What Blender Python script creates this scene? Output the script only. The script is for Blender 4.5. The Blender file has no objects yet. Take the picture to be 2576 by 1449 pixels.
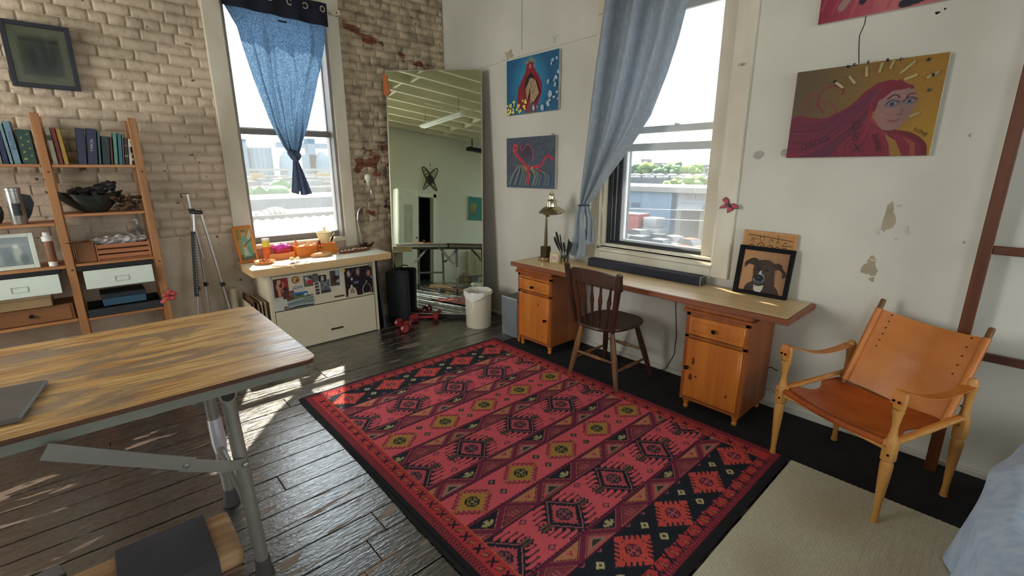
import bpy, bmesh, math, random
import numpy as np
from mathutils import Vector, Matrix, Euler
from mathutils import noise as mn

random.seed(7)
SC = bpy.context.scene
COL = SC.collection

# ---------------------------------------------------------------- camera
FPX, PITCH, YAW, ROLL = 1168.3, 0.25096, 0.83485, -0.0028
cd = bpy.data.cameras.new('camera'); cam = bpy.data.objects.new('camera', cd); COL.objects.link(cam)
F = Vector((math.cos(YAW)*math.cos(PITCH), math.sin(YAW)*math.cos(PITCH), -math.sin(PITCH)))
R0 = F.cross(Vector((0, 0, 1))).normalized(); U0 = R0.cross(F)
Rv = R0*math.cos(ROLL)+U0*math.sin(ROLL); Uv = -R0*math.sin(ROLL)+U0*math.cos(ROLL)
cam.matrix_world = Matrix(((Rv.x, Uv.x, -F.x, 0), (Rv.y, Uv.y, -F.y, 0), (Rv.z, Uv.z, -F.z, 1.53), (0, 0, 0, 1)))
cd.sensor_width = 36; cd.sensor_fit = 'HORIZONTAL'; cd.lens = FPX/2576*36; cd.clip_end = 800; cd.clip_start = .05
SC.camera = cam

# ---------------------------------------------------------------- light and exposure
SC.view_settings.view_transform = 'Standard'; SC.view_settings.look = 'None'
SC.view_settings.exposure = 0.8; SC.view_settings.gamma = 1; SC.view_settings.use_curve_mapping = False
wd = bpy.data.worlds.new('sky'); SC.world = wd; wd.use_nodes = True
wn = wd.node_tree; bg = wn.nodes['Background']
tc = wn.nodes.new('ShaderNodeTexCoord'); sx = wn.nodes.new('ShaderNodeSeparateXYZ'); cr = wn.nodes.new('ShaderNodeValToRGB')
wn.links.new(tc.outputs['Generated'], sx.inputs[0]); wn.links.new(sx.outputs['Z'], cr.inputs[0]); wn.links.new(cr.outputs[0], bg.inputs[0])
cr.color_ramp.elements[0].position = 0.0; cr.color_ramp.elements[0].color = (.80, .90, 1, 1)
cr.color_ramp.elements[1].position = .5; cr.color_ramp.elements[1].color = (.86, .93, 1, 1)
bg.inputs[1].default_value = 3.2
sl = bpy.data.lights.new('sun', 'SUN'); sl.energy = 26; sl.angle = math.radians(.6); sl.color = (1, .88, .70)
so = bpy.data.objects.new('sun', sl); COL.objects.link(so)
so.rotation_euler = Vector((.42, 1, 1.35)).to_track_quat('Z', 'Y').to_euler(); so.location = (20, 40, 50)
def area(name, loc, to, sx_, sy_, power, color):
    l = bpy.data.lights.new(name, 'AREA'); l.shape = 'RECTANGLE'; l.size = sx_; l.size_y = sy_; l.energy = power; l.color = color
    o = bpy.data.objects.new(name, l); COL.objects.link(o); o.location = loc
    o.rotation_euler = (Vector(loc)-Vector(to)).to_track_quat('Z', 'Y').to_euler(); return o
# fill lights in unseen added windows: two behind the camera, two in the left wall
area('window_daylight', (-.9, -3.15, 1.8), (-.9, 0, 1.2), 1.4, 1.9, 5, (1, .95, .86))
area('window_daylight', (1.7, -3.15, 1.8), (1.7, 0, 1.0), 1.4, 1.9, 10, (.96, .98, 1))
area('window_daylight', (-2.55, -1.8, 1.8), (0, -1.8, 1.3), 1.4, 1.9, 4, (1, .96, .9))

area('window_daylight', (-2.52, 3.1, 1.8), (3, 2.4, 1.1), 1.2, 1.9, 37, (1, .965, .91))

# ---------------------------------------------------------------- materials
def lin(c):
    return tuple(((v/255)/12.92 if v/255 <= .04045 else ((v/255+.055)/1.055)**2.4) for v in c)
MATS = {}
def newmat(name):
    m = bpy.data.materials.new(name); m.use_nodes = True; nt = m.node_tree
    return m, nt, nt.nodes['Principled BSDF']
def mat(name, rgb, rough=.55, metal=0., var=.12, vs=(6, 6, 6), bump=0., bs=40., rgb2=None, coat=0, spec=None, emit=0, trans=0, world=False):
    if name in MATS: return MATS[name]
    m, nt, b = newmat(name)
    N, L = nt.nodes, nt.links
    t = N.new('ShaderNodeTexCoord'); src = t.outputs['Object']
    if world:
        g = N.new('ShaderNodeNewGeometry'); src = g.outputs['Position']
    mp = N.new('ShaderNodeMapping'); mp.inputs['Scale'].default_value = vs; L.new(src, mp.inputs[0])
    n = N.new('ShaderNodeTexNoise'); n.inputs['Scale'].default_value = 1; n.inputs['Detail'].default_value = 5; L.new(mp.outputs[0], n.inputs[0])
    r = N.new('ShaderNodeValToRGB'); L.new(n.outputs[0], r.inputs[0])
    c = lin(rgb); c2 = lin(rgb2) if rgb2 else tuple(v*(1-var) for v in c)
    c1 = c if rgb2 else tuple(min(1, v*(1+var)) for v in c)
    r.color_ramp.elements[0].position = .35; r.color_ramp.elements[1].position = .65
    r.color_ramp.elements[0].color = (*c2, 1); r.color_ramp.elements[1].color = (*c1, 1)
    L.new(r.outputs[0], b.inputs['Base Color'])
    b.inputs['Roughness'].default_value = rough; b.inputs['Metallic'].default_value = metal
    if spec is not None: b.inputs['Specular IOR Level'].default_value = spec
    if coat: b.inputs['Coat Weight'].default_value = coat
    if trans: b.inputs['Transmission Weight'].default_value = trans
    if bump:
        n2 = N.new('ShaderNodeTexNoise'); n2.inputs['Scale'].default_value = bs; n2.inputs['Detail'].default_value = 4; L.new(src, n2.inputs[0])
        bp = N.new('ShaderNodeBump'); bp.inputs['Strength'].default_value = bump; bp.inputs['Distance'].default_value = .004
        L.new(n2.outputs[0], bp.inputs['Height']); L.new(bp.outputs[0], b.inputs['Normal'])
    MATS[name] = m; return m
def wood(name, rgb, rgb2, axis='z', rough=.45, freq=30, coat=0, ring=1.0):
    """grain stretched along one axis"""
    s = {'x': (1.2, freq, freq), 'y': (freq, 1.2, freq), 'z': (freq, freq, 1.2)}[axis]
    return mat(name, rgb, rough, rgb2=rgb2, vs=s, bump=.15, bs=60, coat=coat)
def attr_mat(name, rough=.8, bump=0, bs=200, sheen=0):
    m, nt, b = newmat(name); N, L = nt.nodes, nt.links
    a = N.new('ShaderNodeVertexColor'); a.layer_name = 'Col'
    t = N.new('ShaderNodeTexCoord'); n = N.new('ShaderNodeTexNoise'); n.inputs['Scale'].default_value = bs; L.new(t.outputs['Object'], n.inputs[0])
    mx = N.new('ShaderNodeMix'); mx.data_type = 'RGBA'; mx.blend_type = 'MULTIPLY'; mx.inputs[0].default_value = .25
    L.new(a.outputs[0], mx.inputs[6]); L.new(n.outputs[0], mx.inputs[7]); L.new(mx.outputs[2], b.inputs['Base Color'])
    b.inputs['Roughness'].default_value = rough
    if bump:
        bp = N.new('ShaderNodeBump'); bp.inputs['Strength'].default_value = bump; bp.inputs['Distance'].default_value = .003
        L.new(n.outputs[0], bp.inputs['Height']); L.new(bp.outputs[0], b.inputs['Normal'])
    return m
def glass_mat(name, tint=(.97, .985, .98), refl=.06, haze=0):
    m = bpy.data.materials.new(name); m.use_nodes = True; nt = m.node_tree; N, L = nt.nodes, nt.links
    N.remove(N['Principled BSDF']); out = N['Material Output']
    tr = N.new('ShaderNodeBsdfTransparent'); tr.inputs[0].default_value = (*tint, 1)
    gl = N.new('ShaderNodeBsdfGlossy'); gl.inputs['Roughness'].default_value = .02
    fr = N.new('ShaderNodeFresnel'); fr.inputs[0].default_value = 1.45
    n = N.new('ShaderNodeTexNoise'); n.inputs['Scale'].default_value = 3
    mu = N.new('ShaderNodeMath'); mu.operation = 'MULTIPLY'; mu.inputs[1].default_value = .8; L.new(fr.outputs[0], mu.inputs[0])
    mx = N.new('ShaderNodeMixShader'); L.new(mu.outputs[0], mx.inputs[0]); L.new(tr.outputs[0], mx.inputs[1]); L.new(gl.outputs[0], mx.inputs[2])
    last = mx
    if haze:
        df = N.new('ShaderNodeBsdfTranslucent'); df.inputs[0].default_value = (.9, .95, 1, 1)
        m2 = N.new('ShaderNodeMixShader'); r = N.new('ShaderNodeMapRange'); L.new(n.outputs[0], r.inputs[0]); r.inputs[3].default_value = haze*.7; r.inputs[4].default_value = haze*1.3
        L.new(r.outputs[0], m2.inputs[0]); L.new(mx.outputs[0], m2.inputs[1]); L.new(df.outputs[0], m2.inputs[2]); last = m2
    L.new(last.outputs[0], out.inputs[0]); return m
def cloth_mat(name, rgb, rgb2, transl=.4, vs=120, rough=.8, sheen=0):
    m, nt, b = newmat(name); N, L = nt.nodes, nt.links; out = N['Material Output']
    t = N.new('ShaderNodeTexCoord'); n = N.new('ShaderNodeTexNoise'); n.inputs['Scale'].default_value = vs; n.inputs['Detail'].default_value = 3
    mp = N.new('ShaderNodeMapping'); mp.inputs['Scale'].default_value = (1, 1, .35); L.new(t.outputs['Object'], mp.inputs[0]); L.new(mp.outputs[0], n.inputs[0])
    r = N.new('ShaderNodeValToRGB'); L.new(n.outputs[0], r.inputs[0]); r.color_ramp.elements[0].position = .38; r.color_ramp.elements[1].position = .62
    r.color_ramp.elements[0].color = (*lin(rgb2), 1); r.color_ramp.elements[1].color = (*lin(rgb), 1)
    L.new(r.outputs[0], b.inputs['Base Color']); b.inputs['Roughness'].default_value = rough
    if sheen: b.inputs['Sheen Weight'].default_value = sheen
    tl = N.new('ShaderNodeBsdfTranslucent'); L.new(r.outputs[0], tl.inputs[0])
    mx = N.new('ShaderNodeMixShader'); mx.inputs[0].default_value = transl
    L.new(b.outputs[0], mx.inputs[1]); L.new(tl.outputs[0], mx.inputs[2]); L.new(mx.outputs[0], out.inputs[0]); return m

# ---------------------------------------------------------------- mesh helper
class MB:
    def __init__(s): s.b = bmesh.new()
    def _x(s, vs, rot, loc, sc=None):
        M = Matrix.Translation(Vector(loc)) @ (Euler(rot).to_matrix().to_4x4() if rot else Matrix())
        bmesh.ops.transform(s.b, matrix=M, verts=vs)
    def box(s, c, d, rot=None, bev=0, seg=1):
        r = bmesh.ops.create_cube(s.b, size=1); vs = r['verts']
        bmesh.ops.scale(s.b, vec=Vector(d), verts=vs)
        if bev:
            es = list({e for v in vs for e in v.link_edges})
            bb = bmesh.ops.bevel(s.b, geom=es, offset=min(bev, min(d)*.45), segments=seg, profile=.5, affect='EDGES')
            vs = list({v for f in bb['faces'] for v in f.verts} | {v for v in vs if v.is_valid})
            vs = s._island(vs)
        s._x(vs, rot, c); return s
    def _island(s, vs):
        seen = set(vs); st = list(vs)
        while st:
            v = st.pop()
            for e in v.link_edges:
                o = e.other_vert(v)
                if o not in seen: seen.add(o); st.append(o)
        return list(seen)
    def bx(s, x0, x1, y0, y1, z0, z1, bev=0, seg=1):
        return s.box(((x0+x1)/2, (y0+y1)/2, (z0+z1)/2), (abs(x1-x0), abs(y1-y0), abs(z1-z0)), None, bev, seg)
    def cyl(s, p0, p1, r0, r1=None, n=14, cap=True):
        p0, p1 = Vector(p0), Vector(p1); r1 = r0 if r1 is None else r1; d = p1-p0
        r = bmesh.ops.create_cone(s.b, cap_ends=cap, segments=n, radius1=r0, radius2=r1, depth=d.length)
        M = Matrix.Translation((p0+p1)/2) @ d.to_track_quat('Z', 'Y').to_matrix().to_4x4()
        bmesh.ops.transform(s.b, matrix=M, verts=r['verts']); return s
    def sph(s, c, r, n=12, sc=(1, 1, 1), rot=None):
        q = bmesh.ops.create_uvsphere(s.b, u_segments=n, v_segments=max(6, n*2//3), radius=r)
        bmesh.ops.scale(s.b, vec=Vector(sc), verts=q['verts']); s._x(q['verts'], rot, c); return s
    def ico(s, c, r, sub=2, sc=(1, 1, 1), nz=0, ns=2, seed=0):
        q = bmesh.ops.create_icosphere(s.b, subdivisions=sub, radius=r)
        for v in q['verts']:
            if nz: v.co *= 1+nz*mn.noise(v.co/r*ns+Vector((seed*3.1, seed, 0)))
        bmesh.ops.scale(s.b, vec=Vector(sc), verts=q['verts']); s._x(q['verts'], None, c); return s
    def lathe(s, prof, n=20, base=(0, 0, 0), axis=None, cap=False):
        rings = []
        for (r, z) in prof:
            rings.append([s.b.verts.new((r*math.cos(2*math.pi*k/n), r*math.sin(2*math.pi*k/n), z)) for k in range(n)])
        for a, b_ in zip(rings, rings[1:]):
            for k in range(n): s.b.faces.new((a[k], a[(k+1) % n], b_[(k+1) % n], b_[k]))
        if cap:
            s.b.faces.new(rings[0][::-1]); s.b.faces.new(rings[-1])
        vs = [v for g in rings for v in g]
        M = Matrix.Translation(Vector(base)) @ (Vector(axis).to_track_quat('Z', 'Y').to_matrix().to_4x4() if axis else Matrix())
        bmesh.ops.transform(s.b, matrix=M, verts=vs); return s
    def tube(s, pts, r, n=8, cap=True):
        pts = [Vector(p) for p in pts]; rr = r if isinstance(r, (list, tuple)) else [r]*len(pts)
        up = Vector((0, 0, 1)); rings = []; px = None
        for i, p in enumerate(pts):
            t = (pts[min(i+1, len(pts)-1)]-pts[max(i-1, 0)]).normalized()
            if px is None:
                px = t.cross(up) if abs(t.dot(up)) < .95 else t.cross(Vector((1, 0, 0)))
            px = (px-t*px.dot(t)).normalized(); py = t.cross(px)
            rings.append([s.b.verts.new(p+(px*math.cos(2*math.pi*k/n)+py*math.sin(2*math.pi*k/n))*rr[i]) for k in range(n)])
        for a, b_ in zip(rings, rings[1:]):
            for k in range(n): s.b.faces.new((a[k], a[(k+1) % n], b_[(k+1) % n], b_[k]))
        if cap: s.b.faces.new(rings[0][::-1]); s.b.faces.new(rings[-1])
        return s
    def strip(s, pts, w, t, side=None):
        """flat bar of width w, thickness t swept along pts; side = width direction"""
        pts = [Vector(p) for p in pts]; rings = []
        for i, p in enumerate(pts):
            tg = (pts[min(i+1, len(pts)-1)]-pts[max(i-1, 0)]).normalized()
            sd = Vector(side).normalized(); sd = (sd-tg*sd.dot(tg)).normalized(); nn = tg.cross(sd)
            ww = w[i] if isinstance(w, (list, tuple)) else w
            rings.append([s.b.verts.new(p+sd*a*ww/2+nn*b_*t/2) for a, b_ in ((-1, -1), (1, -1), (1, 1), (-1, 1))])
        for a, b_ in zip(rings, rings[1:]):
            for k in range(4): s.b.faces.new((a[k], a[(k+1) % 4], b_[(k+1) % 4], b_[k]))
        s.b.faces.new(rings[0][::-1]); s.b.faces.new(rings[-1]); return s
    def prism(s, pts, z0, z1):
        lo = [s.b.verts.new((x, y, z0)) for x, y in pts]; hi = [s.b.verts.new((x, y, z1)) for x, y in pts]
        n = len(pts)
        for k in range(n): s.b.faces.new((lo[k], lo[(k+1) % n], hi[(k+1) % n], hi[k]))
        s.b.faces.new(lo[::-1]); s.b.faces.new(hi); return s
    def grid(s, f, nu, nv, thick=0):
        V = [[s.b.verts.new(f(i/nu, j/nv)) for i in range(nu+1)] for j in range(nv+1)]
        fs = []
        for j in range(nv):
            for i in range(nu): fs.append(s.b.faces.new((V[j][i], V[j][i+1], V[j+1][i+1], V[j+1][i])))
        if thick:
            s.b.normal_update()
            bmesh.ops.solidify(s.b, geom=fs, thickness=thick)
        return s
    def xf(s, M): bmesh.ops.transform(s.b, matrix=M, verts=s.b.verts); return s
def obj(name, mb, m, parent=None, smooth=False, world=False, ang=40):
    """one mesh object; world=True: the mesh was made in world coordinates"""
    b = mb.b
    if world and parent:
        b.transform(WM(parent).inverted())
    bmesh.ops.recalc_face_normals(b, faces=b.faces)
    me = bpy.data.meshes.new(name); b.to_mesh(me); b.free()
    if smooth:
        me.polygons.foreach_set('use_smooth', [True]*len(me.polygons))
        try: me.set_sharp_from_angle(angle=math.radians(ang))
        except Exception: pass
    if isinstance(m, (list, tuple)):
        for q in m: me.materials.append(q)
    else: me.materials.append(m)
    o = bpy.data.objects.new(name, me); COL.objects.link(o)
    if parent: o.parent = parent
    return o
def WM(o):
    M = Matrix.Translation(o.location) @ o.rotation_euler.to_matrix().to_4x4()
    return WM(o.parent) @ M if o.parent else M
def tag(o, label=None, cat=None, group=None, kind=None):
    if label: o['label'] = label
    if cat: o['category'] = cat
    if group: o['group'] = group
    if kind: o['kind'] = kind
    return o
def thing(name, label, cat, loc=(0, 0, 0), rz=0, group=None, rot=None):
    o = bpy.data.objects.new(name, None); COL.objects.link(o); o.empty_display_size = .1
    o.location = loc; o.rotation_euler = rot if rot else (0, 0, rz)
    return tag(o, label, cat, group)
def one(name, mb, m, label, cat, base=None, group=None, smooth=False):
    """a thing that is a single mesh built in world coordinates; origin moved to its base"""
    b = mb.b
    xs = [v.co for v in b.verts]
    lo = Vector((min(v.x for v in xs), min(v.y for v in xs), min(v.z for v in xs))); hi = Vector((max(v.x for v in xs), max(v.y for v in xs), max(v.z for v in xs)))
    c = Vector(((lo.x+hi.x)/2, (lo.y+hi.y)/2, lo.z)); b.transform(Matrix.Translation(-c))
    o = obj(name, mb, m, None, smooth); o.location = c; return tag(o, label, cat, group)
def struct(name, mb, m, smooth=False):
    return tag(obj(name, mb, m, None, smooth), kind='structure')
def copy_tree(o, parent=None):
    c = o.copy(); COL.objects.link(c); c.parent = parent
    for ch in list(o.children): copy_tree(ch, c)
    return c
def text(name, s, size, m, parent, M, ext=.0006, world=True, align='CENTER', sx=1):
    cu = bpy.data.curves.new(name, 'FONT'); cu.body = s; cu.size = size; cu.extrude = ext; cu.align_x = align; cu.align_y = 'CENTER'; cu.resolution_u = 2
    to = bpy.data.objects.new(name, cu); COL.objects.link(to)
    bpy.context.view_layer.update()
    me = bpy.data.meshes.new_from_object(to.evaluated_get(bpy.context.evaluated_depsgraph_get()))
    bpy.data.objects.remove(to); me.name = name
    me.transform(Matrix.Diagonal((sx, 1, 1, 1)))
    if world and parent: M = WM(parent).inverted() @ M
    me.transform(M); me.materials.clear(); me.materials.append(m)
    o = bpy.data.objects.new(name, me); COL.objects.link(o); o.parent = parent; return o
def basis(o, x, y):
    x = Vector(x).normalized(); y = Vector(y).normalized(); z = x.cross(y)
    return Matrix(((x.x, y.x, z.x, o[0]), (x.y, y.y, z.y, o[1]), (x.z, y.z, z.z, o[2]), (0, 0, 0, 1)))

# ---------------------------------------------------------------- painted sheets: a fine mesh with its own colour per point
class Canvas:
    """w x h in metres, origin bottom left, res = size of one cell"""
    def __init__(s, w, h, res, rgb):
        s.w, s.h, s.res = w, h, res; s.nx = int(round(w/res))+1; s.ny = int(round(h/res))+1
        s.a = np.empty((s.ny, s.nx, 3)); s.a[:] = rgb
        s.X, s.Y = np.meshgrid(np.linspace(0, w, s.nx), np.linspace(0, h, s.ny))
        s.dx = w/(s.nx-1); s.dy = h/(s.ny-1); s.clip = None
    def _sub(s, x0, x1, y0, y1):
        i0 = max(0, int(x0/s.dx)-2); i1 = min(s.nx, int(x1/s.dx)+3); j0 = max(0, int(y0/s.dy)-2); j1 = min(s.ny, int(y1/s.dy)+3)
        if i0 >= i1 or j0 >= j1: return None
        return slice(j0, j1), slice(i0, i1)
    def _put(s, sl, m, c, al=1):
        if s.clip:
            X, Y = s.X[sl], s.Y[sl]; m = m*((X > s.clip[0]) & (X < s.clip[1]) & (Y > s.clip[2]) & (Y < s.clip[3]))
        m = (m*al)[..., None]; s.a[sl] = s.a[sl]*(1-m)+np.array(c, float)*m
    def poly(s, P, c, al=1):
        xs = [p[0] for p in P]; ys = [p[1] for p in P]; sl = s._sub(min(xs), max(xs), min(ys), max(ys))
        if sl is None: return
        X, Y = s.X[sl], s.Y[sl]; ins = np.zeros(X.shape, bool); n = len(P)
        for k in range(n):
            x0, y0 = P[k]; x1, y1 = P[(k+1) % n]
            if y0 == y1: continue
            cnd = (y0 > Y) != (y1 > Y); ins ^= cnd & (X < (x1-x0)*(Y-y0)/(y1-y0)+x0)
        s._put(sl, ins.astype(float), c, al)
    def rect(s, x0, x1, y0, y1, c, al=1):
        sl = s._sub(x0, x1, y0, y1)
        if sl is None: return
        X, Y = s.X[sl], s.Y[sl]; s._put(sl, ((X >= x0) & (X <= x1) & (Y >= y0) & (Y <= y1)).astype(float), c, al)
    def ell(s, cx, cy, rx, ry, c, al=1, rot=0, soft=0):
        R = max(rx, ry)*(1+soft*1.2)+.001; sl = s._sub(cx-R, cx+R, cy-R, cy+R)
        if sl is None: return
        X, Y = s.X[sl]-cx, s.Y[sl]-cy; ca, sa = math.cos(rot), math.sin(rot); u = (X*ca+Y*sa)/rx; v = (-X*sa+Y*ca)/ry; d = np.sqrt(u*u+v*v)
        m = (d <= 1).astype(float) if not soft else np.clip((1+soft-d)/(2*soft), 0, 1)
        s._put(sl, m, c, al)
    def line(s, P, w, c, al=1):
        for (x0, y0), (x1, y1) in zip(P, P[1:]):
            sl = s._sub(min(x0, x1)-w, max(x0, x1)+w, min(y0, y1)-w, max(y0, y1)+w)
            if sl is None: continue
            X, Y = s.X[sl], s.Y[sl]; dx, dy = x1-x0, y1-y0; L2 = dx*dx+dy*dy+1e-12
            t = np.clip(((X-x0)*dx+(Y-y0)*dy)/L2, 0, 1); d = np.hypot(X-x0-t*dx, Y-y0-t*dy)
            s._put(sl, np.clip((w/2+s.res*.4-d)/(s.res*.8), 0, 1), c, al)
    def curve(s, P, w, c, al=1, n=14):
        """Catmull-Rom through P"""
        Q = [P[0]]+list(P)+[P[-1]]; out = []
        for i in range(1, len(Q)-2):
            p0, p1, p2, p3 = [np.array(q, float) for q in Q[i-1:i+3]]
            for k in range(n):
                t = k/n; out.append(tuple(.5*((2*p1)+(-p0+p2)*t+(2*p0-5*p1+4*p2-p3)*t*t+(-p0+3*p1-3*p2+p3)*t**3)))
        out.append(tuple(P[-1])); s.line(out, w, c, al)
    def mesh(s, name, m, parent, M, world=True, dz=None):
        V = np.stack([s.X, s.Y, dz if dz is not None else np.zeros_like(s.X)], -1).reshape(-1, 3)
        T = np.array((WM(parent).inverted() if (world and parent) else Matrix()) @ M)
        V = V@T[:3, :3].T+T[:3, 3]
        j, i = np.meshgrid(np.arange(s.ny-1), np.arange(s.nx-1), indexing='ij'); b = (j*s.nx+i).ravel()
        Fc = np.stack([b, b+1, b+1+s.nx, b+s.nx], -1).astype(np.int32)
        me = bpy.data.meshes.new(name); me.vertices.add(len(V)); me.vertices.foreach_set('co', V.ravel().astype(np.float32))
        me.loops.add(Fc.size); me.loops.foreach_set('vertex_index', Fc.ravel())
        me.polygons.add(len(Fc)); me.polygons.foreach_set('loop_start', np.arange(0, Fc.size, 4, dtype=np.int32))
        me.update(calc_edges=True)
        c = np.clip(s.a/255., 0, 1).reshape(-1, 3); c = np.where(c <= .04045, c/12.92, ((c+.055)/1.055)**2.4)
        at = me.color_attributes.new('Col', 'FLOAT_COLOR', 'POINT')
        at.data.foreach_set('color', np.concatenate([c, np.ones((len(c), 1))], 1).ravel().astype(np.float32))
        me.materials.append(m); me.validate()
        o = bpy.data.objects.new(name, me); COL.objects.link(o); o.parent = parent; return o

# ================================================================ SETTING
XW, YW, XL, YF, ZT = 3.144, 4.552, -2.6, -3.2, 3.55
def M_paint_brick():
    m, nt, b = newmat('painted_brick'); N, L = nt.nodes, nt.links
    g = N.new('ShaderNodeNewGeometry'); s = N.new('ShaderNodeSeparateXYZ'); L.new(g.outputs['Position'], s.inputs[0])
    def mth(op, a, b_=None, c=None):
        n = N.new('ShaderNodeMath'); n.operation = op
        for i, v in enumerate((a, b_, c)):
            if v is None: continue
            if isinstance(v, (int, float)): n.inputs[i].default_value = v
            else: L.new(v, n.inputs[i])
        return n.outputs[0]
    def noi(sc, det=5, st=(1, 1, 1), off=0):
        mp = N.new('ShaderNodeMapping'); mp.inputs['Scale'].default_value = st; mp.inputs['Location'].default_value = (off, off, off); L.new(g.outputs['Position'], mp.inputs[0])
        n = N.new('ShaderNodeTexNoise'); n.inputs['Scale'].default_value = sc; n.inputs['Detail'].default_value = det; L.new(mp.outputs[0], n.inputs[0]); return n.outputs[0]
    def gau(v, c, w): return mth('EXPONENT', mth('MULTIPLY', mth('POWER', mth('ABSOLUTE', mth('DIVIDE', mth('SUBTRACT', v, c), w)), 2), -1))
    X, Z = s.outputs['X'], s.outputs['Z']
    right = mth('MULTIPLY', mth('SUBTRACT', X, 1.9), 6); right.node.use_clamp = True
    reg = mth('MULTIPLY', right, mth('MAXIMUM', gau(Z, 1.62, .22), mth('MAXIMUM', mth('MULTIPLY', gau(Z, mth('ADD', 2.83, mth('MULTIPLY', mth('SUBTRACT', X, 2.0), -.3)), .06), 1.0), mth('MULTIPLY', gau(Z, 1.12, .07), .8))))
    n1 = noi(7, 4, (1, 1, 1.6))
    t = mth('ADD', mth('MULTIPLY', reg, .245), n1)
    red = mth('MULTIPLY', mth('SUBTRACT', t, .705), 18); red.node.use_clamp = True
    n2 = noi(2.3, 6, off=4); r = N.new('ShaderNodeValToRGB'); L.new(n2, r.inputs[0])
    r.color_ramp.elements[0].position = .33; r.color_ramp.elements[0].color = (*lin((172, 156, 132)), 1)
    r.color_ramp.elements[1].position = .62; r.color_ramp.elements[1].color = (*lin((214, 194, 170)), 1)
    rr = N.new('ShaderNodeMix'); rr.data_type = 'RGBA'; L.new(mth('MULTIPLY', right, .75), rr.inputs[0]); L.new(r.outputs[0], rr.inputs[6])
    r2 = N.new('ShaderNodeValToRGB'); L.new(noi(9, 6, off=9), r2.inputs[0])
    r2.color_ramp.elements[0].position = .36; r2.color_ramp.elements[0].color = (*lin((112, 98, 78)), 1)  # right of the window: dirtier paint with the dimmer light mixed into the colour
    r2.color_ramp.elements[1].position = .6; r2.color_ramp.elements[1].color = (*lin((196, 176, 144)), 1)
    L.new(r2.outputs[0], rr.inputs[7])
    spot = mth('MULTIPLY', mth('SUBTRACT', noi(16, 3, off=2), .69), 22); spot.node.use_clamp = True
    m1 = N.new('ShaderNodeMix'); m1.data_type = 'RGBA'; L.new(spot, m1.inputs[0]); L.new(rr.outputs[2], m1.inputs[6]); m1.inputs[7].default_value = (*lin((92, 70, 56)), 1)
    m2 = N.new('ShaderNodeMix'); m2.data_type = 'RGBA'; L.new(red, m2.inputs[0]); L.new(m1.outputs[2], m2.inputs[6])
    r3 = N.new('ShaderNodeValToRGB'); L.new(noi(30, 3), r3.inputs[0]); r3.color_ramp.elements[0].color = (*lin((92, 56, 42)), 1); r3.color_ramp.elements[1].color = (*lin((150, 88, 66)), 1)
    L.new(r3.outputs[0], m2.inputs[7]); L.new(m2.outputs[2], b.inputs['Base Color']); b.inputs['Roughness'].default_value = .62
    h = mth('ADD', mth('MULTIPLY', noi(22, 6, off=1), 1.0), mth('MULTIPLY', red, -.5))
    bp = N.new('ShaderNodeBump'); bp.inputs['Strength'].default_value = .8; bp.inputs['Distance'].default_value = .014; L.new(h, bp.inputs['Height']); L.new(bp.outputs[0], b.inputs['Normal'])
    return m
mbrick = M_paint_brick()
mplaster = mat('right_wall_paint', (220, 215, 200), .6, rgb2=(198, 194, 180), vs=(.9, .9, .9), bump=.12, bs=35, world=True)
mputty = mat('bare_plaster', (170, 156, 132), .9, var=.15)
mdark = mat('dark_gap', (28, 25, 22), .9)
mwhitep = mat('far_wall_paint', (218, 218, 204), .6, var=.05, vs=(.6, .6, .6), world=True)
mtrim = mat('aged_white_trim_paint', (222, 214, 194), .42, rgb2=(196, 184, 158), vs=(3, 3, 1.2), bump=.25, bs=45, world=True)
msash = mat('grey_window_sash', (170, 172, 172), .45, var=.08, vs=(2, 2, 2))
mtrack = mat('black_window_track', (30, 32, 36), .35, var=.2)
mpane = glass_mat('window_glass', haze=.035)

def slab_with_hole(fn, a0, a1, h0, h1, z0, z1, d0, d1, ztop):
    mb = MB(); fn(mb, a0, h0, d0, d1, 0, ztop); fn(mb, h1, a1, d0, d1, 0, ztop); fn(mb, h0, h1, d0, d1, 0, z0); fn(mb, h0, h1, d0, d1, z1, ztop); return mb
def bxX(mb, a0, a1, d0, d1, z0, z1, bev=0): mb.bx(a0, a1, YW+d0, YW+d1, z0, z1, bev)       # wall with the left window
def bxY(mb, a0, a1, d0, d1, z0, z1, bev=0): mb.bx(XW+d0, XW+d1, a0, a1, z0, z1, bev)       # wall with the right window
LW = (1.03, 1.87, .88, 2.90); RW = (1.40, 2.37, .91, 2.66)
wall_back = struct('wall_back', slab_with_hole(bxX, XL, XW+.2, *LW, .012, .2, ZT), mbrick)
wall_right = struct('wall_right', slab_with_hole(bxY, YF, YW+.2, *RW, 0, .345, ZT), mplaster)

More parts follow.
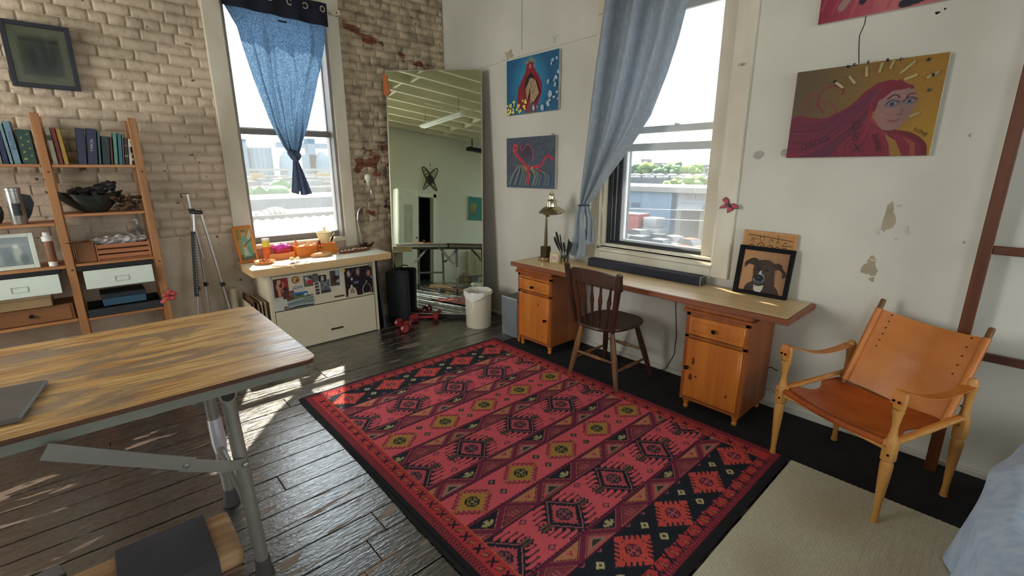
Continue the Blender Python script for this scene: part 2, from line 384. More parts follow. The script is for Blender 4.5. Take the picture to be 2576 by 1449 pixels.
# ---- the painted bricks of the left wall, one object each where the photo shows them largest
def brick_mesh(w, h, seed):
    mb = MB(); rnd = random.Random(seed); nu, nv = 4, 2
    V = []
    for j in range(nv+1):
        row = []
        for i in range(nu+1):
            e = (i in (0, nu)) or (j in (0, nv)); c = (i in (0, nu)) and (j in (0, nv))
            x = (i/nu-.5)*w; z = (j/nv-.5)*h
            if i == 1: x = -w/2+.014
            if i == nu-1: x = w/2-.014
            y = -.0022-rnd.random()*.0022 if not e else (.0008+rnd.random()*.0028 if not c else .0045)
            if e: x += rnd.uniform(-.002, .002); z += rnd.uniform(-.002, .002)
            row.append(mb.b.verts.new((x, y, z)))
        V.append(row)
    for j in range(nv):
        for i in range(nu): mb.b.faces.new((V[j][i], V[j][i+1], V[j+1][i+1], V[j+1][i]))
    rim = [V[0][i] for i in range(nu+1)]+[V[j][nu] for j in range(1, nv+1)]+[V[nv][i] for i in range(nu-1, -1, -1)]+[V[j][0] for j in range(nv-1, 0, -1)]
    bk = [mb.b.verts.new((v.co.x, .02, v.co.z)) for v in rim]; n = len(rim)
    for k in range(n): mb.b.faces.new((rim[k], bk[k], bk[(k+1) % n], rim[(k+1) % n]))
    bmesh.ops.recalc_face_normals(mb.b, faces=mb.b.faces)
    me = bpy.data.meshes.new('brick'); mb.b.to_mesh(me); mb.b.free(); me.polygons.foreach_set('use_smooth', [True]*len(me.polygons)); me.materials.append(mbrick); return me
CO, BL = .072, .206
bricks = []; rb = random.Random(3)
variants = {}
for row in range(-10, 26):
    z = 1.726+CO*row+CO/2
    if z > 3.5: break
    if z < 1.02: continue
    header = (row % 7 == 4)
    L0 = BL*.5 if header else BL
    x = XL+(row % 2)*L0*.5+rb.uniform(-.01, .01)
    while x < XW-.02:
        x1 = min(x+L0*rb.uniform(.96, 1.04), XW)
        segs = [(x, x1)]
        if z < LW[3]+.1:
            a, c_ = .93, 1.97
            segs = [(max(x, p), min(x1, q)) for p, q in ((-9, a), (c_, 9)) if min(x1, q)-max(x, p) > .03]
        for p, q in segs: bricks.append((p, q, z))
        x = x1
def key(bk):
    p, q, z = bk; x = (p+q)/2
    v = Vector((x, YW, z))-Vector((0, 0, 1.53)); d = v.dot(F); u = 1288+FPX*v.dot(Rv)/d if d > 0 else -9e9; w_ = 724.5-FPX*v.dot(Uv)/d
    vis = d > 0 and -20 < u < 1115 and w_ > -20
    if x > 2.45 and z < 2.45: vis = False           # behind the mirror
    if x < .3 and z < 1.5: vis = False              # behind the filled shelves
    return (0 if vis else 1, v.length)
bricks.sort(key=key)
joined = MB()
for i, (p, q, z) in enumerate(bricks):
    w, h = q-p-.006, CO-.006
    if i < 300:
        kx = (round(w/.02), rb.randrange(3))
        if kx not in variants: variants[kx] = brick_mesh(kx[0]*.02, h, hash(kx) % 999)
        o = bpy.data.objects.new('brick', variants[kx]); COL.objects.link(o); o.parent = wall_back
        o.location = ((p+q)/2, YW+rb.uniform(-.0015, .0035), z+rb.uniform(-.002, .002)); o.rotation_euler = (rb.uniform(-.035, .02), rb.uniform(-.008, .008), rb.uniform(-.012, .012))
        o.scale = (w/(kx[0]*.02), 1, 1)
    else:
        joined.box(((p+q)/2, YW+.01+rb.uniform(-.002, .002), z), (w, .02, h))
tag(obj('brick', joined, mbrick, wall_back), kind='stuff')

# ---- right wall: seams, hairline cracks, peeled paint
wr = wall_right
def wall_line(name, pts, w, m=mdark, t=.0012):
    mb = MB(); mb.strip([(XW-.0005, y, z) for y, z in pts], w, t, side=(0, 1, 0) if abs(pts[0][1]-pts[-1][1]) > abs(pts[0][0]-pts[-1][0]) else (0, 0, 1)); return obj(name, mb, m, wr)
wall_line('crack', [(3.332, 3.3), (3.33, 2.97), (3.33, 2.568)], .004)
wall_line('crack', [(3.95, 2.50), (3.3, 2.52), (2.45, 2.53)], .003, mputty)
wall_line('crack', [(.748, 2.40), (.748, 2.251), (.762, 2.20), (.757, 2.15), (.744, 2.062)], .004)
wall_line('crack', [(.99, .27), (.96, .262), (.945, .27), (.92, .258), (.905, .262)], .006)
wall_line('crack', [(.99, .13), (.95, .11), (.93, .12), (.90, .10)], .003)
def patch(name, cy, cz, ry, rz_, seed, m, lobes=3, rough=.25):
    rnd = random.Random(seed); n = 26; ph = rnd.random()*6
    P = []
    for k in range(n):
        a = 2*math.pi*k/n; r = 1+rough*math.sin(lobes*a+ph)+rnd.uniform(-.1, .1)
        P.append((cy+ry*r*math.cos(a), cz+rz_*r*math.sin(a)))
    mb = MB(); mb.prism([(y, z) for y, z in P], 0, .0012)
    mb.xf(Matrix(((0, 0, -1, XW+.0004), (1, 0, 0, 0), (0, 1, 0, 0), (0, 0, 0, 1)))); return obj(name, mb, m, wr), P
o, P = patch('bare_plaster_patch', .492, 1.27, .026, .072, 5, mputty)
patch('bare_plaster_patch', .533, 1.0, .033, .052, 12, mputty)
patch('bare_plaster_patch', .515, .935, .012, .012, 3, mputty)
patch('filler_spot', 1.19, 1.61, .032, .026, 9, mat('grey_filler', (168, 166, 152), .8), 2, .08)
patch('filler_spot', 1.045, 1.62, .02, .024, 8, mat('grey_filler', (168, 166, 152), .8), 2, .08)
patch('filler_spot', .253, 1.678, .006, .009, 4, mputty); patch('filler_spot', .463, 2.241, .009, .006, 2, mdark); patch('filler_spot', .438, 2.252, .004, .005, 2, mdark); patch('filler_spot', .186, 1.177, .005, .008, 6, mputty)
patch('bare_plaster_patch', 3.50, 2.555, .05, .035, 22, mputty, 4, .3)
def flake(pts, seed=0):
    mb = MB(); mb.tube([(XW-.004, y, z) for y, z in pts], .0035, 5); return obj('paint_curl', mb, mplaster, wr)
flake([(.47, 1.335), (.455, 1.345), (.45, 1.33)]); flake([(.515, 1.225), (.525, 1.20), (.522, 1.18)]); flake([(.406, 1.235), (.412, 1.22), (.402, 1.205), (.408, 1.19)]); flake([(.455, 1.165), (.44, 1.172)])
flake([(.505, 1.045), (.525, 1.04), (.54, 1.045)]); flake([(3.60, 2.53), (3.55, 2.522), (3.50, 2.528), (3.44, 2.515)]); flake([(3.56, 2.59), (3.54, 2.565), (3.55, 2.54)]); flake([(2.98, 2.60), (2.93, 2.60), (2.88, 2.605)]); flake([(2.93, 2.60), (2.93, 2.55)])
mb = MB(); bxY(mb, YF, 4.5, -.022, 0, 0, .035, .006); struct('baseboard_right', mb, mat('baseboard_grey_white', (196, 192, 178), .6, var=.15, vs=(3, 3, 3), world=True))

# ---- floor: black-painted planks, each its own piece in view
def M_floor():
    m, nt, b = newmat('worn_black_floor_paint'); N, L = nt.nodes, nt.links
    g = N.new('ShaderNodeNewGeometry')
    def noi(st, det=5, off=0, dist=0):
        mp = N.new('ShaderNodeMapping'); mp.inputs['Scale'].default_value = st; mp.inputs['Location'].default_value = (off, off*1.7, 0); L.new(g.outputs['Position'], mp.inputs[0])
        n = N.new('ShaderNodeTexNoise'); n.inputs['Scale'].default_value = 1; n.inputs['Detail'].default_value = det; n.inputs['Distortion'].default_value = dist; L.new(mp.outputs[0], n.inputs[0]); return n.outputs[0]
    def ramp(v, p0, p1, c0=(0, 0, 0), c1=(1, 1, 1)):
        r = N.new('ShaderNodeValToRGB'); L.new(v, r.inputs[0]); r.color_ramp.elements[0].position = p0; r.color_ramp.elements[1].position = p1
        r.color_ramp.elements[0].color = (*c0, 1); r.color_ramp.elements[1].color = (*c1, 1); return r.outputs[0]
    big = noi((.9, 1.2, 1), 2, 3.3)
    peel = noi((3.2, 17, 1), 6, 1.3, .6)
    s = N.new('ShaderNodeMath'); s.operation = 'MULTIPLY_ADD'; L.new(big, s.inputs[0]); s.inputs[1].default_value = .34; L.new(peel, s.inputs[2])
    pm = ramp(s.outputs[0], .80, .815)
    base = ramp(noi((5, 30, 1), 4, 7), .3, .7, lin((22, 19, 18)), lin((48, 41, 38)))
    wd_ = ramp(noi((6, 90, 1), 4, 9), .3, .7, lin((86, 60, 38)), lin((158, 120, 88)))
    mx = N.new('ShaderNodeMix'); mx.data_type = 'RGBA'; L.new(pm, mx.inputs[0]); L.new(base, mx.inputs[6]); L.new(wd_, mx.inputs[7]); L.new(mx.outputs[2], b.inputs['Base Color'])
    ro = ramp(noi((9, 40, 1), 4, 2), .3, .75, (.20,)*3, (.36,)*3)
    mr = N.new('ShaderNodeMix'); mr.data_type = 'RGBA'; L.new(pm, mr.inputs[0]); L.new(ro, mr.inputs[6]); mr.inputs[7].default_value = (.7, .7, .7, 1); L.new(mr.outputs[2], b.inputs['Roughness'])
    h1 = noi((14, 70, 1), 6, 5, .4); h2 = noi((70, 110, 1), 3, 6)
    a = N.new('ShaderNodeMath'); a.operation = 'MULTIPLY_ADD'; L.new(h2, a.inputs[0]); a.inputs[1].default_value = .35; L.new(h1, a.inputs[2])
    a2 = N.new('ShaderNodeMath'); a2.operation = 'MULTIPLY_ADD'; L.new(pm, a2.inputs[0]); a2.inputs[1].default_value = -.35; L.new(a.outputs[0], a2.inputs[2])
    bp = N.new('ShaderNodeBump'); bp.inputs['Strength'].default_value = .8; bp.inputs['Distance'].default_value = .0032; L.new(a2.outputs[0], bp.inputs['Height']); L.new(bp.outputs[0], b.inputs['Normal'])
    b.inputs['Specular IOR Level'].default_value = .62; b.inputs['IOR'].default_value = 2.5; b.inputs['Coat Weight'].default_value = .5; b.inputs['Coat Roughness'].default_value = .12; b.inputs['Coat IOR'].default_value = 1.6
    mc = N.new('ShaderNodeMath'); mc.operation = 'SUBTRACT'; mc.inputs[0].default_value = .55; mc.use_clamp = True; L.new(pm, mc.inputs[1]); L.new(mc.outputs[0], b.inputs['Coat Weight'])
    L.new(bp.outputs[0], b.inputs['Coat Normal'])
    return m
mfloor = M_floor()
mb = MB(); mb.bx(XL-.15, XW+.2, YF-.15, YW+.2, -.09, -.03); floor = struct('floor', mb, mat('dark_subfloor', (14, 12, 11), .9))
rp = random.Random(11); far = MB()
k0 = int(math.floor((YF-2.21)/.1425)); k1 = int(math.ceil((YW-2.21)/.1425))
for k in range(k0, k1):
    y0 = 2.21+k*.1425+.0022; y1 = min(y0+.1425-.0044, YW); x = XL
    first = True
    while x < XW-.01:
        x1 = x+rp.uniform(1.3, 2.9)*(rp.random() if first else 1)+.2; first = False
        if XW-x1 < .5: x1 = XW
        dz = rp.uniform(-.0018, .0012)
        near = (x1 > -1.0 and .9 < y0 and x < 3.0)
        tgt = MB() if near else far
        tgt.bx(x+.0012, x1-.0012, y0, y1, -.03, dz, .0025 if near else 0)
        if near: obj('plank', tgt, mfloor, floor)
        x = x1
tag(obj('plank', far, mfloor, floor), kind='stuff')

# ---- ceiling and the two walls behind, seen in the mirror
mb = MB(); mb.bx(XL-.15, XW+.2, YF-.15, YW+.2, ZT, ZT+.08); ceiling = struct('ceiling', mb, mat('cream_ceiling_paint', (150, 142, 104), .7, var=.1, vs=(1.5, 1.5, 1.5), world=True))
mjo = mat('cream_joist_paint', (222, 216, 188), .6, var=.1, vs=(4, 1, 4), world=True)
x = XL+.12; jx = []
while x < XW:
    jx.append(x); x += .41
jm = MB(); jm.bx(-.026, .026, YF, YW, 3.3, ZT, 0)
j0 = obj('joist', jm, mjo, ceiling); j0.location.x = jx[0]
for x in jx[1:]:
    c = j0.copy(); COL.objects.link(c); c.parent = ceiling; c.location.x = x
for i in range(len(jx)-1):
    mb = MB(); yy = .9+(i % 2)*.09; mb.box(((jx[i]+jx[i+1])/2, yy, 3.425), (.36, .045, .2)); obj('bridging_block', mb, mjo, ceiling)
    mb = MB(); mb.box(((jx[i]+jx[i+1])/2, yy+2.1, 3.425), (.36, .045, .2)); obj('bridging_block', mb, mjo, ceiling)
# left wall: doorway Y 1.15..1.52 and two unseen windows added for fill light
mb = MB(); xl0, xl1 = XL-.12, XL
for y0, y1, z0, z1 in ((YF, -2.5, 0, ZT), (-2.5, -1.1, 0, .85), (-2.5, -1.1, 2.75, ZT), (-1.1, 1.12, 0, ZT), (1.12, 1.50, 1.92, ZT), (1.50, 2.45, 0, ZT), (2.45, 3.75, 0, .85), (2.45, 3.75, 2.75, ZT), (3.75, YW, 0, ZT)): mb.bx(xl0, xl1, y0, y1, z0, z1)
wall_left = struct('wall_left', mb, mwhitep)
mb = MB(); yf0, yf1 = YF-.12, YF
for x0, x1, z0, z1 in ((XL-.12, -1.6, 0, ZT), (-1.6, -.2, 0, .85), (-1.6, -.2, 2.75, ZT), (-.2, 1.0, 0, ZT), (1.0, 2.4, 0, .85), (1.0, 2.4, 2.75, ZT), (2.4, XW+.2, 0, ZT)): mb.bx(x0, x1, yf0, yf1, z0, z1)
struct('wall_front', mb, mwhitep)
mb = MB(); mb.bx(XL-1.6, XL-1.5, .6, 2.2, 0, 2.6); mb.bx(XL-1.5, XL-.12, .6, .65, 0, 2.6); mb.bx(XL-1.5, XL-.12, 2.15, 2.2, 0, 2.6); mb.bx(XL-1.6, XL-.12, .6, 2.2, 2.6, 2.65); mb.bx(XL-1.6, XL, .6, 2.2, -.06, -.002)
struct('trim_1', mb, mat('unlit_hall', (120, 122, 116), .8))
for n, (ax, a0, a1) in enumerate((('x', -1.6, -.2), ('x', 1.0, 2.4), ('y', -2.5, -1.1), ('y', 2.45, 3.75))):  # unseen windows, added to carry the fill lights
    w_ = thing('window_%d' % (n+3), None, None); tag(w_, kind='structure')
    def bb(mb, p, q, z0, z1, d=.04):
        if ax == 'x': mb.bx(p, q, YF-.09, YF-.09+d, z0, z1)
        else: mb.bx(XL-.09, XL-.09+d, p, q, z0, z1)
    mb = MB(); bb(mb, a0, a0+.05, .85, 2.75); bb(mb, a1-.05, a1, .85, 2.75); bb(mb, a0, a1, .85, .92); bb(mb, a0, a1, 2.69, 2.75); bb(mb, a0, a1, 1.78, 1.84); obj('window_frame', mb, msash, w_)
    mb = MB(); bb(mb, a0+.05, a1-.05, .92, 2.69, .006); obj('pane', mb, glass_mat('far_window_glass'), w_)
d_ = thing('door_1', None, None); tag(d_, kind='structure')
mwd = mat('white_gloss_door_paint', (228, 230, 220), .35, var=.04)
mb = MB(); mb.bx(XL-.02, XL+.03, 1.04, 1.12, 0, 2.0, .004); mb.bx(XL-.02, XL+.03, 1.50, 1.58, 0, 2.0, .004); mb.bx(XL-.02, XL+.03, 1.04, 1.58, 1.92, 2.0, .004); obj('door_frame', mb, mwd, d_)
mb = MB(); mb.box((XL-.19, 1.42, .95), (.37, .04, 1.9), (0, 0, .35)); obj('door_leaf', mb, mat('pale_grey_door', (176, 190, 184), .4), d_)
mb = MB(); mb.sph((XL-.05, 1.33, .95), .028, 10); obj('door_knob', mb, mat('dull_brass', (150, 128, 80), .35, 1), d_, True)

# ---- windows
def mk_window(name, B, W, cas, stool):
    w = thing(name, None, None); tag(w, kind='structure'); return w
# window_1 in the brick wall
w1 = thing('window_1', None, None); tag(w1, kind='structure')
a0, a1, z0, z1 = LW
mb = MB(); bxX(mb, .905, 1.04, -.032, .01, .78, 2.895, .006); obj('casing_board', mb, mtrim, w1)
mb = MB(); bxX(mb, 1.865, 1.985, -.032, .01, .78, 2.895, .006); obj('casing_board', mb, mtrim, w1)
mb = MB(); bxX(mb, .903, 1.987, -.035, .01, 2.896, 3.03, .006); bxX(mb, .88, 2.01, -.05, .01, 3.03, 3.07, .006); obj('casing_board', mb, mtrim, w1)
mb = MB(); bxX(mb, 1.04, 1.06, -.02, .16, z0, z1); bxX(mb, 1.84, 1.87, -.02, .16, z0, z1); bxX(mb, 1.04, 1.87, -.02, .16, 2.87, z1); obj('jamb', mb, mat('grey_jamb_paint', (146, 138, 130), .5), w1)  # darker grey puts backlit shade into the jamb colour
mb = MB(); bxX(mb, 1.03, 1.87, -.04, .17, .845, .885, .008); obj('window_sill', mb, mtrim, w1)
mlight = mat('pale_grey_window_sash', (196, 200, 198), .45, var=.05, vs=(2, 2, 2))
def sash(B, nm, a0, a1, z0, z1, d, st, rb_, rt, w, msash=msash):
    mb = MB(); B(mb, a0, a0+st, d, d+.035, z0, z1, .003); B(mb, a1-st, a1, d, d+.035, z0, z1, .003); B(mb, a0+st, a1-st, d, d+.035, z0, z0+rb_, .003); B(mb, a0+st, a1-st, d, d+.035, z1-rt, z1, .003)
    s = obj(nm, mb, msash, w)
    mb = MB(); B(mb, a0+st-.005, a1-st+.005, d+.014, d+.020, z0+rb_-.005, z1-rt+.005); obj('pane', mb, mpane, s); return s
mgsash = mat('weathered_grey_sash', (122, 118, 114), .45, var=.1, vs=(2, 2, 2))  # shade of the backlit sash is put into its grey
sash(bxX, 'lower_sash', 1.045, 1.86, .885, 1.875, .06, .025, .055, .05, w1, mgsash)
sash(bxX, 'upper_sash', 1.05, 1.855, 1.835, 2.87, .10, .022, .05, .045, w1, mgsash)
# window_2 in the white wall
w2 = thing('window_2', None, None); tag(w2, kind='structure')
mb = MB(); bxY(mb, 1.285, 1.405, -.03, .01, .80, 2.654, .006); obj('casing_board', mb, mtrim, w2)
mb = MB(); bxY(mb, 2.365, 2.465, -.03, .01, .80, 2.654, .006); obj('casing_board', mb, mtrim, w2)
mb = MB(); bxY(mb, 1.283, 2.467, -.033, .01, 2.655, 2.8, .006); obj('casing_board', mb, mtrim, w2)
mb = MB(); bxY(mb, 1.406, 2.364, -.026, .01, .785, .868, .004); obj('apron_board', mb, mtrim, w2)
mb = MB(); bxY(mb, 1.39, 2.38, -.045, .10, .868, .895, .008); bxY(mb, 1.40, 2.37, .0, .18, .895, .93, .006); obj('window_sill', mb, mtrim, w2)
mb = MB(); bxY(mb, 1.40, 1.525, .05, .14, .91, 2.66, .004); obj('jamb_board', mb, mtrim, w2)
mb = MB(); bxY(mb, 1.40, 1.42, -.01, .19, .91, 2.66); bxY(mb, 2.345, 2.37, -.01, .19, .91, 2.66); bxY(mb, 1.40, 2.37, -.01, .19, 2.63, 2.66); obj('jamb', mb, mtrim, w2)
for q, y in enumerate((2.325, 2.285, 2.245)):
    mb = MB(); bxY(mb, y-.014, y+.014, .04+.012*q, .19, .93, 2.63, .002); obj('sash_track', mb, mtrack, w2)
for q, y in enumerate((2.303, 2.265)):
    mb = MB(); bxY(mb, y-.003, y+.003, .05, .14, .94, 2.63); obj('track_rib', mb, mat('aluminium', (190, 195, 200), .3, .9), w2)
mb = MB(); bxY(mb, 1.52, 2.345, .045, .16, .915, .955, .004); obj('track_sill', mb, mtrack, w2)
sash(bxY, 'lower_sash', 1.50, 2.235, .95, 1.715, .075, .034, .02, .055, w2, mlight)
sash(bxY, 'upper_sash', 1.50, 2.235, 1.79, 2.64, .125, .034, .05, .05, w2, mlight)
mb = MB(); bxY(mb, 1.53, 2.22, .142, .146, 1.70, 1.80); obj('pane', mb, mpane, w2)
mb = MB(); bxY(mb, 1.80, 1.84, .11, .13, 1.835, 1.85, .003); bxY(mb, 1.40, 1.415, .03, .06, 1.42, 1.45, .003); obj('sash_lock', mb, mat('steel_fitting', (170, 170, 165), .35, .9), w2)
mb = MB(); mb.cyl((XW-.03, 1.34, 2.14), (XW-.055, 1.34, 2.14), .004); mb.cyl((XW-.052, 1.355, 2.14), (XW-.052, 1.325, 2.145), .005); obj('curtain_hook', mb, mat('steel_fitting', (170, 170, 165), .35, .9), w2)

# ================================================================ RUGS
def paint_rug():
    W, Hh = 1.735, 2.49
    C = Canvas(W, Hh, .0045, (206, 62, 74))
    # painter works with v measured from the far edge
    PINK, DPINK, NAVY, DK, TAN, CREAM, GOLD, MAG, OR = (240, 98, 110), (212, 100, 102), (16, 26, 40), (34, 22, 30), (214, 136, 98), (214, 200, 150), (190, 146, 62), (128, 34, 70), (226, 84, 74)
    fl = lambda P: [(u, Hh-v) for u, v in P]
    def poly(P, c, al=1): C.poly(fl(P), c, al)
    def line(P, w, c, al=1): C.line(fl(P), w, c, al)
    def rect(u0, u1, v0, v1, c, al=1): C.rect(u0, u1, Hh-v1, Hh-v0, c, al)
    def quad(u, v, r, s, c): poly([(u-r, v), (u, v-s), (u+r, v), (u, v+s)], c)
    U0, U1, V0, V1 = .135, 1.60, .115, 2.375
    # borders
    rect(0, W, 0, Hh, (20, 20, 26)); rect(.022, W-.022, .02, Hh-.04, (150, 40, 58))
    def zig(u0, v0, u1, v1, n, w, c1, c2):
        L_ = math.hypot(u1-u0, v1-v0); du, dv = (u1-u0)/L_, (v1-v0)/L_; nu_, nv_ = -dv, du
        for k in range(n):
            a = L_*k/n; b = L_*(k+1)/n
            for q, cc in ((0, c1), (.5, c2)):
                s_ = a+(b-a)*q; e_ = s_+(b-a)*.42
                poly([(u0+du*s_-nu_*w/2, v0+dv*s_-nv_*w/2), (u0+du*e_-nu_*w/2, v0+dv*e_-nv_*w/2), (u0+du*(s_+e_)/2+nu_*w/2, v0+dv*(s_+e_)/2+nv_*w/2)], cc)
    for off, w in ((.032, .018), (.05, .014)):
        zig(off, off, W-off, off, 100, w, (74, 14, 40), (196, 62, 66)); zig(off, Hh-off-.02, W-off, Hh-off-.02, 100, w, (88, 16, 48), (206, 70, 84))
        zig(off, off, off, Hh-off-.02, 140, w, (80, 16, 40), (190, 70, 66)); zig(W-off, off, W-off, Hh-off-.02, 140, w, (80, 16, 40), (190, 70, 66))
    b0, b1 = .062, .128
    for (u0, u1, v0, v1) in ((b0, W-b0, b0-.01, b1-.02), (b0, W-b0, Hh-b1+.008, Hh-b0-.018), (b0, b1, b0-.01, Hh-b0-.018), (W-b1, W-b0, b0-.01, Hh-b0-.018)): rect(u0, u1, v0, v1, (208, 60, 66))
    def bord(cu, cv, hu, hv, k):                      # X and bar motifs, alternating
        if k % 2 == 0:
            for s in (-1, 1):
                poly([(cu-hu, cv-hv*s), (cu-hu*.45, cv-hv*s), (cu+hu, cv+hv*s), (cu+hu*.45, cv+hv*s)], (28, 20, 34))
        else:
            poly([(cu-hu*.75, cv-hv*.8), (cu+hu*.2, cv-hv*.8), (cu+hu*.75, cv+hv*.8), (cu-hu*.2, cv+hv*.8)], (70, 26, 30))
            poly([(cu-hu*.5, cv-hv*.62), (cu+hu*.08, cv-hv*.62), (cu+hu*.5, cv+hv*.62), (cu-hu*.08, cv+hv*.62)], (206, 112, 70))
    n = 34
    for k in range(n):
        u = b1+(W-2*b1)*(k+.5)/n; bord(u, (b0-.01+b1-.02)/2, .018, .026, k); bord(u, Hh-(b1+b0-.02)/2-.003, .018, .027, k+1)
    n = 50
    for k in range(n):
        v = b1+(Hh-2*b1)*(k+.5)/n
        for cu in ((b0+b1)/2, W-(b0+b1)/2): bord(cu, v, .027, .018, k)
    for u in (b1+.003, W-b1-.003): line([(u, b1-.015), (u, Hh-b1+.01)], .005, (226, 120, 60))
    for v in (b1-.018, Hh-b1+.006): line([(b1, v), (W-b1, v)], .005, (216, 84, 60))
    # field
    C.clip = (b1+.006, W-b1-.006, Hh-V1, Hh-V0)
    rect(0, W, V0, V1, PINK)
    def rosette(u, v, r, c, c2=None):
        for a in range(8):
            th = math.pi/8+a*math.pi/4; cu, cv = u+r*.6*math.cos(th), v+r*.6*math.sin(th)
            P = [(cu+r*.42*math.cos(th+q), cv+r*.42*math.sin(th+q)) for q in (0, 1.0, 2.0, math.pi, 4.28, 5.28)]; poly(P, c)
            if c2: poly([(cu+r*.16*math.cos(q), cv+r*.16*math.sin(q)) for q in (0, 1.57, 3.14, 4.71)], c2)
        line([(u-r, v), (u+r, v)], .005, c2 or PINK); line([(u, v-r), (u, v+r)], .005, c2 or PINK)
    def lobes(u, v, a, b, n, r, c, cc, hook=False):
        K = [(u+a, v), (u, v+b), (u-a, v), (u, v-b)]
        for i in range(4):
            (x0, y0), (x1, y1) = K[i], K[(i+1) % 4]; L_ = math.hypot(x1-x0, y1-y0); tx, ty = (x1-x0)/L_, (y1-y0)/L_; nx_, ny_ = ty, -tx
            if (x0+x1)/2-u and ((x0+x1)/2-u)*nx_ < 0: nx_, ny_ = -nx_, -ny_
            for k in range(n):
                t = (k+.5)/n; x, y = x0+(x1-x0)*t, y0+(y1-y0)*t; hk = .4 if k % 2 else -.4
                if hook: C.curve(fl([(x, y), (x+nx_*r*1.2, y+ny_*r*1.2), (x+nx_*r*1.6+tx*r*.8, y+ny_*r*1.6+ty*r*.8), (x+nx_*r*.8+tx*r*1.1, y+ny_*r*.8+ty*r*1.1)]), .0055, cc, n=5)
                else: poly([(x-tx*r*.42, y-ty*r*.42), (x+tx*r*.42, y+ty*r*.42), (x+nx_*r*1.1+tx*r*.75, y+ny_*r*1.1+ty*r*.75), (x+nx_*r*1.3+tx*r*.1, y+ny_*r*1.3+ty*r*.1), (x+nx_*r*.6-tx*r*.25, y+ny_*r*.6-ty*r*.25)], c)
        for x, y in K: quad(x+(x-u)*.12, y+(y-v)*.12, r*1.15, r*.95, c)
    def zigband(va, vb, ph):
        rect(0, W, va, vb, MAG); h = vb-va; p = .126
        cols = [TAN, DPINK, NAVY, (150, 62, 76)]
        k = 0; u = -.2+ph
        while u < W+.2:
            c = cols[k % 4]
            up = k % 2 == 0
            A = [(u-p*.94, va+.006), (u+p*.94, va+.006), (u, vb-.014)] if up else [(u-p*.94, vb-.006), (u+p*.94, vb-.006), (u, va+.014)]
            cen = (sum(a[0] for a in A)/3, sum(a[1] for a in A)/3)
            sh = lambda q: [(cen[0]+(a[0]-cen[0])*q, cen[1]+(a[1]-cen[1])*q) for a in A]
            poly(sh(.86), (200, 110, 92)); poly(sh(.78), DK); poly(sh(.70), c)
            m = -1 if up else 1
            if c == NAVY:
                for a in range(5):
                    th = -m*(-math.pi*.9+a*math.pi*.2)+(0 if up else 0)
                    cu, cv = cen[0]+.026*math.cos(th), cen[1]-.004*m+.016*abs(math.sin(th))*(-m)
                    poly([(cu-.009, cv-.006), (cu+.004, cv-.008), (cu+.010, cv+.004), (cu-.004, cv+.008)], (188, 176, 122))
                poly([(cen[0]-.012, cen[1]-.01), (cen[0]+.012, cen[1]-.01), (cen[0]+.01, cen[1]+.012), (cen[0]-.01, cen[1]+.012)], (188, 176, 122))
            elif c == TAN:
                poly([(cen[0]-.016, cen[1]+.006*m), (cen[0]+.016, cen[1]+.006*m), (cen[0], cen[1]-.018*m)], (120, 30, 60)); poly([(cen[0]-.009, cen[1]+.003*m), (cen[0]+.009, cen[1]+.003*m), (cen[0], cen[1]-.011*m)], PINK)
            elif c == DPINK:
                poly(sh(.45), (150, 150, 118)); poly(sh(.3), (70, 44, 50))
            else:
                for q in (-1, 0, 1): line([(cen[0]+q*.022, cen[1]-.014), (cen[0]+q*.015+.006, cen[1]+.012)], .005, (206, 120, 112))
            k += 1; u += p
        for v in (va, vb): 
            line([(0, v), (W, v)], .006, (60, 14, 44))
            for q in range(150): 
                if q % 2: rect(q*.0116, q*.0116+.006, v-.006, v+.006, (60, 14, 44))
    bands = [(.345, .455), (.70, .815), (1.035, 1.145), (1.39, 1.505), (1.715, 1.835), (2.08, 2.185)]
    # navy ends
    for va, vb, vc in ((V0, .345, .228), (2.185, V1, 2.283)):
        rect(0, W, va, vb, NAVY)
        us = [-.07, .243, .558, .873, 1.196, 1.52, 1.84]
        for u in us:
            lobes(u, vc, .092, .072, 5, .017, OR, OR); quad(u, vc, .092, .072, OR)
            for a, b in ((-.072, 0), (.072, 0), (0, .056), (0, -.056)): quad(u+a, vc+b, .007, .006, MAG)
            rosette(u, vc, .036, (110, 24, 56), (206, 110, 110))
        for i in range(len(us)-1):
            um = (us[i]+us[i+1])/2
            for dv, r in ((-.036, .026), (.036, .026)):
                quad(um+dv*.1, vc+dv*1.25, r*.95, r*.85, CREAM); quad(um+dv*.1, vc+dv*1.25, r*.40, r*.36, (96, 60, 40))
            for dv in (-.094, .094): quad(um+.055, vc+dv, .015, .012, (200, 90, 110)); quad(um+.055, vc+dv, .006, .005, NAVY); quad(um-.055, vc+dv, .015, .012, (200, 90, 110)); quad(um-.055, vc+dv, .006, .005, NAVY)
    # comb medallion bands
    def hexm(u, v):
        a, b = .097, .110; AR = (84, 58, 54)
        # barbed combs: thin hooks that run along the band from each side of the diamond
        for sx_ in (-1, 1):
            for sy_ in (-1, 1):
                for q, (v0, u0) in enumerate(((.112, .0), (.088, .020), (.062, .044), (.037, .068))):
                    y0 = v+sy_*v0; x0 = u+sx_*u0; ln_ = .090-.012*(q == 3)
                    poly([(x0-.004*sx_, y0-sy_*.020), (x0+.016*sx_, y0+sy_*.006), (x0+.050*sx_, y0+sy_*.004), (x0+.020*sx_, y0-sy_*.014)], NAVY)
                    line([(x0+.02*sx_, y0+sy_*.003), (x0+ln_*sx_, y0+sy_*.003)], .005, NAVY)
                    poly([(x0+(ln_-.012)*sx_, y0-sy_*.006), (x0+(ln_+.006)*sx_, y0+sy_*.002), (x0+(ln_-.004)*sx_, y0+sy_*.007)], NAVY)
        quad(u, v, a+.016, b+.018, NAVY); quad(u, v, a+.006, b+.006, (176, 100, 112)); quad(u, v, a-.002, b-.003, NAVY)
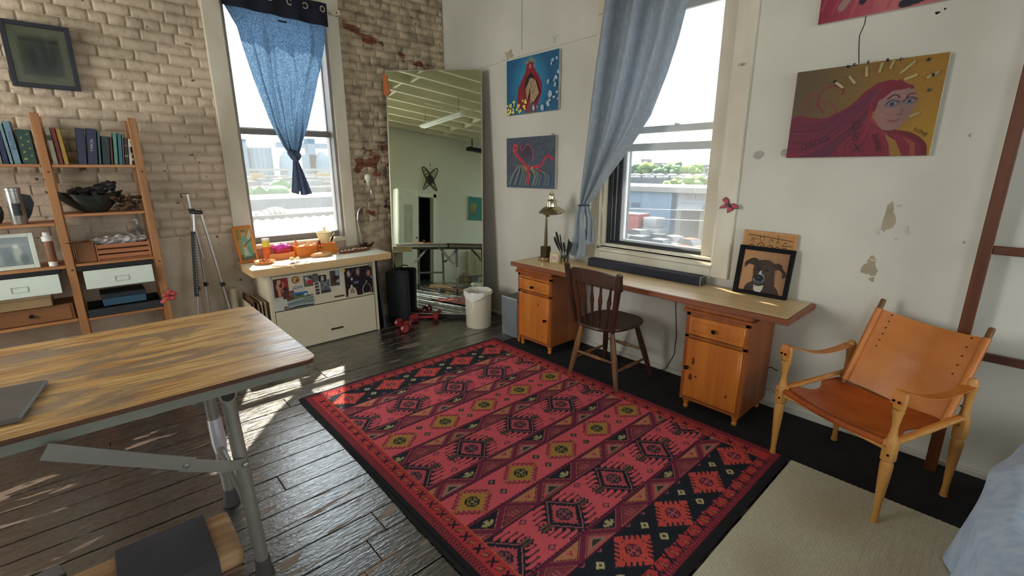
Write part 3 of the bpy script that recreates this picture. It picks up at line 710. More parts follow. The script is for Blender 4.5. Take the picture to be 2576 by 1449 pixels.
        K = [(u+a*.80, v), (u, v+b*.80), (u-a*.80, v), (u, v-b*.80)]; Q = []
        for i in range(4):
            p, q = K[i], K[(i+1) % 4]
            for k in range(6):
                t = k/6; Q.append((p[0]+(q[0]-p[0])*t, p[1]+(q[1]-p[1])*t)); t = (k+.5)/6; x, y = p[0]+(q[0]-p[0])*t, p[1]+(q[1]-p[1])*t; Q.append((u+(x-u)*.84, v+(y-v)*.84))
        poly(Q, (210, 88, 98)); rosette(u, v, .041, (64, 34, 52), (160, 96, 104))
        for s_ in (-1, 1):
            poly([(u+s_*(a-.004), v-.018), (u+s_*(a+.054), v-.018), (u+s_*(a+.054), v+.018), (u+s_*(a-.004), v+.018)], AR)
            for dv in (-.010, .0, .010): line([(u+s_*a, v+dv), (u+s_*(a+.05), v+dv)], .003, (170, 130, 112) if dv else (40, 26, 34))
            for dv in (-.022, .022): quad(u+s_*(a+.040), v+dv, .010, .007, (30, 24, 34)); quad(u+s_*(a+.018), v+dv, .009, .006, (30, 24, 34))
            for dv in (-.010, .010): quad(u+s_*(a+.058), v+dv, .006, .006, (30, 24, 34))
    for vc in (.577, 1.263, 1.955):
        for u in (.14, .504, .877, 1.252, 1.628): hexm(u, vc)
        for u in (-.045, .322, .69, 1.065, 1.44, 1.8):
            for dv in (-.092, .092): quad(u-dv*.05+.005, vc+dv, .023, .018, (86, 32, 60)); quad(u-dv*.05+.005, vc+dv, .016, .012, (208, 92, 104)); quad(u-dv*.05+.005, vc+dv, .009, .007, (170, 120, 120))
    # gold medallion bands
    for vc in (.922, 1.607):
        for u in (-.07, .245, .56, .871, 1.19, 1.51, 1.83):
            lobes(u, vc, .094, .076, 5, .013, (178, 110, 62), (104, 40, 36), True); quad(u, vc, .092, .074, GOLD)
            rosette(u, vc, .038, (22, 30, 34), (170, 150, 70))
        for u in (.088, .402, .716, 1.03, 1.35, 1.67):
            for s in (-1, 1): quad(u+s*.0, vc+s*.046, .024, .022, (28, 24, 26)); quad(u+s*.0, vc+s*.046, .013, .011, (150, 150, 116)); quad(u+s*.0, vc+s*.046, .006, .005, (60, 60, 50))
    for i, (va, vb) in enumerate(bands): zigband(va, vb, [.0, .22, .1, .3, .16, .05][i])
    C.clip = None
    # woven mottling and a paler worn strip
    rng = np.random.default_rng(4); nz = rng.normal(0, 1, C.a.shape[:2])[..., None]*5
    C.a = np.clip(C.a*.98+nz, 0, 255)
    return C
rug = thing('patterned_rug', 'red and navy woven tribal-pattern rug with black edge covering the plank floor', 'rug', (.868, .63, 0))
Cr = paint_rug()
yy = np.linspace(0, 2.49, Cr.ny); wob = .0006*np.sin(yy*7)[:, None]+.0006*np.sin(Cr.X*9+Cr.Y*4)
Cr.mesh('pile', attr_mat('rug_pile', .95, .6, 260), rug, Matrix.Translation((0, 0, .0135)), False, wob)
mb = MB(); mb.bx(-.004, 1.739, -.004, 2.494, .0095, .0118, .001); obj('backing', mb, mat('black_rug_binding', (22, 22, 26), .95), rug)
mb = MB()
pts = [(-.006-.010*math.sin(y*2.1)**2-.012*(y < 1.9)*math.sin((1.9-y)*1.6), y) for y in np.linspace(2.49, 0, 40)]
mb.prism([(0.03, 2.49)]+pts+[(0.03, 0)], .0015, .0085); obj('underlay_edge', mb, mat('black_rug_binding', (22, 22, 26), .95), rug)

mb = MB(); rnd = random.Random(5)
P = [(2.602, 3.02), (3.118, 3.03), (3.118, -1.2), (2.592, -1.2)]+[(2.592+rnd.uniform(-.004, .004), y) for y in np.linspace(-1, .62, 12)]+[(2.612, .64), (2.61, 1.8)]
mb.prism(P, .0005, .004); one('felt_mat', mb, mat('black_felt', (17, 17, 18), .97, var=.4, vs=(14, 14, 14), bump=.5, bs=150), 'black felt mat running along the foot of the white wall under the desk', 'mat')

def jute():
    C = Canvas(1.75, 1.78, .006, (216, 208, 182)); rng = np.random.default_rng(9)
    X, Y = C.X, C.Y
    for cx, cy, r, c, a in ((1.45, 1.5, .14, (186, 160, 130), .4), (1.3, 1.2, .12, (196, 160, 136), .35), (1.05, 1.3, .14, (200, 166, 142), .35), (1.55, 1.0, .1, (150, 130, 100), .3), (.9, 1.62, .12, (160, 140, 112), .3), (1.2, .8, .2, (160, 140, 120), .3)): C.ell(cx, cy, r, r*.8, c, a, soft=.8)
    rib = (np.sin(Y*2*math.pi/.012)*6)[..., None]; C.a = np.clip(C.a+rib+rng.normal(0, 5, C.a.shape[:2])[..., None], 0, 255); return C
jr = thing('jute_rug', 'pale beige woven rug in the lower right under the leather chair', 'rug', (.83, -1.165, 0))
Cj = jute(); Cj.mesh('weave', attr_mat('jute_weave', .95, .5, 220), jr, Matrix.Translation((0, 0, .0105)), False, .0009*np.sin(Cj.Y*2*math.pi/.024))
mb = MB(); mb.bx(-.002, 1.752, -.002, 1.782, .0035, .0085, .003); obj('edge_binding', mb, mat('jute_edge', (166, 150, 112), .9), jr)

# ================================================================ DESK WITH TWO PINE CABINETS
mdtop = mat('desk_laminate', (224, 194, 146), .34, rgb2=(212, 178, 128), vs=(20, 1.2, 8), bump=.08, bs=60)
mdedge = wood('desk_edge_wood', (138, 78, 46), (112, 58, 32), 'y', .45, 30)
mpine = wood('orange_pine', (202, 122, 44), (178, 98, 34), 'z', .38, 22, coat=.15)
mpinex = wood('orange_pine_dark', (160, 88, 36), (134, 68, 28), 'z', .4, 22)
mknob = mat('black_iron_knob', (22, 20, 20), .35, .6)
mknot = mat('pine_knot', (84, 40, 16), .5)
DK0 = (2.66, .755, 0)
desk_ = thing('desktop', 'long wood-edged desk top resting on two pine cabinets under the right window', 'desk', (2.89, 1.85, .72))
mb = MB()
mb.prism([(2.672, .762), (3.10, .772), (3.118, 2.93), (2.672, 2.943)], .722, .7515); obj('board', mb, mdtop, desk_, world=True)
mb = MB(); mb.bx(2.655, 2.674, .752, 2.952, .715, .750, .003); mb.bx(2.66, 3.11, .748, .770, .715, .750, .003); mb.bx(2.66, 3.11, 2.935, 2.955, .715, .750, .003); obj('edge_band', mb, mdedge, desk_, world=True)
def cabinet(name, y0, y1, label, hinge, knots, slide=False):
    cx, cy = 2.69, (y0+y1)/2; w = y1-y0; D = .40
    t = thing(name, label, 'cabinet', (cx, cy, 0), 0)
    # local: x into the wall, y along the wall
    h = w/2
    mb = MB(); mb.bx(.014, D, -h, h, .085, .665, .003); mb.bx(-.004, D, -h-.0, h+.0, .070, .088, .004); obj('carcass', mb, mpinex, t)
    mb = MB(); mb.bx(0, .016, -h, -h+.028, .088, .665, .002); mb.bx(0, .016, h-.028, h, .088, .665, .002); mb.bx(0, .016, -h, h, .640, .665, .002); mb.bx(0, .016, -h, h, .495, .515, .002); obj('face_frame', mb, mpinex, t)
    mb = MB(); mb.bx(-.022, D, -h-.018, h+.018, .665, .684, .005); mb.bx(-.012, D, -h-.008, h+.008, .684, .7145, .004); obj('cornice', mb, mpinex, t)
    def raised(nm, ya, yb, za, zb):
        mb = MB(); mb.bx(-.010, .012, ya, yb, za, zb, .006); mb.bx(-.014, -.006, ya+.028, yb-.028, za+.028, zb-.028, .004) if zb-za < .3 else mb.bx(-.013, -.006, ya+.014, yb-.014, za+.014, zb-.014, .006)
        return obj(nm, mb, mpine, t, True)
    dr = raised('drawer', -h+.022, h-.022, .520, .640 if not slide else .620)
    def knob(par, y, z):
        mb = MB(); mb.lathe([(.006, 0), (.006, .012), (.012, .018), (.014, .026), (.009, .033), (0.0005, .034)], 12, (-.012, y, z), (-1, 0, 0)); obj('knob', mb, mknob, par, True)
    knob(dr, 0, .580 if not slide else .565)
    if slide:
        mb = MB(); mb.bx(-.008, .01, -h+.022, h-.022, .626, .640, .003); mb.cyl((-.006, 0, .633), (-.02, 0, .633), .006); obj('pull_out_board', mb, mpine, t)
    dd = raised('door', -h+.022, h-.022, .094, .492)
    knob(dd, hinge*(h-.045), .305)
    for (ky, kz, r, s) in knots:
        mb = MB(); mb.prism([(ky+r*math.cos(a)*(.7 if True else 1), kz+s*math.sin(a)*(1+.3*math.sin(a))) for a in np.linspace(0, 2*math.pi, 12, endpoint=False)], 0, .0006)
        mb.xf(Matrix(((0, 0, -1, -.0134), (1, 0, 0, 0), (0, 1, 0, 0), (0, 0, 0, 1)))); obj('knot', mb, mknot, dd)
    for fx in (.03, D-.03):
        for fy in (-h+.035, h-.035):
            mb = MB(); mb.lathe([(.011, 0), (.015, .006), (.017, .02), (.013, .028), (.02, .05), (.022, .071)], 12, (fx, fy, .0005), cap=True); obj('foot', mb, mpine, t, True)
    return t
cabinet('pine_cabinet', .945, 1.33, 'orange pine cabinet with knotty door under the right end of the desk', 1, [(.115, .345, .012, .026), (.125, .235, .018, .022), (.09, .25, .012, .006), (-.105, .185, .009, .010)])
cabinet('pine_cabinet', 2.492, 2.890, 'orange pine cabinet under the left end of the desk beside the grey speaker', -1, [(-.06, .42, .010, .012), (-.12, .15, .006, .007), (.03, .33, .005, .006)], True)

# bits around the desk
mb = MB(); mb.bx(2.722, 2.99, 2.906, 2.93, .001, .36, .002); one('pine_board', mb, mpine, 'narrow pine board standing against the left side of the left pine cabinet', 'board')
sp = thing('speaker_box', 'small grey loudspeaker box standing on the floor between bin and desk', 'speaker', (2.89, 3.09, 0))
mb = MB(); mb.bx(-.115, .14, -.105, .105, .002, .372, .004); obj('case', mb, mat('black_speaker_case', (30, 30, 34), .4), sp)
mb = MB(); mb.bx(-.128, -.114, -.108, .108, .001, .374, .004); obj('front_grille', mb, mat('silver_grey_grille', (128, 132, 140), .5, .3, bump=.2, bs=300), sp)
mb = MB(); mb.bx(-.130, -.116, -.108, .108, .366, .376, .002); obj('top_trim', mb, mat('bright_trim', (210, 212, 216), .3, .6), sp)
# soundbar
sbar = thing('soundbar', 'long black cloth-covered soundbar lying on the desk under the window', 'speaker', (3.045, 1.895, .752))
mb = MB(); mb.bx(-.045, .045, -.475, .475, .0008, .062, .006, 2); obj('body', mb, mat('navy_black_speaker_cloth', (34, 36, 48), .75, bump=.2, bs=400), sbar)
mb = MB(); mb.bx(-.046, .046, -.484, -.474, .0006, .063, .003); obj('end_cap', mb, mat('dark_grey_end_cap', (70, 72, 76), .3, .4), sbar)
mb = MB(); mb.bx(-.046, .046, .474, .484, .0006, .063, .003); obj('end_cap', mb, mat('dark_grey_end_cap', (70, 72, 76), .3, .4), sbar)
mb = MB()
for pts in ([(-.047, -.485, .002), (-.047, -.485, .062), (.046, -.485, .062)],): mb.tube(pts, .0016, 5)
obj('metal_rim', mb, mat('bright_trim', (210, 212, 216), .3, .6), sbar)
# desk lamp
mch = mat('polished_nickel', (200, 190, 165), .16, 1, var=.03); mbrz = mat('aged_bronze', (96, 84, 56), .32, .9)
lamp = thing('desk_lamp', 'brass and nickel task lamp with wide conical shade on the left end of the desk', 'lamp', (2.90, 2.765, .7515))
mb = MB(); mb.lathe([(.0, .0005), (.062, .0005), (.066, .006), (.066, .034), (.060, .040), (0, .042)], 28); obj('base', mb, mch, lamp, True)
mb = MB(); mb.bx(-.032, .032, -.034, .034, .040, .128, .004); obj('counterweight', mb, mbrz, lamp)
mb = MB(); mb.cyl((0, 0, .128), (0, -.004, .37), .016, .008, 14); mb.cyl((0, -.004, .37), (0, -.004, .43), .006); obj('stem', mb, mbrz, lamp, True)
mb = MB(); mb.sph((0, -.004, .392), .012, 10); mb.cyl((-.004, -.004, .392), (-.004, -.03, .390), .004); mb.sph((-.004, -.032, .39), .009, 8); obj('clamp_knob', mb, mbrz, lamp, True)
mb = MB(); mb.tube([(0, -.004, .42), (0, -.02, .47), (0, -.045, .50)], .007); obj('neck', mb, mbrz, lamp, True)
sh = [(.112, 0), (.104, .012), (.072, .040), (.044, .052), (.043, .055), (.040, .098), (.036, .104), (.026, .108), (.025, .150), (.02, .156), (.0, .158)]
S0 = Vector((0, -.065, .424)); ax = (-.10, -.06, 1)
mb = MB(); mb.lathe(sh, 30, S0, ax); bmesh.ops.solidify(mb.b, geom=list(mb.b.faces), thickness=.0015); obj('shade', mb, mch, lamp, True)
mb = MB(); mb.sph(S0+Vector((0, 0, .024)), .022, 12, (1, 1, 1.3)); obj('bulb', mb, mat('lamp_bulb_glass', (235, 228, 205), .2), lamp, True)
mb = MB(); mb.cyl(S0+Vector((-.012, -.01, .155)), S0+Vector((-.016, -.012, .172)), .006); obj('finial', mb, mch, lamp, True)
# picture frame, vase of feathers
fr = thing('small_photo', 'tiny pale wooden photo frame standing beside the desk lamp', 'picture frame', (2.868, 2.635, .752), 0, rot=(0, 0, math.radians(-62)))
# local x to the right as seen from the room, y forward
def frame_box(par, w, h, b, d, m, tilt=.0, z0=.001):
    mb = MB(); R = Matrix.Translation((0, 0, z0)) @ Matrix.Rotation(tilt, 4, 'X')
    mb.bx(-w/2, -w/2+b, 0, d, 0, h, .002); mb.bx(w/2-b, w/2, 0, d, 0, h, .002); mb.bx(-w/2+b, w/2-b, 0, d, 0, b, .002); mb.bx(-w/2+b, w/2-b, 0, d, h-b, h, .002); mb.xf(R); return obj('frame', mb, m, par), R
_, R = frame_box(fr, .078, .092, .018, .014, wood('limed_oak', (204, 184, 144), (186, 164, 122), 'z', .5), -.12)
mb = MB(); mb.bx(-.03, .03, .007, .012, .012, .08); mb.xf(R); obj('backing', mb, mat('frame_mat_card', (236, 232, 220), .8), fr)
mb = MB(); mb.bx(-.016, .016, .0052, .0068, .026, .066); mb.xf(R); obj('print', mb, mat('pinkish_photo', (206, 150, 146), .5, var=.4, vs=(60, 60, 60)), fr)
vs = thing('glass_vase', 'clear glass jar holding black feathers on the desk', 'vase', (2.93, 2.57, .7515))
mb = MB(); mb.lathe([(.0, .004), (.034, .004), (.035, .012), (.035, .10), (.031, .112), (.033, .122)], 22); bmesh.ops.solidify(mb.b, geom=list(mb.b.faces), thickness=.002); obj('jar', mb, glass_mat('vase_glass', (.86, .9, .86)), vs, True)
mb = MB(); mb.lathe([(.0, .0005), (.036, .0005), (.036, .018), (.0, .019)], 22); obj('jar_foot', mb, mat('gold_paint', (150, 118, 50), .35, .8), vs, True)
mfe = mat('black_feather', (18, 20, 22), .5, bump=.3, bs=120)
def feather(base, tip, w, side):
    base, tip = Vector(base), Vector(tip); n = 9; mb = MB(); d = tip-base; pts = []; ws = []
    for i in range(n+1):
        t = i/n; p = base+d*t+Vector(side)*(.012*math.sin(t*math.pi)); pts.append(p); ws.append(.003 if t < .35 else w*math.sin(min(1, (t-.3)/.55)*math.pi/2)*(1 if t < .9 else .62))
    mb.strip(pts, ws, .0015, side=(.3, 1, .1)); mb.tube(pts, .0012, 5); o = obj('feather', mb, mfe, None)
    return o
for i, (tp, w) in enumerate([((-.01, .115, .215), .044), ((-.02, .085, .262), .040), ((-.01, .05, .245), .02), ((-.03, -.01, .185), .034), ((-.03, .02, .19), .032), ((-.01, -.06, .20), .036), ((-.02, -.085, .19), .040), ((0, -.04, .215), .016)]):
    f = feather((.0, .0, .02), tp, w, (0, .5 if tp[1] > 0 else -.5, 0)); f.location = vs.location
    tag(f, ['black feather leaning furthest left out of the glass jar', 'tallest black feather in the glass jar', 'black feather just right of the tallest one in the jar', 'short curled black feather low at the front of the jar', 'short black feather in the middle of the jar', 'narrow black feather leaning right out of the jar', 'black feather leaning furthest right out of the glass jar', 'thin black feather rising behind the right-leaning ones'][i], 'feather', 'black feathers in the glass jar')
    f.name = 'feather'
# cable under the desk
mb = MB(); P = [(3.03, 1.60, .71), (3.03, 1.585, .55), (3.03, 1.562, .36), (3.03, 1.565, .2), (3.02, 1.62, .07), (3.02, 1.74, .012), (2.98, 1.92, .012), (2.93, 2.08, .012), (3.0, 2.25, .012), (2.92, 2.42, .012)]
mb.tube(P, .0035, 6); one('power_cable', mb, mat('black_rubber', (20, 20, 20), .5), 'black power cable hanging from the desk and trailing over the mat', 'cable', smooth=True)

# ================================================================ PICTURES ON THE RIGHT WALL
mpaint = attr_mat('painted_canvas', .62, .3, 90)
mcan = mat('canvas_edge', (214, 208, 194), .8)
def wall_canvas(name, label, y0, y1, z0, z1, C, thick=.028, edge=mcan, tilt=0, rr=0):
    """y0 is the left side as seen (larger y)"""
    w = y0-y1; h = z1-z0; t = thing(name, label, 'painting', (XW-.004, (y0+y1)/2, z0)); t.rotation_euler = (rr, 0, 0)
    mb = MB(); mb.bx(-thick, 0, -w/2, w/2, 0, h, .002); obj('stretcher', mb, edge, t)
    C.mesh('painted_face', mpaint, t, Matrix(((0, 0, -1, -thick-.0012), (-1, 0, 0, w/2), (0, 1, 0, 0), (0, 0, 0, 1))), False)
    return t
def smear(C, rng, n, c, w, l, ang, al=.3, box=None):
    for _ in range(n):
        x = rng.uniform(*(box[:2] if box else (0, C.w))); y = rng.uniform(*(box[2:] if box else (0, C.h))); a = ang+rng.uniform(-.3, .3); ll = l*rng.uniform(.5, 1.3)
        C.line([(x, y), (x+ll*math.cos(a), y+ll*math.sin(a))], w*rng.uniform(.5, 1.3), c, al)
# woman with flowing magenta hair
def paint_woman():
    w, h = .64, .465; C = Canvas(w, h, .0028, (120, 96, 44)); rng = random.Random(2)
    X, Y = C.X/w, C.Y/h
    g = np.clip(X*1.25-.1, 0, 1)[..., None]; C.a = (1-g)*np.array((112, 92, 62))+g*np.array((184, 138, 24))
    g = np.clip((X-.62)*3, 0, 1)*np.clip((.62-Y)*3, 0, 1); C.a = C.a*(1-g[..., None]*.6)+np.array((206, 168, 20))*g[..., None]*.6
    S = lambda P: [(x*w, y*h) for x, y in P]
    # curls
    for P, c in (([(.12, .46), (.10, .60), (.14, .72), (.20, .70), (.21, .62), (.17, .60)], (150, 72, 60)), ([(.25, .50), (.19, .62), (.22, .76), (.31, .80), (.37, .74), (.36, .70)], (142, 52, 60)), ([(.24, .47), (.26, .42), (.34, .52), (.27, .62), (.24, .56)], (150, 72, 70)), ([(.06, .52), (.07, .64), (.12, .66)], (132, 80, 60))): C.curve(S(P), .009, c, .8)
    # mass of hair
    C.poly(S([(0, 0), (0, .47), (.06, .50), (.16, .46), (.26, .44), (.38, .50), (.46, .60), (.52, .70), (.60, .78), (.68, .80), (.76, .76), (.80, .70), (.78, .66), (.70, .64), (.64, .60), (.60, .52), (.595, .42), (.62, .34), (.70, .28), (.80, .25), (.90, .20), (.965, .12), (.985, 0)]), (140, 24, 56))
    C.poly(S([(.10, .0), (.20, .12), (.32, .30), (.45, .44), (.52, .56), (.58, .66), (.66, .74), (.6, .5), (.5, .3), (.34, .0)]), (98, 22, 66), .7)
    for k in range(60):
        t = k/60; y = .02+.45*t; C.curve(S([(0, y), (.15+.1*t, y*.9+.02), (.35, .2+.3*t), (.5, .42+.2*t), (.6, .62+.1*t)]), .004, rng.choice([(168, 30, 66), (110, 20, 58), (150, 36, 70), (90, 24, 74)]), .5, 8)
    for k in range(26):
        x = .40+.55*k/26; C.curve(S([(x, 0), (x-.02, .12), (.60+(x-.6)*.55, .26), (.585, .42), (.58, .56)]), .004, rng.choice([(160, 22, 44), (104, 16, 40), (176, 36, 66)]), .55, 8)
    C.poly(S([(.76, .0), (.74, .12), (.70, .24), (.78, .16), (.835, .0)]), (176, 132, 40)); C.poly(S([(.885, 0), (.875, .10), (.82, .20), (.90, .13), (.915, 0)]), (170, 104, 56), .8)
    C.curve(S([(.60, .34), (.72, .27), (.86, .22), (.95, .12), (.97, 0)]), .02, (120, 14, 34), .8)
    # face
    C.poly(S([(.61, .46), (.62, .58), (.66, .66), (.72, .70), (.80, .71), (.845, .66), (.86, .56), (.85, .46), (.82, .38), (.785, .30), (.74, .27), (.68, .28), (.64, .34)]), (170, 132, 122))
    C.ell(.67*w, .40*h, .05, .05, (196, 136, 126), .5, soft=.8); C.ell(.80*w, .5*h, .04, .07, (150, 116, 108), .5, soft=.9); C.ell(.72*w, .62*h, .06, .04, (182, 146, 138), .6, soft=.9)
    C.curve(S([(.60, .5), (.62, .62), (.68, .70), (.76, .73), (.82, .70)]), .014, (136, 14, 40), .9)
    C.poly(S([(.60, .62), (.66, .76), (.74, .79), (.80, .72), (.79, .69), (.70, .68), (.64, .60)]), (140, 16, 42))
    for ex, ey, r in ((.712, .545, .026), (.818, .56, .022)):
        C.ell(ex*w, ey*h, r, r*.55, (92, 100, 128), .8, .1, .5); C.ell(ex*w, ey*h, r*.72, r*.34, (150, 150, 166), .9, .1, .3); C.ell(ex*w, ey*h, r*.36, r*.34, (48, 66, 104), 1, 0, .2); C.ell(ex*w, ey*h, r*.18, r*.2, (16, 18, 26)); C.curve(S([(ex-.04, ey), (ex-.01, ey+.04), (ex+.03, ey+.03), (ex+.045, ey+.01)]), .004, (44, 44, 62), .8)
    C.curve(S([(.68, .60), (.71, .635), (.74, .63), (.752, .605)]), .006, (92, 14, 34)); C.curve(S([(.795, .60), (.815, .635), (.845, .635)]), .005, (92, 14, 34))
    C.curve(S([(.765, .58), (.775, .50), (.785, .45), (.765, .43)]), .003, (132, 98, 94), .7); C.ell(.775*w, .435*h, .012, .005, (138, 92, 88), .7, soft=.5)
    C.curve(S([(.70, .385), (.735, .368), (.775, .378)]), .005, (150, 70, 72), .9); C.curve(S([(.715, .36), (.74, .352), (.765, .362)]), .004, (168, 100, 96), .7)
    C.a = C.a*np.array((.84, .80, .80))
    return C
Cw = paint_woman()
pw = wall_canvas('woman_painting', 'large painting of a woman with flowing magenta hair on yellow ground', 1.021, .381, 1.589, 2.054, Cw, .03)
mink = mat('dark_paint_lettering', (52, 10, 30), .6); mclear = glass_mat('clear_crystal', (.9, .92, .86))
def on_paint(y, z, ang=0, d=.0335): return basis((XW-.004-d, y, z), (0, -math.cos(ang), math.sin(ang)), (0, math.sin(ang), math.cos(ang)))
text('lettering', 'LEADER', .042, mink, pw, on_paint(.88, 1.665, .35)); text('lettering', 'D', .06, mink, pw, on_paint(.70, 1.745, -.1)); text('lettering', 'E', .06, mink, pw, on_paint(.695, 1.69, -.1)); text('lettering', 'X', .06, mink, pw, on_paint(.68, 1.632, -.1)); text('lettering', 'SHINE', .034, mink, pw, on_paint(.60, 1.66, -1.25)); text('lettering', 'LOVE', .026, mink, pw, on_paint(.43, 1.70, -.6))
for i, (u, v, a, l) in enumerate([(.335, .80, -.7, .05), (.42, .84, -.9, .05), (.51, .91, -1.45, .05), (.60, .93, 1.4, .045), (.67, .95, 1.3, .04), (.77, .90, .75, .07), (.80, .80, .35, .05), (.93, .80, .5, .05), (.865, .42, .4, .04)]):
    y, z = 1.021-u*.64, 1.589+v*.465; c = Vector((XW-.04, y, z)); d = Vector((0, -math.cos(a), math.sin(a)))*l/2
    mb = MB(); mb.strip([c-d, c+d], .012, .007, side=(0, math.sin(a), math.cos(a))); obj('crystal', mb, mat('crystal_strip', (214, 196, 140), .15, trans=.5), pw, world=True)
for i, (u, v) in enumerate([(.30, .845), (.375, .99), (.42, 1.0), (.51, 1.01), (.635, 1.0), (.72, .99), (.885, .95), (.925, .62*1.05), (.93, .80)]):
    mb = MB(); mb.ico((XW-.042, 1.021-u*.64, 1.589+v*.465), .008, 1, nz=.5, seed=i); obj('bead', mb, mat('blue_black_bead', (34, 44, 62), .2), pw, world=True)
# the picture above it (mostly out of frame)
def paint_top():
    C = Canvas(.62, .46, .005, (150, 40, 62)); rng = random.Random(8)
    g = np.clip(C.X/.3, 0, 1)[..., None]; C.a = (1-g)*np.array((142, 26, 58))+g*np.array((190, 100, 104))
    smear(C, rng, 50, (200, 126, 126), .01, .09, 1.4, .35); smear(C, rng, 25, (160, 44, 56), .012, .08, 1.2, .4, (0, .3, 0, .46))
    C.curve([(.10, .06), (.15, .16), (.13, .30), (.18, .40)], .035, (160, 128, 116), .8); C.curve([(.19, .07), (.21, .2), (.2, .4)], .03, (26, 22, 40)); C.curve([(.36, .02), (.44, .035), (.56, .10)], .035, (24, 20, 34)); C.curve([(.42, .08), (.5, .13), (.58, .2)], .02, (196, 160, 150), .8); return C
wall_canvas('crimson_painting', 'crimson and pink abstract painting cut off by the top of the picture', .957, .39, 2.285, 2.745, paint_top(), .022)
# blue painting with the red crowned figure
def paint_blue():
    w, h = .655, .475; C = Canvas(w, h, .0032, (24, 92, 134)); rng = random.Random(3); S = lambda P: [(x*w, y*h) for x, y in P]
    C.ell(.46*w, .48*h, .18, .22, (56, 160, 190), .8, soft=.45); smear(C, rng, 60, (18, 80, 122), .02, .06, 1.5, .12)
    C.poly(S([(.24, .12), (.22, .30), (.24, .46), (.32, .62), (.39, .74), (.41, .86), (.47, .92), (.54, .86), (.56, .76), (.64, .64), (.70, .50), (.70, .34), (.64, .18), (.60, .02), (.44, .02)]), (132, 22, 34))
    for k in range(26): C.curve(S([(.45+rng.uniform(-.03, .03), .86), (.34+k*.012, .6), (.27+k*.015, .3), (.27+k*.013, .12)]), .006, rng.choice([(166, 30, 40), (96, 14, 26), (150, 26, 36)]), .45, 6)
    C.poly(S([(.36, .44), (.40, .62), (.50, .72), (.56, .60), (.46, .44)]), (36, 10, 16)); C.ell(.475*w, .82*h, .014, .018, (206, 160, 164), .9, soft=.5); C.ell(.475*w, .81*h, .006, .006, (220, 40, 60)); C.ell(.55*w, .82*h, .008, .016, (216, 140, 150), .8)
    C.ell(.30*w, .30*h, .02, .05, (190, 50, 46), .5, soft=.8)
    for k in range(9): x = .40+.02*k; C.line(S([(x, .90-abs(k-4)*.008), (x+(k-4)*.006, .985-abs(k-4)*.02)]), .005, (214, 168, 62))
    C.poly(S([(.40, .0), (.44, .18), (.50, .22), (.60, .14), (.57, 0)]), (112, 82, 76), .8); return C
pb = wall_canvas('blue_painting', 'blue canvas with a red crowned figure and glued paper shards', 3.502, 2.848, 2.018, 2.492, paint_blue(), .026)
pb.location.z = 2.018
mcard = mat('speckled_card', (158, 134, 100), .7, var=.35, vs=(70, 70, 70)); mye = mat('yellow_glass_shard', (232, 216, 104), .25, var=.2, vs=(30, 30, 30)); mbl = mat('pale_blue_shard', (160, 182, 196), .3)
def shard(par, u, v, r, m, nm, seed, W=(3.502, .654, 2.018, .474), n=4, d=.036, tilt=.3):
    rnd = random.Random(seed); a0 = rnd.random()*6; y = W[0]-u*W[1]; z = W[2]+v*W[3]
    P = [(r*rnd.uniform(.55, 1.1)*math.cos(a0+2*math.pi*k/n), r*rnd.uniform(.6, 1.2)*math.sin(a0+2*math.pi*k/n)) for k in range(n)]
    mb = MB(); mb.prism(P, 0, .003); M = Matrix.Translation((XW-d, y, z)) @ Matrix.Rotation(rnd.uniform(-tilt, tilt), 4, 'Z') @ Matrix.Rotation(rnd.uniform(-tilt, tilt), 4, 'Y') @ Matrix(((0, 0, -1, 0), (-1, 0, 0, 0), (0, 1, 0, 0), (0, 0, 0, 1)))
    mb.xf(M); obj(nm, mb, m, par, world=True)
rs = random.Random(31)
for i in range(34): shard(pb, rs.uniform(.01, .41), rs.uniform(.02, .24)*(1 if i % 3 else .8), .016, mye, 'yellow_shard', i)
for i, (u, v, r) in enumerate([(.97, .86, .016), (.90, .84, .022), (.88, .79, .015), (1.0, .62, .02), (.96, .54, .02), (.93, .50, .015), (.83, .50, .026), (.95, .42, .024), (.86, .28, .034), (.93, .22, .015), (.83, .12, .03), (.86, .18, .02), (.72, .07, .03), (.63, .09, .016), (.56, .08, .026), (.98, .30, .014), (1.0, .18, .015)]): shard(pb, u, v, r, mbl, 'blue_shard', 60+i, n=5)
for P in ([(.41, .44), (.51, .62), (.49, .40), (.44, .22)], [(.51, .62), (.60, .56), (.67, .33), (.58, .20), (.50, .17)]):
    mb = MB(); mb.prism([(3.502-u*.654, 2.018+v*.474) for u, v in P], 0, .004); mb.xf(Matrix(((0, 0, -1, XW-.040), (1, 0, 0, 0), (0, 1, 0, 0), (0, 0, 0, 1))) @ Matrix.Identity(4)); obj('card_wing', mb, mcard, pb, world=True)
mb = MB(); mb.strip([(XW-.046, 3.185, 2.30), (XW-.05, 3.145, 2.14)], .006, .004, side=(0, 1, 0)); obj('card_edge', mb, mat('pale_card', (196, 180, 150), .7), pb, world=True)
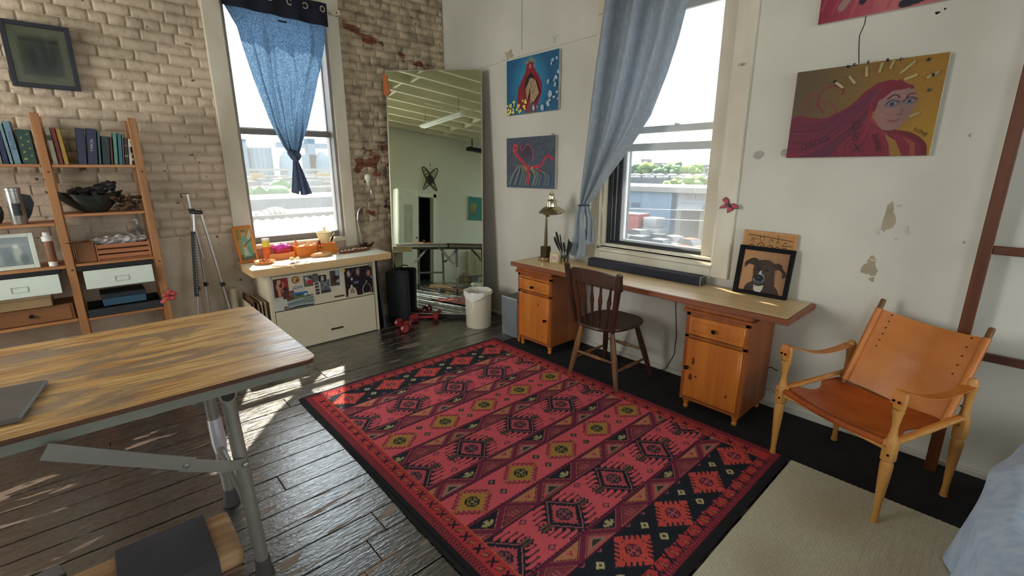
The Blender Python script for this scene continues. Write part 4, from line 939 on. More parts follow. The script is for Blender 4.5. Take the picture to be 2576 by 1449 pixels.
# dark abstract with red bird-like shape
def paint_red():
    w, h = .64, .458; C = Canvas(w, h, .0032, (74, 84, 98)); rng = random.Random(5); S = lambda P: [(x*w, y*h) for x, y in P]
    smear(C, rng, 120, (52, 62, 78), .02, .06, .8, .3); smear(C, rng, 60, (110, 116, 124), .008, .04, 1.2, .3)
    C.rect(0, w, 0, .12, (70, 96, 118), .5)
    C.ell(.42*w, .73*h, .10, .07, (70, 50, 66), .9, soft=.4)
    for k in range(16): x = .12+.05*k; C.curve(S([(.40+.25*(k/16-.5), .45), (x+.03, .28), (x-.06+.1*(k/16), .06)]), .008, rng.choice([(160, 160, 96), (34, 48, 66), (120, 138, 120), (196, 190, 130)]), .7)
    C.curve(S([(.17, .84), (.17, .72), (.26, .62), (.38, .48), (.46, .36), (.46, .12)]), .03, (184, 44, 62)); C.curve(S([(.17, .86), (.22, .84), (.21, .76), (.16, .76)]), .022, (206, 64, 74)); C.ell(.20*w, .79*h, .009, .012, (30, 10, 16))
    C.curve(S([(.46, .40), (.60, .42), (.72, .44), (.80, .58), (.88, .62), (.95, .56)]), .024, (176, 40, 66)); C.curve(S([(.46, .38), (.47, .2), (.46, .07)]), .026, (196, 46, 60)); C.curve(S([(.62, .44), (.68, .36), (.74, .34)]), .012, (190, 60, 80))
    C.curve(S([(.30, .84), (.34, .74), (.44, .86), (.52, .82), (.57, .72), (.56, .56)]), .007, (196, 90, 110), .8); C.ell(.55*w, .40*h, .014, .008, (216, 170, 60)); C.ell(.42*w, .38*h, .008, .02, (206, 140, 50))
    smear(C, rng, 40, (214, 140, 150), .003, .018, 1.2, .6, (.15*w, .85*w, .4*h, .85*h)); return C
pr = wall_canvas('red_abstract_painting', 'grey canvas with a dripping red bird-like shape, above the desk lamp', 3.508, 2.868, 1.356, 1.815, paint_red(), .026)
mb = MB(); mb.prism([(2.95, 1.815), (2.93, 1.835), (2.912, 1.815)], 0, .006); mb.xf(Matrix(((0, 0, -1, XW-.012), (1, 0, 0, 0), (0, 1, 0, 0), (0, 0, 0, 1)))); obj('hanger', mb, mat('steel_fitting', (170, 170, 165), .35, .9), pr, world=True)
# butterfly clip on the casing
bf = thing('butterfly_ornament', 'crimson paper butterfly clipped to the right casing of the white wall window', 'ornament', (XW-.034, 1.315, 1.30)); bf.rotation_euler = (.0, 0, 0)
mbw = mat('crimson_wing', (190, 40, 74), .5, var=.25, vs=(60, 60, 60)); mbe = mat('dark_wing_edge', (52, 8, 22), .5)
for nm, P in (('upper_wing', [(0, 0), (.012, .035), (.032, .050), (.052, .030), (.030, .004)]), ('lower_wing', [(0, 0), (.030, .004), (.058, -.012), (.068, -.028), (.028, -.022)]), ('upper_wing', [(0, -.004), (-.02, .012), (-.050, .002), (-.062, -.022), (-.03, -.026)]), ('lower_wing', [(0, -.006), (-.03, -.028), (-.012, -.040), (.012, -.055), (.014, -.02)])):
    mb = MB(); cx = sum(p[0] for p in P)/len(P); cy = sum(p[1] for p in P)/len(P)
    mb.prism(P, 0, .0015); T = Matrix(((0, 0, -1, -.006), (1, 0, 0, 0), (0, 1, 0, 0), (0, 0, 0, 1))); mb.xf(Matrix.Translation((0, 0, 0)) @ T); o = obj(nm, mb, mbe, bf)
    mb = MB(); mb.prism([(cx+(x-cx)*.74, cy+(y-cy)*.74) for x, y in P], .0015, .003); mb.xf(T); obj('wing_patch', mb, mbw, o)
mb = MB(); mb.tube([(-.006, .01, .012), (-.010, 0, 0), (-.008, -.006, -.016)], .004, 6); obj('body', mb, mbe, bf, True)

# ================================================================ CHAIRS
mdk = wood('dark_stained_chair_wood', (78, 46, 30), (48, 28, 18), 'z', .45, 26, coat=.05); mworn = wood('worn_leg_wood', (140, 98, 60), (92, 60, 38), 'z', .45, 26)
ch = thing('spindle_chair', 'dark wooden spindle-back chair pulled up to the desk', 'chair', (2.72, 1.93, 0))
W0 = Vector((2.72, 1.93, 0))
mb = MB(); n = 40; P = []
for k in range(n):
    a = 2*math.pi*k/n; c, s_ = math.cos(a), math.sin(a); e = 2.7
    r = (abs(c)**e+abs(s_)**e)**(-1/e); P.append((.235*r*c*1.0+.0, (.205+.018*c)*r*s_))
def seat_f(k, z, q): return (P[k][0]*q, P[k][1]*q, z)
rings = [[mb.b.verts.new(seat_f(k, z, q)) for k in range(n)] for z, q in ((.424, .86), (.432, .97), (.445, 1.0), (.455, .985), (.453, .86), (.447, .55))]
for a, b_ in zip(rings, rings[1:]):
    for k in range(n): mb.b.faces.new((a[k], a[(k+1) % n], b_[(k+1) % n], b_[k]))
mb.b.faces.new(rings[0][::-1]); mb.b.faces.new(rings[-1]); obj('seat', mb, mdk, ch, True)
feet = [(-.187, .214), (-.182, -.215), (.254, -.22), (.25, .21)]; tops = [(-.15, .13), (-.15, -.13), (.14, -.13), (.14, .13)]
def pt(i, t): return Vector((tops[i][0]+(feet[i][0]-tops[i][0])*t, tops[i][1]+(feet[i][1]-tops[i][1])*t, .43*(1-t)+.001*t))
for i in range(4):
    mb = MB(); ts = (0, .08, .2, .45, .6, .75, .9, 1); rr = (.015, .018, .020, .022, .021, .019, .016, .0135); mb.tube([pt(i, t) for t in ts], list(rr), 12); obj('leg', mb, mworn if i < 2 else mdk, ch, True)
def stretch(i, j, ti, tj, r=.011):
    a, b_ = pt(i, ti), pt(j, tj); mb = MB(); mb.tube([a.lerp(b_, t) for t in (0, .1, .3, .5, .7, .9, 1)], [r*.6, r*.8, r, r*1.35, r, r*.8, r*.6], 10); obj('stretcher', mb, mworn, ch, True)
stretch(0, 1, .52, .52); stretch(2, 3, .5, .5); stretch(0, 3, .66, .66); stretch(1, 2, .66, .66); 
lb, lt = Vector((-.205, .155, .45)), Vector((-.315, .158, .895)); rb_, rt = Vector((-.212, -.175, .45)), Vector((-.32, -.285, .885))
for nm, a, b_ in (('back_post', lb, lt), ('back_post', rb_, rt)):
    mb = MB(); mb.strip([a, a.lerp(b_, .4), a.lerp(b_, .8), b_], [.030, .030, .038, .034], .024, side=(.2, 1, 0)); obj(nm, mb, mdk, ch)
for t in (1/6, 2/6, .5, 4/6, 5/6):
    a = Vector((-.208-.012*math.sin(t*math.pi), .155-.33*t, .452)); b_ = lt.lerp(rt, t)+Vector((.03-.025*math.sin(t*math.pi), 0, -.105))
    mb = MB(); L_ = [a.lerp(b_, q) for q in (0, .12, .3, .55, .66, .72, .85, 1)]
    mb.strip(L_, [.011, .013, .016, .020, .030, .024, .013, .011], .011, side=(0, 1, 0)); obj('spindle', mb, mdk, ch)
mb = MB()
def crest(u, v):
    t = u; p = lt.lerp(rt, t); top = .0-.006*math.cos(t*2*math.pi)*0+(.016*math.cos((t-.5)*math.pi*2)+.004 if True else 0)
    z0 = p.z-.118; z1 = p.z-.012-(.018 if t < .06 or t > .94 else 0)-.012*abs(math.sin((t-.5)*math.pi))**3
    return Vector((p.x+.022-.024*math.sin(t*math.pi)+(.012*(1-v)), p.y, z0+(z1-z0)*v))
mb.grid(crest, 24, 5, .017); obj('crest_rail', mb, mdk, ch, True)

mleather = mat('saddle_leather', (210, 130, 54), .36, rgb2=(188, 108, 40), vs=(5, 5, 5), bump=.12, bs=180)
mleatherd = mat('seat_leather', (180, 86, 32), .26, rgb2=(150, 66, 20), vs=(6, 6, 6), bump=.1, bs=160, spec=.7)
mash = wood('pale_ash_wood', (206, 152, 82), (188, 130, 62), 'z', .35, 24); mscrew = mat('dark_rivet', (40, 30, 24), .35, .8)
sc_ = thing('leather_sling_chair', 'tan leather sling armchair with pale turned wooden legs', 'chair', (2.68, .37, 0)); SW = Vector((2.68, .37, 0))
FL, FR, BR, BL_ = Vector((2.575, .709, 0)), Vector((2.36, .213, 0)), Vector((2.819, .029, 0)), Vector((2.988, .521, 0))
cen = (FL+FR+BR+BL_)/4
def lean(f, k, z): d = (cen-f); d.z = 0; return Vector((0, 0, 0))+d*k*z
for i, f in enumerate((FL, FR, BR, BL_)):
    prof = [(.0155, .002), (.0165, .006), (.0135, .03), (.0125, .06), (.0165, .14), (.0225, .24), (.0245, .30)] if True else 0
    b = f-sc_.location; mb = MB()
    mb.lathe([(0, .001)]+prof+[(.020, .315), (0, .318)], 16, b); 
    mb.box(b+Vector((0, 0, .365)), (.046, .046, .10), (0, 0, -.42), .009, 2)
    if i < 2: mb.lathe([(.022, .412), (.014, .45), (.012, .48), (.018, .53), (.024, .56)], 14, b); mb.box(b+Vector((0, 0, .595)), (.030, .046, .085), (0, 0, -.42), .012, 2)
    else: mb.lathe([(.022, .412), (.017, .45), (.015, .50), (.021, .56), (.022, .60), (.012, .615), (0, .616)], 14, b)
    lg = obj('leg', mb, mash, sc_, True)
    for zz, dy in (((.385, -.008), (.352, .010)) if i in (0, 1) else ((.385, 0),)):
        fr_ = Vector((-.91, .41, 0)); mb = MB(); p = b+Vector((.41*dy*0, 0, zz))+Vector((-.41, -.91, 0))*dy; mb.cyl(p+fr_*.02, p+fr_*.0255, .0055, n=10); obj('peg', mb, mscrew if zz < .36 else mat('peg_wood', (150, 96, 40), .5), lg)
def rail(nm, a, b_, z0, z1, r=.013): mb = MB(); a = a-sc_.location; b_ = b_-sc_.location; mb.tube([a+Vector((0, 0, z0)), a.lerp(b_, .5)+Vector((0, 0, (z0+z1)/2)), b_+Vector((0, 0, z1))], [r*.85, r, r*.85], 12); obj(nm, mb, mash, sc_, True)
rail('side_rail', FL, BL_, .392, .44); rail('side_rail', FR, BR, .392, .42); rail('cross_rail', FL, FR, .365, .365, .010); rail('cross_rail', BL_, BR, .37, .37, .010)
# seat sling: leather wrapped over the front rail
o_ = sc_.location
def seat(u, v):
    L_ = FL.lerp(BL_, .04+.80*v); R_ = FR.lerp(BR, .04+.80*v)
    inset = .012+.085*math.sin(min(1, max(0, (v-.18)/.5))*math.pi)**1
    t = inset+(1-2*inset)*u; p = L_.lerp(R_, t); z = .402-.05*math.sin(math.pi*t)*(.35+.65*math.sin(math.pi*min(1, .1+v*.9)))+.012*v
    if v < .05: z -= .02*(1-v/.05)
    return p-o_+Vector((0, 0, z))
mb = MB(); mb.grid(seat, 22, 20, .004); obj('seat_sling', mb, mleatherd, sc_, True)
mb = MB(); a = FL-o_; b_ = FR-o_; mb.tube([a.lerp(b_, t)+Vector((-.006, 0, .395-.022*math.sin(math.pi*t))) for t in (.03, .2, .4, .6, .8, .97)], .0135, 12); obj('seat_front_roll', mb, mleatherd, sc_, True)
for a, b_, s0 in ((FL, BL_, 0), (FR, BR, 1)):                      # leather along the side rails
    mb = MB(); a = a-o_; b_ = b_-o_; mb.strip([a.lerp(b_, t)+Vector((0, 0, .405+.03*t)) for t in (.06, .3, .6, .92)], .018, .012, side=(0, 0, 1)); obj('side_strap', mb, mleather, sc_, True)
bl, tl, br_, tr = Vector((2.885, .505, .425)), Vector((3.005, .436, .815)), Vector((2.735, .085, .405)), Vector((2.905, .022, .785))
def back(u, v):
    L_ = bl.lerp(tl, v); R_ = br_.lerp(tr, v); p = L_.lerp(R_, u); s_ = math.sin(math.pi*u)
    nrm = Vector((.89, -.30, -.25)); p = p+nrm*(.055*s_*(.75+.3*v)); p.z -= .014*s_*v+(.045*u*(1-v)*s_ if v < .5 else 0)*.6; return p-o_
mb = MB(); mb.grid(back, 26, 16, .004); obj('back_sling', mb, mleather, sc_, True)
for a, b_ in ((bl, tl), (br_, tr)):
    d = (b_-a).normalized(); mb = MB(); mb.tube([a-d*.02-o_, a.lerp(b_, .5)-o_, b_+d*.045-o_, b_+d*.052-o_], [.012, .0135, .013, .010], 12); obj('back_pole', mb, wood('brown_pole_wood', (128, 82, 40), (104, 64, 30), 'z', .4), sc_, True)
    mb = MB(); mb.tube([a-o_, b_-o_], .0165, 12); obj('pole_sleeve', mb, mleather, sc_, True)
for sgn, uu in ((1, .13), (-1, .87)):
    for k in range(6 if sgn > 0 else 5):
        p = back(uu, .97-.085*k*(1 if sgn > 0 else 1.3)); mb = MB(); mb.sph(p+Vector((-.006, .002, .001)), .0035, 6); obj('rivet', mb, mscrew, sc_)
for a, b_, zb in ((FL, BL_, .60), (FR, BR, .585)):
    a = a-o_; b_ = b_-o_; mb = MB(); P = []; 
    fo = Vector((-.02, .008, 0))
    P = [a+fo*1.15+Vector((0, 0, .585)), a+fo*1.2+Vector((0, 0, .62)), a+fo*.6+Vector((0, 0, .642))]+[a.lerp(b_, t)+Vector((0, 0, .642-(.642-zb)*t-.045*math.sin(math.pi*t))) for t in (.06, .2, .35, .5, .65, .8, .95)]+[b_+Vector((0.012, -.005, zb-.01))]
    mb.strip(P, .046, .004, side=(.41, .91, 0)); o = obj('arm_strap', mb, mleather, sc_, True)
    for q in (-.011, .011):
        mb = MB(); p = a+fo*1.25+Vector((.41*q, .91*q, .60)); mb.cyl(p, p+Vector((-.006, .002, 0)), .0055, n=10); obj('rivet', mb, mscrew, o)
mb = MB(); mb.cyl((2.84-o_.x, .03-o_.y, .475), (2.80-o_.x, .048-o_.y, .478), .005); obj('steel_bolt', mb, mat('steel_fitting', (170, 170, 165), .35, .9), sc_)

# ================================================================ MIRROR IN THE CORNER
az, el = math.radians(43.5), math.radians(5.0)
mir = thing('wall_mirror', 'tall frameless mirror leaning across the room corner', 'mirror', (2.565, 3.985, 0)); mir.rotation_euler = (0, 0, az-math.pi/2)
# local: x to the right, +y away from the viewer, mirror face towards -y
R = Matrix.Rotation(-el, 4, 'X')
mb = MB(); mb.bx(-.475, .475, .004, .012, .055, 2.47); mb.xf(R); obj('backing_board', mb, mat('raw_board', (120, 84, 50), .8), mir)
mb = MB(); mb.bx(-.468, .468, 0, .004, .058, 2.467); mb.xf(R); 
mm, nt, b = newmat('mirror_silver'); b.inputs['Metallic'].default_value = 1; b.inputs['Roughness'].default_value = .012
nn = nt.nodes.new('ShaderNodeTexNoise'); nn.inputs['Scale'].default_value = 2; rr_ = nt.nodes.new('ShaderNodeValToRGB'); nt.links.new(nn.outputs[0], rr_.inputs[0]); nt.links.new(rr_.outputs[0], b.inputs['Base Color'])
rr_.color_ramp.elements[0].color = (.68, .78, .66, 1); rr_.color_ramp.elements[1].color = (.74, .83, .73, 1)
obj('mirror_glass', mb, mm, mir)
me_ = mat('mirror_edge_trim', (168, 160, 140), .35, .5)
for x0, x1, z0, z1 in ((-.476, -.467, .055, 2.47), (.467, .476, .055, 2.47), (-.476, .476, .05, .058), (-.476, .476, 2.466, 2.474)):
    mb = MB(); mb.bx(x0, x1, -.003, .012, z0, z1); mb.xf(R); obj('edge_strip', mb, me_, mir)
mb = MB(); mb.bx(-.47, .47, .005, .06, .0008, .054); obj('foot_block', mb, mat('dark_block', (24, 22, 20), .8), mir)
mb = MB(); mb.prism([(-.50, 2.44), (-.462, 2.43), (-.435, 2.26), (-.47, 2.235), (-.50, 2.25)], 0, .004); mb.xf(R @ Matrix(((1, 0, 0, 0), (0, 0, 1, -.008), (0, 1, 0, 0), (0, 0, 0, 1)))); obj('tape_scrap', mb, mat('orange_tape', (176, 92, 36), .6), mir)

# waste bin
bn = thing('waste_bin', 'round cream plastic waste bin with clear liner in front of the mirror', 'bin', (2.735, 3.52, 0))
mb = MB(); mb.lathe([(.0, .002), (.118, .002), (.124, .01), (.130, .30), (.134, .362), (.137, .366), (.134, .368), (.130, .362), (.122, .02), (0, .012)], 36); obj('body', mb, mat('cream_plastic', (212, 202, 176), .4, var=.03), bn, True)
mlin = mat('clear_liner', (226, 224, 214), .25, var=.03, trans=.0)
mb = MB()
def liner(u, v):
    a = 2*math.pi*u; w = math.sin(a*9)*.004+math.sin(a*5+1)*.003+math.sin(a*23)*.0015
    if v < .4: q = v/.4; r = .125+.004*q+w*.5; z = .20+.17*q
    elif v < .6: q = (v-.4)/.2; r = .129+.012*q; z = .37+.003*math.sin(q*math.pi)+w*.5
    else: q = (v-.6)/.4; ext = .022+.06*max(0, math.cos(a-3.6))**4; r = .141+w*.8+.004*q; z = .37-ext*q
    return Vector((r*math.cos(a), r*math.sin(a), z))
mb.grid(liner, 96, 12); obj('liner', mb, mlin, bn, True)

# dumbbells and the dark things beside the cabinet
mred = mat('dark_red_vinyl', (128, 30, 34), .3, var=.1)
def dumbbell(c, ang, label, r=.045, l=.15):
    t = thing('dumbbell', label, 'dumbbell', (c[0], c[1], r+.0008), ang, 'red dumbbells on the floor')
    for s in (-1, 1):
        mb = MB(); mb.lathe([(0, 0), (r*.7, 0), (r, r*.3), (r, r*.9), (r*.7, r*1.2), (0, r*1.2)], 8, (s*(l/2-.0), 0, 0), (s, 0, 0)); obj('weight_head', mb, mred, t)
    mb = MB(); mb.cyl((-l/2, 0, 0), (l/2, 0, 0), .016, n=12); obj('grip', mb, mred, t, True)
dumbbell((2.22, 3.98), .75, 'red vinyl dumbbell nearest the camera, on the floor beside the cabinet')
dumbbell((2.42, 4.00), -.6, 'red vinyl dumbbell closest to the mirror, on the floor')
dumbbell((2.10, 3.93), 1.35, 'red vinyl dumbbell end-on at the right corner of the cream cabinet')
bg_ = thing('black_case', 'tall black fabric case standing upright in front of the mirror', 'case', (2.215, 4.20, 0), math.radians(-46))
mb = MB(); mb.bx(-.10, .125, -.045, .045, .002, .535, .03, 3); obj('body', mb, mat('black_fabric', (20, 22, 26), .8, bump=.2, bs=200), bg_, True)
mb = MB(); mb.tube([(-.04, 0, .53), (-.03, 0, .555), (.03, 0, .555), (.04, 0, .53)], .006); obj('handle', mb, mat('black_rubber', (20, 20, 20), .5), bg_, True)
mb = MB(); mb.prism([(4.06, .002), (4.40, .002), (4.42, .66), (4.35, .70), (4.28, .66)], 0, .02); mb.xf(Matrix(((0, 0, 1, 1.985), (1, 0, 0, 0), (0, 1, 0, 0), (0, 0, 0, 1)))); mb.xf(Matrix.Translation((1.985, 4.2, 0)) @ Matrix.Rotation(-.25, 4, 'Z') @ Matrix.Translation((-1.985+.03, -4.2, 0)))
one('folded_board', mb, mat('navy_board', (18, 22, 36), .6), 'dark navy triangular board leaning beside the cream cabinet', 'board')

# ================================================================ WORK TABLE
def M_wtop():
    m, nt, b = newmat('weathered_plywood'); N, L = nt.nodes, nt.links
    t = N.new('ShaderNodeTexCoord')
    def noi(st, det=5, off=0, dist=0):
        mp = N.new('ShaderNodeMapping'); mp.inputs['Scale'].default_value = st; mp.inputs['Location'].default_value = (off,)*3; mp.inputs['Rotation'].default_value = (0, 0, .0); L.new(t.outputs['Object'], mp.inputs[0])
        n = N.new('ShaderNodeTexNoise'); n.inputs['Scale'].default_value = 1; n.inputs['Detail'].default_value = det; n.inputs['Distortion'].default_value = dist; L.new(mp.outputs[0], n.inputs[0]); return n.outputs[0]
    def ramp(v, els):
        r = N.new('ShaderNodeValToRGB'); L.new(v, r.inputs[0])
        for i, (p, c) in enumerate(els):
            e = r.color_ramp.elements[i] if i < 2 else r.color_ramp.elements.new(p)
            e.position = p; e.color = (*(lin(c) if max(c) > 1 else c), 1)
        return r.outputs[0]
    grain = ramp(noi((2.6, 62, 1), 8, 0, 1.3), [(.28, (134, 92, 54)), (.66, (232, 198, 138)), (.42, (190, 142, 84)), (.53, (216, 172, 106))])
    red = ramp(noi((1.6, 7, 1), 6, 5, 1.0), [(.52, (0., 0., 0.)), (.66, (1., 1., 1.))])
    grey = ramp(noi((1.5, 5, 1), 8, 8.2, 1.5), [(.50, (0., 0., 0.)), (.60, (1., 1., 1.))])
    m1 = N.new('ShaderNodeMix'); m1.data_type = 'RGBA'; mu = N.new('ShaderNodeMath'); mu.operation = 'MULTIPLY'; mu.inputs[1].default_value = .6; L.new(red, mu.inputs[0]); L.new(mu.outputs[0], m1.inputs[0]); L.new(grain, m1.inputs[6]); m1.inputs[7].default_value = (*lin((150, 88, 44)), 1)
    m2 = N.new('ShaderNodeMix'); m2.data_type = 'RGBA'; mu = N.new('ShaderNodeMath'); mu.operation = 'MULTIPLY'; mu.inputs[1].default_value = .8; L.new(grey, mu.inputs[0]); L.new(mu.outputs[0], m2.inputs[0]); L.new(m1.outputs[2], m2.inputs[6]); m2.inputs[7].default_value = (*lin((142, 122, 104)), 1)
    L.new(m2.outputs[2], b.inputs['Base Color'])
    L.new(ramp(grey, [(0, (.34,)*3), (1, (.24,)*3)]), b.inputs['Roughness']); b.inputs['IOR'].default_value = 1.7
    ad = N.new('ShaderNodeMath'); ad.operation = 'MULTIPLY_ADD'; L.new(noi((3, 60, 1), 6, 3, .5), ad.inputs[0]); ad.inputs[1].default_value = 1.0
    mu3 = N.new('ShaderNodeMath'); mu3.operation = 'MULTIPLY'; mu3.inputs[1].default_value = .5; L.new(noi((6, 12, 1), 5, 6, 1), mu3.inputs[0]); L.new(mu3.outputs[0], ad.inputs[2])
    bp = N.new('ShaderNodeBump'); bp.inputs['Strength'].default_value = .75; bp.inputs['Distance'].default_value = .004; L.new(ad.outputs[0], bp.inputs['Height']); L.new(bp.outputs[0], b.inputs['Normal']); return m
wt = thing('work_table', 'large folding work table with weathered plywood top and grey steel legs', 'table', (-.35, 2.18, 0))
TZ = .84; mgs = mat('grey_painted_steel', (128, 124, 116), .42, .25, var=.12, vs=(5, 5, 5)); mgs2 = mat('green_grey_table_apron', (120, 120, 106), .55, var=.1, vs=(3, 3, 3)); medge = wood('dark_ply_edge', (98, 58, 28), (52, 32, 18), 'x', .6, 50)
tx0, tx1, ty0, ty1 = -1.35, .555, 1.715, 2.655
mb = MB(); r_ = .035; P = [(tx0, ty0), (tx1-r_, ty0), (tx1-r_*.3, ty0+r_*.3), (tx1, ty0+r_), (tx1, ty1-.03), (tx1-.012, ty1-.006), (tx1-.04, ty1), (tx0, ty1)]
mb.prism(P, TZ-.003, TZ); obj('tabletop', mb, M_wtop(), wt, world=True)
mb = MB(); mb.prism([(x-(.002 if x > 0 else 0), y) for x, y in P], TZ-.019, TZ-.003); obj('tabletop_core', mb, medge, wt, world=True)
mb = MB(); mb.bx(tx0+.03, tx1-.035, ty0+.03, ty0+.045, TZ-.062, TZ-.019); mb.bx(tx0+.03, tx1-.035, ty1-.045, ty1-.03, TZ-.062, TZ-.019); mb.bx(tx1-.05, tx1-.035, ty0+.03, ty1-.03, TZ-.062, TZ-.019); mb.bx(tx0+.03, tx0+.045, ty0+.03, ty1-.03, TZ-.062, TZ-.019); obj('apron', mb, mgs2, wt, world=True)
for k, (lx, fx) in enumerate(((.255, .275), (-1.07, -1.09))):
    mb = MB(); mb.tube([(lx, ty0+.035, TZ-.068), (lx, ty1-.03, TZ-.068)], .028, 16); obj('hinge_tube', mb, mgs, wt, True, world=True)
    for e, sgn in ((ty0+.034, -1), (ty1-.029, 1)):
        mb = MB(); mb.cyl((lx, e, TZ-.068), (lx, e+sgn*.001, TZ-.068), .022, n=16); obj('tube_mouth', mb, mat('dark_tube_mouth', (34, 26, 24), .7), wt, world=True)
    ys = (1.775, 2.30)
    for q, ly in enumerate(ys):
        fy = 1.738 if q == 0 else 2.285
        mb = MB(); mb.tube([(lx, ly, TZ-.075), ((lx+fx)/2, (ly+fy)/2, .42), (fx, fy, .07)], .0235, 16); l = obj('leg', mb, mgs, wt, True, world=True)
        mb = MB(); mb.lathe([(.026, .085), (.028, .05), (.034, .012), (.036, .001), (0, .0008)], 18, (fx, fy, 0)); obj('rubber_foot', mb, mat('dark_grey_foot', (70, 66, 66), .6), l, True, world=True)
        if q == 1 and k == 0:
            mb = MB(); mb.tube([((lx+fx)/2, 2.293, .45), ((lx+fx)/2+.004, 2.291, .33), ((lx+fx)/2+.006, 2.29, .27)], [.027, .030, .024], 16); obj('tape_wrap', mb, mat('silver_tape', (190, 186, 190), .3, .3), l, True, world=True)
    mb = MB(); mb.tube([((lx+fx)/2+.003, 1.757, .30), ((lx+fx)/2+.003, 2.292, .30)], .017, 12); obj('cross_bar', mb, mgs, wt, True, world=True)
    s_ = 1 if k == 0 else -1; x2 = -.10 if k == 0 else -.72; x1 = .09 if k == 0 else -.90
    for yy_ in (1.718, 2.36) if k == 0 else (1.718, 2.36):
        mb = MB(); mb.strip([(fx-.005*s_, yy_+.012, .508), (fx-.06*s_, yy_, .525), (x1, yy_, .590)], [.036, .040, .042], .006, side=(0, 0, 1)); br = obj('brace', mb, mgs, wt, world=True)
        mb = MB(); mb.strip([(x1+.03*s_, yy_-.005, .582), (x1-.29*s_, yy_-.005, .775)], [.044, .05], .006, side=(0, 0, 1)); obj('brace_arm', mb, mgs, wt, world=True)
        mb = MB(); mb.sph((fx-.008*s_, yy_-.004, .508), .010, 8, (1, .6, 1)); mb.sph((x1+.012*s_, yy_-.009, .588), .010, 8, (1, .6, 1)); obj('brace_rivets', mb, mat('steel_fitting', (170, 170, 165), .35, .9), br, world=True)
mb = MB(); mb.bx(-.66, -.222, 1.80, 2.10, TZ+.0006, TZ+.016, .005); mb.xf(Matrix.Translation((-.222, 1.9, 0)) @ Matrix.Rotation(-.16, 4, 'Z') @ Matrix.Translation((.222, -1.9, 0))); one('tablet_slab', mb, mat('slate_grey_plastic', (98, 94, 90), .5), 'thin grey slab lying on the left of the work table, cut off by the frame', 'slab')
mb = MB(); mb.bx(-.9, -.5, 2.3, 2.5, TZ+.0006, TZ+.03, .01); one('folded_cloth', mb, mat('terracotta_cloth', (176, 108, 62), .9), 'folded terracotta cloth on the far side of the work table, seen in the mirror', 'cloth')
# timber and loose pieces under the table
mb = MB(); mb.bx(-.95, .236, 1.852, 2.135, .0008, .085, .02, 2); one('timber_block', mb, wood('sawn_timber', (186, 150, 108), (142, 98, 60), 'x', .6, 18), 'thick timber block with rounded end lying on the floor under the table', 'timber')
mb = MB(); mb.bx(-.145, .150, 1.835, 2.155, .0865, .094, .003); mb.bx(-.145, .150, 1.835, 1.842, .002, .09, .002); one('rubber_mat', mb, mat('dark_grey_rubber', (62, 60, 64), .8, bump=.3, bs=200), 'dark grey rubber mat draped over the timber block under the table', 'mat')
mb = MB(); mb.bx(-.40, -.295, 2.185, 2.27, .0008, .055, .004); mb.xf(Matrix.Translation((-.35, 2.22, 0)) @ Matrix.Rotation(.25, 4, 'Z') @ Matrix.Translation((.35, -2.22, 0))); one('metal_block', mb, mat('brushed_block', (120, 118, 122), .4, .5), 'small silver block on the floor at the bottom left under the table', 'block')

# ================================================================ FLAT-FILE CABINET AND COUNTER
mcab = mat('cream_painted_cabinet', (216, 206, 178), .5, rgb2=(206, 194, 164), vs=(2, 2, 2), bump=.06, bs=60)
fc = thing('flat_file_cabinet', 'cream drawer cabinet covered with photos and magnets below the left window', 'cabinet', (1.47, 4.09, 0))
def L2(x0, x1, y0, y1, z0, z1, nm, m, par, bev=.002):
    mb = MB(); mb.bx(x0, x1, y0, y1, z0, z1, bev); return obj(nm, mb, m, par, world=True)
L2(.995, 1.945, 4.10, 4.52, .001, .695, 'carcass', mcab, fc)
L2(.995, 1.025, 4.088, 4.10, .001, .695, 'face_stile', mcab, fc, .001); L2(1.918, 1.945, 4.088, 4.10, .001, .695, 'face_stile', mcab, fc, .001); L2(1.025, 1.918, 4.088, 4.10, .676, .695, 'face_rail', mcab, fc, .001)
d1 = L2(1.031, 1.912, 4.084, 4.10, .374, .671, 'drawer', mcab, fc, .003); d2 = L2(1.031, 1.912, 4.084, 4.10, .010, .366, 'drawer', mcab, fc, .003)
mgp = mat('shadow_gap', (70, 56, 34), .9)
L2(1.026, 1.917, 4.094, 4.099, .366, .374, 'drawer_gap', mgp, fc, 0); L2(1.026, 1.917, 4.094, 4.099, .671, .676, 'drawer_gap', mgp, fc, 0); L2(1.026, 1.031, 4.094, 4.099, .01, .671, 'drawer_gap', mgp, fc, 0); L2(1.912, 1.917, 4.094, 4.099, .01, .671, 'drawer_gap', mgp, fc, 0)
L2(1.47, 1.585, 4.0815, 4.0845, .106, .124, 'finger_pull', mat('dark_pull', (58, 46, 30), .5), d2, 0); L2(1.35, 1.46, 4.0828, 4.0845, .098, .120, 'label_holder', mcab, d2, 0); L2(1.53, 1.622, 4.0815, 4.0845, .405, .419, 'finger_pull', mat('dark_pull', (58, 46, 30), .5), d1, 0)
ct = thing('counter_top', 'pale wooden counter top under the left window, lit by sun', 'counter', (1.48, 4.28, .697))
mct = mat('pale_counter_wood', (226, 190, 140), .35, rgb2=(210, 172, 120), vs=(2, 14, 8), bump=.08, bs=40)
mb = MB(); mb.prism([(.885, 4.025), (2.085, 4.045), (2.105, 4.06), (2.115, 4.50), (.885, 4.51)], .698, .755); obj('board', mb, mct, ct, world=True)
mb = MB(); mb.prism([(.888, 4.03), (1.53, 4.038), (1.53, 4.50), (.888, 4.50)], .7551, .7575); obj('paper_sheet', mb, mat('cream_paper', (232, 216, 186), .7), ct, world=True)
mb = MB(); mb.prism([(1.533, 4.038), (2.078, 4.046), (2.10, 4.49), (1.533, 4.50)], .7551, .7568); obj('paper_sheet', mb, mat('white_paper', (226, 224, 208), .6), ct, world=True)
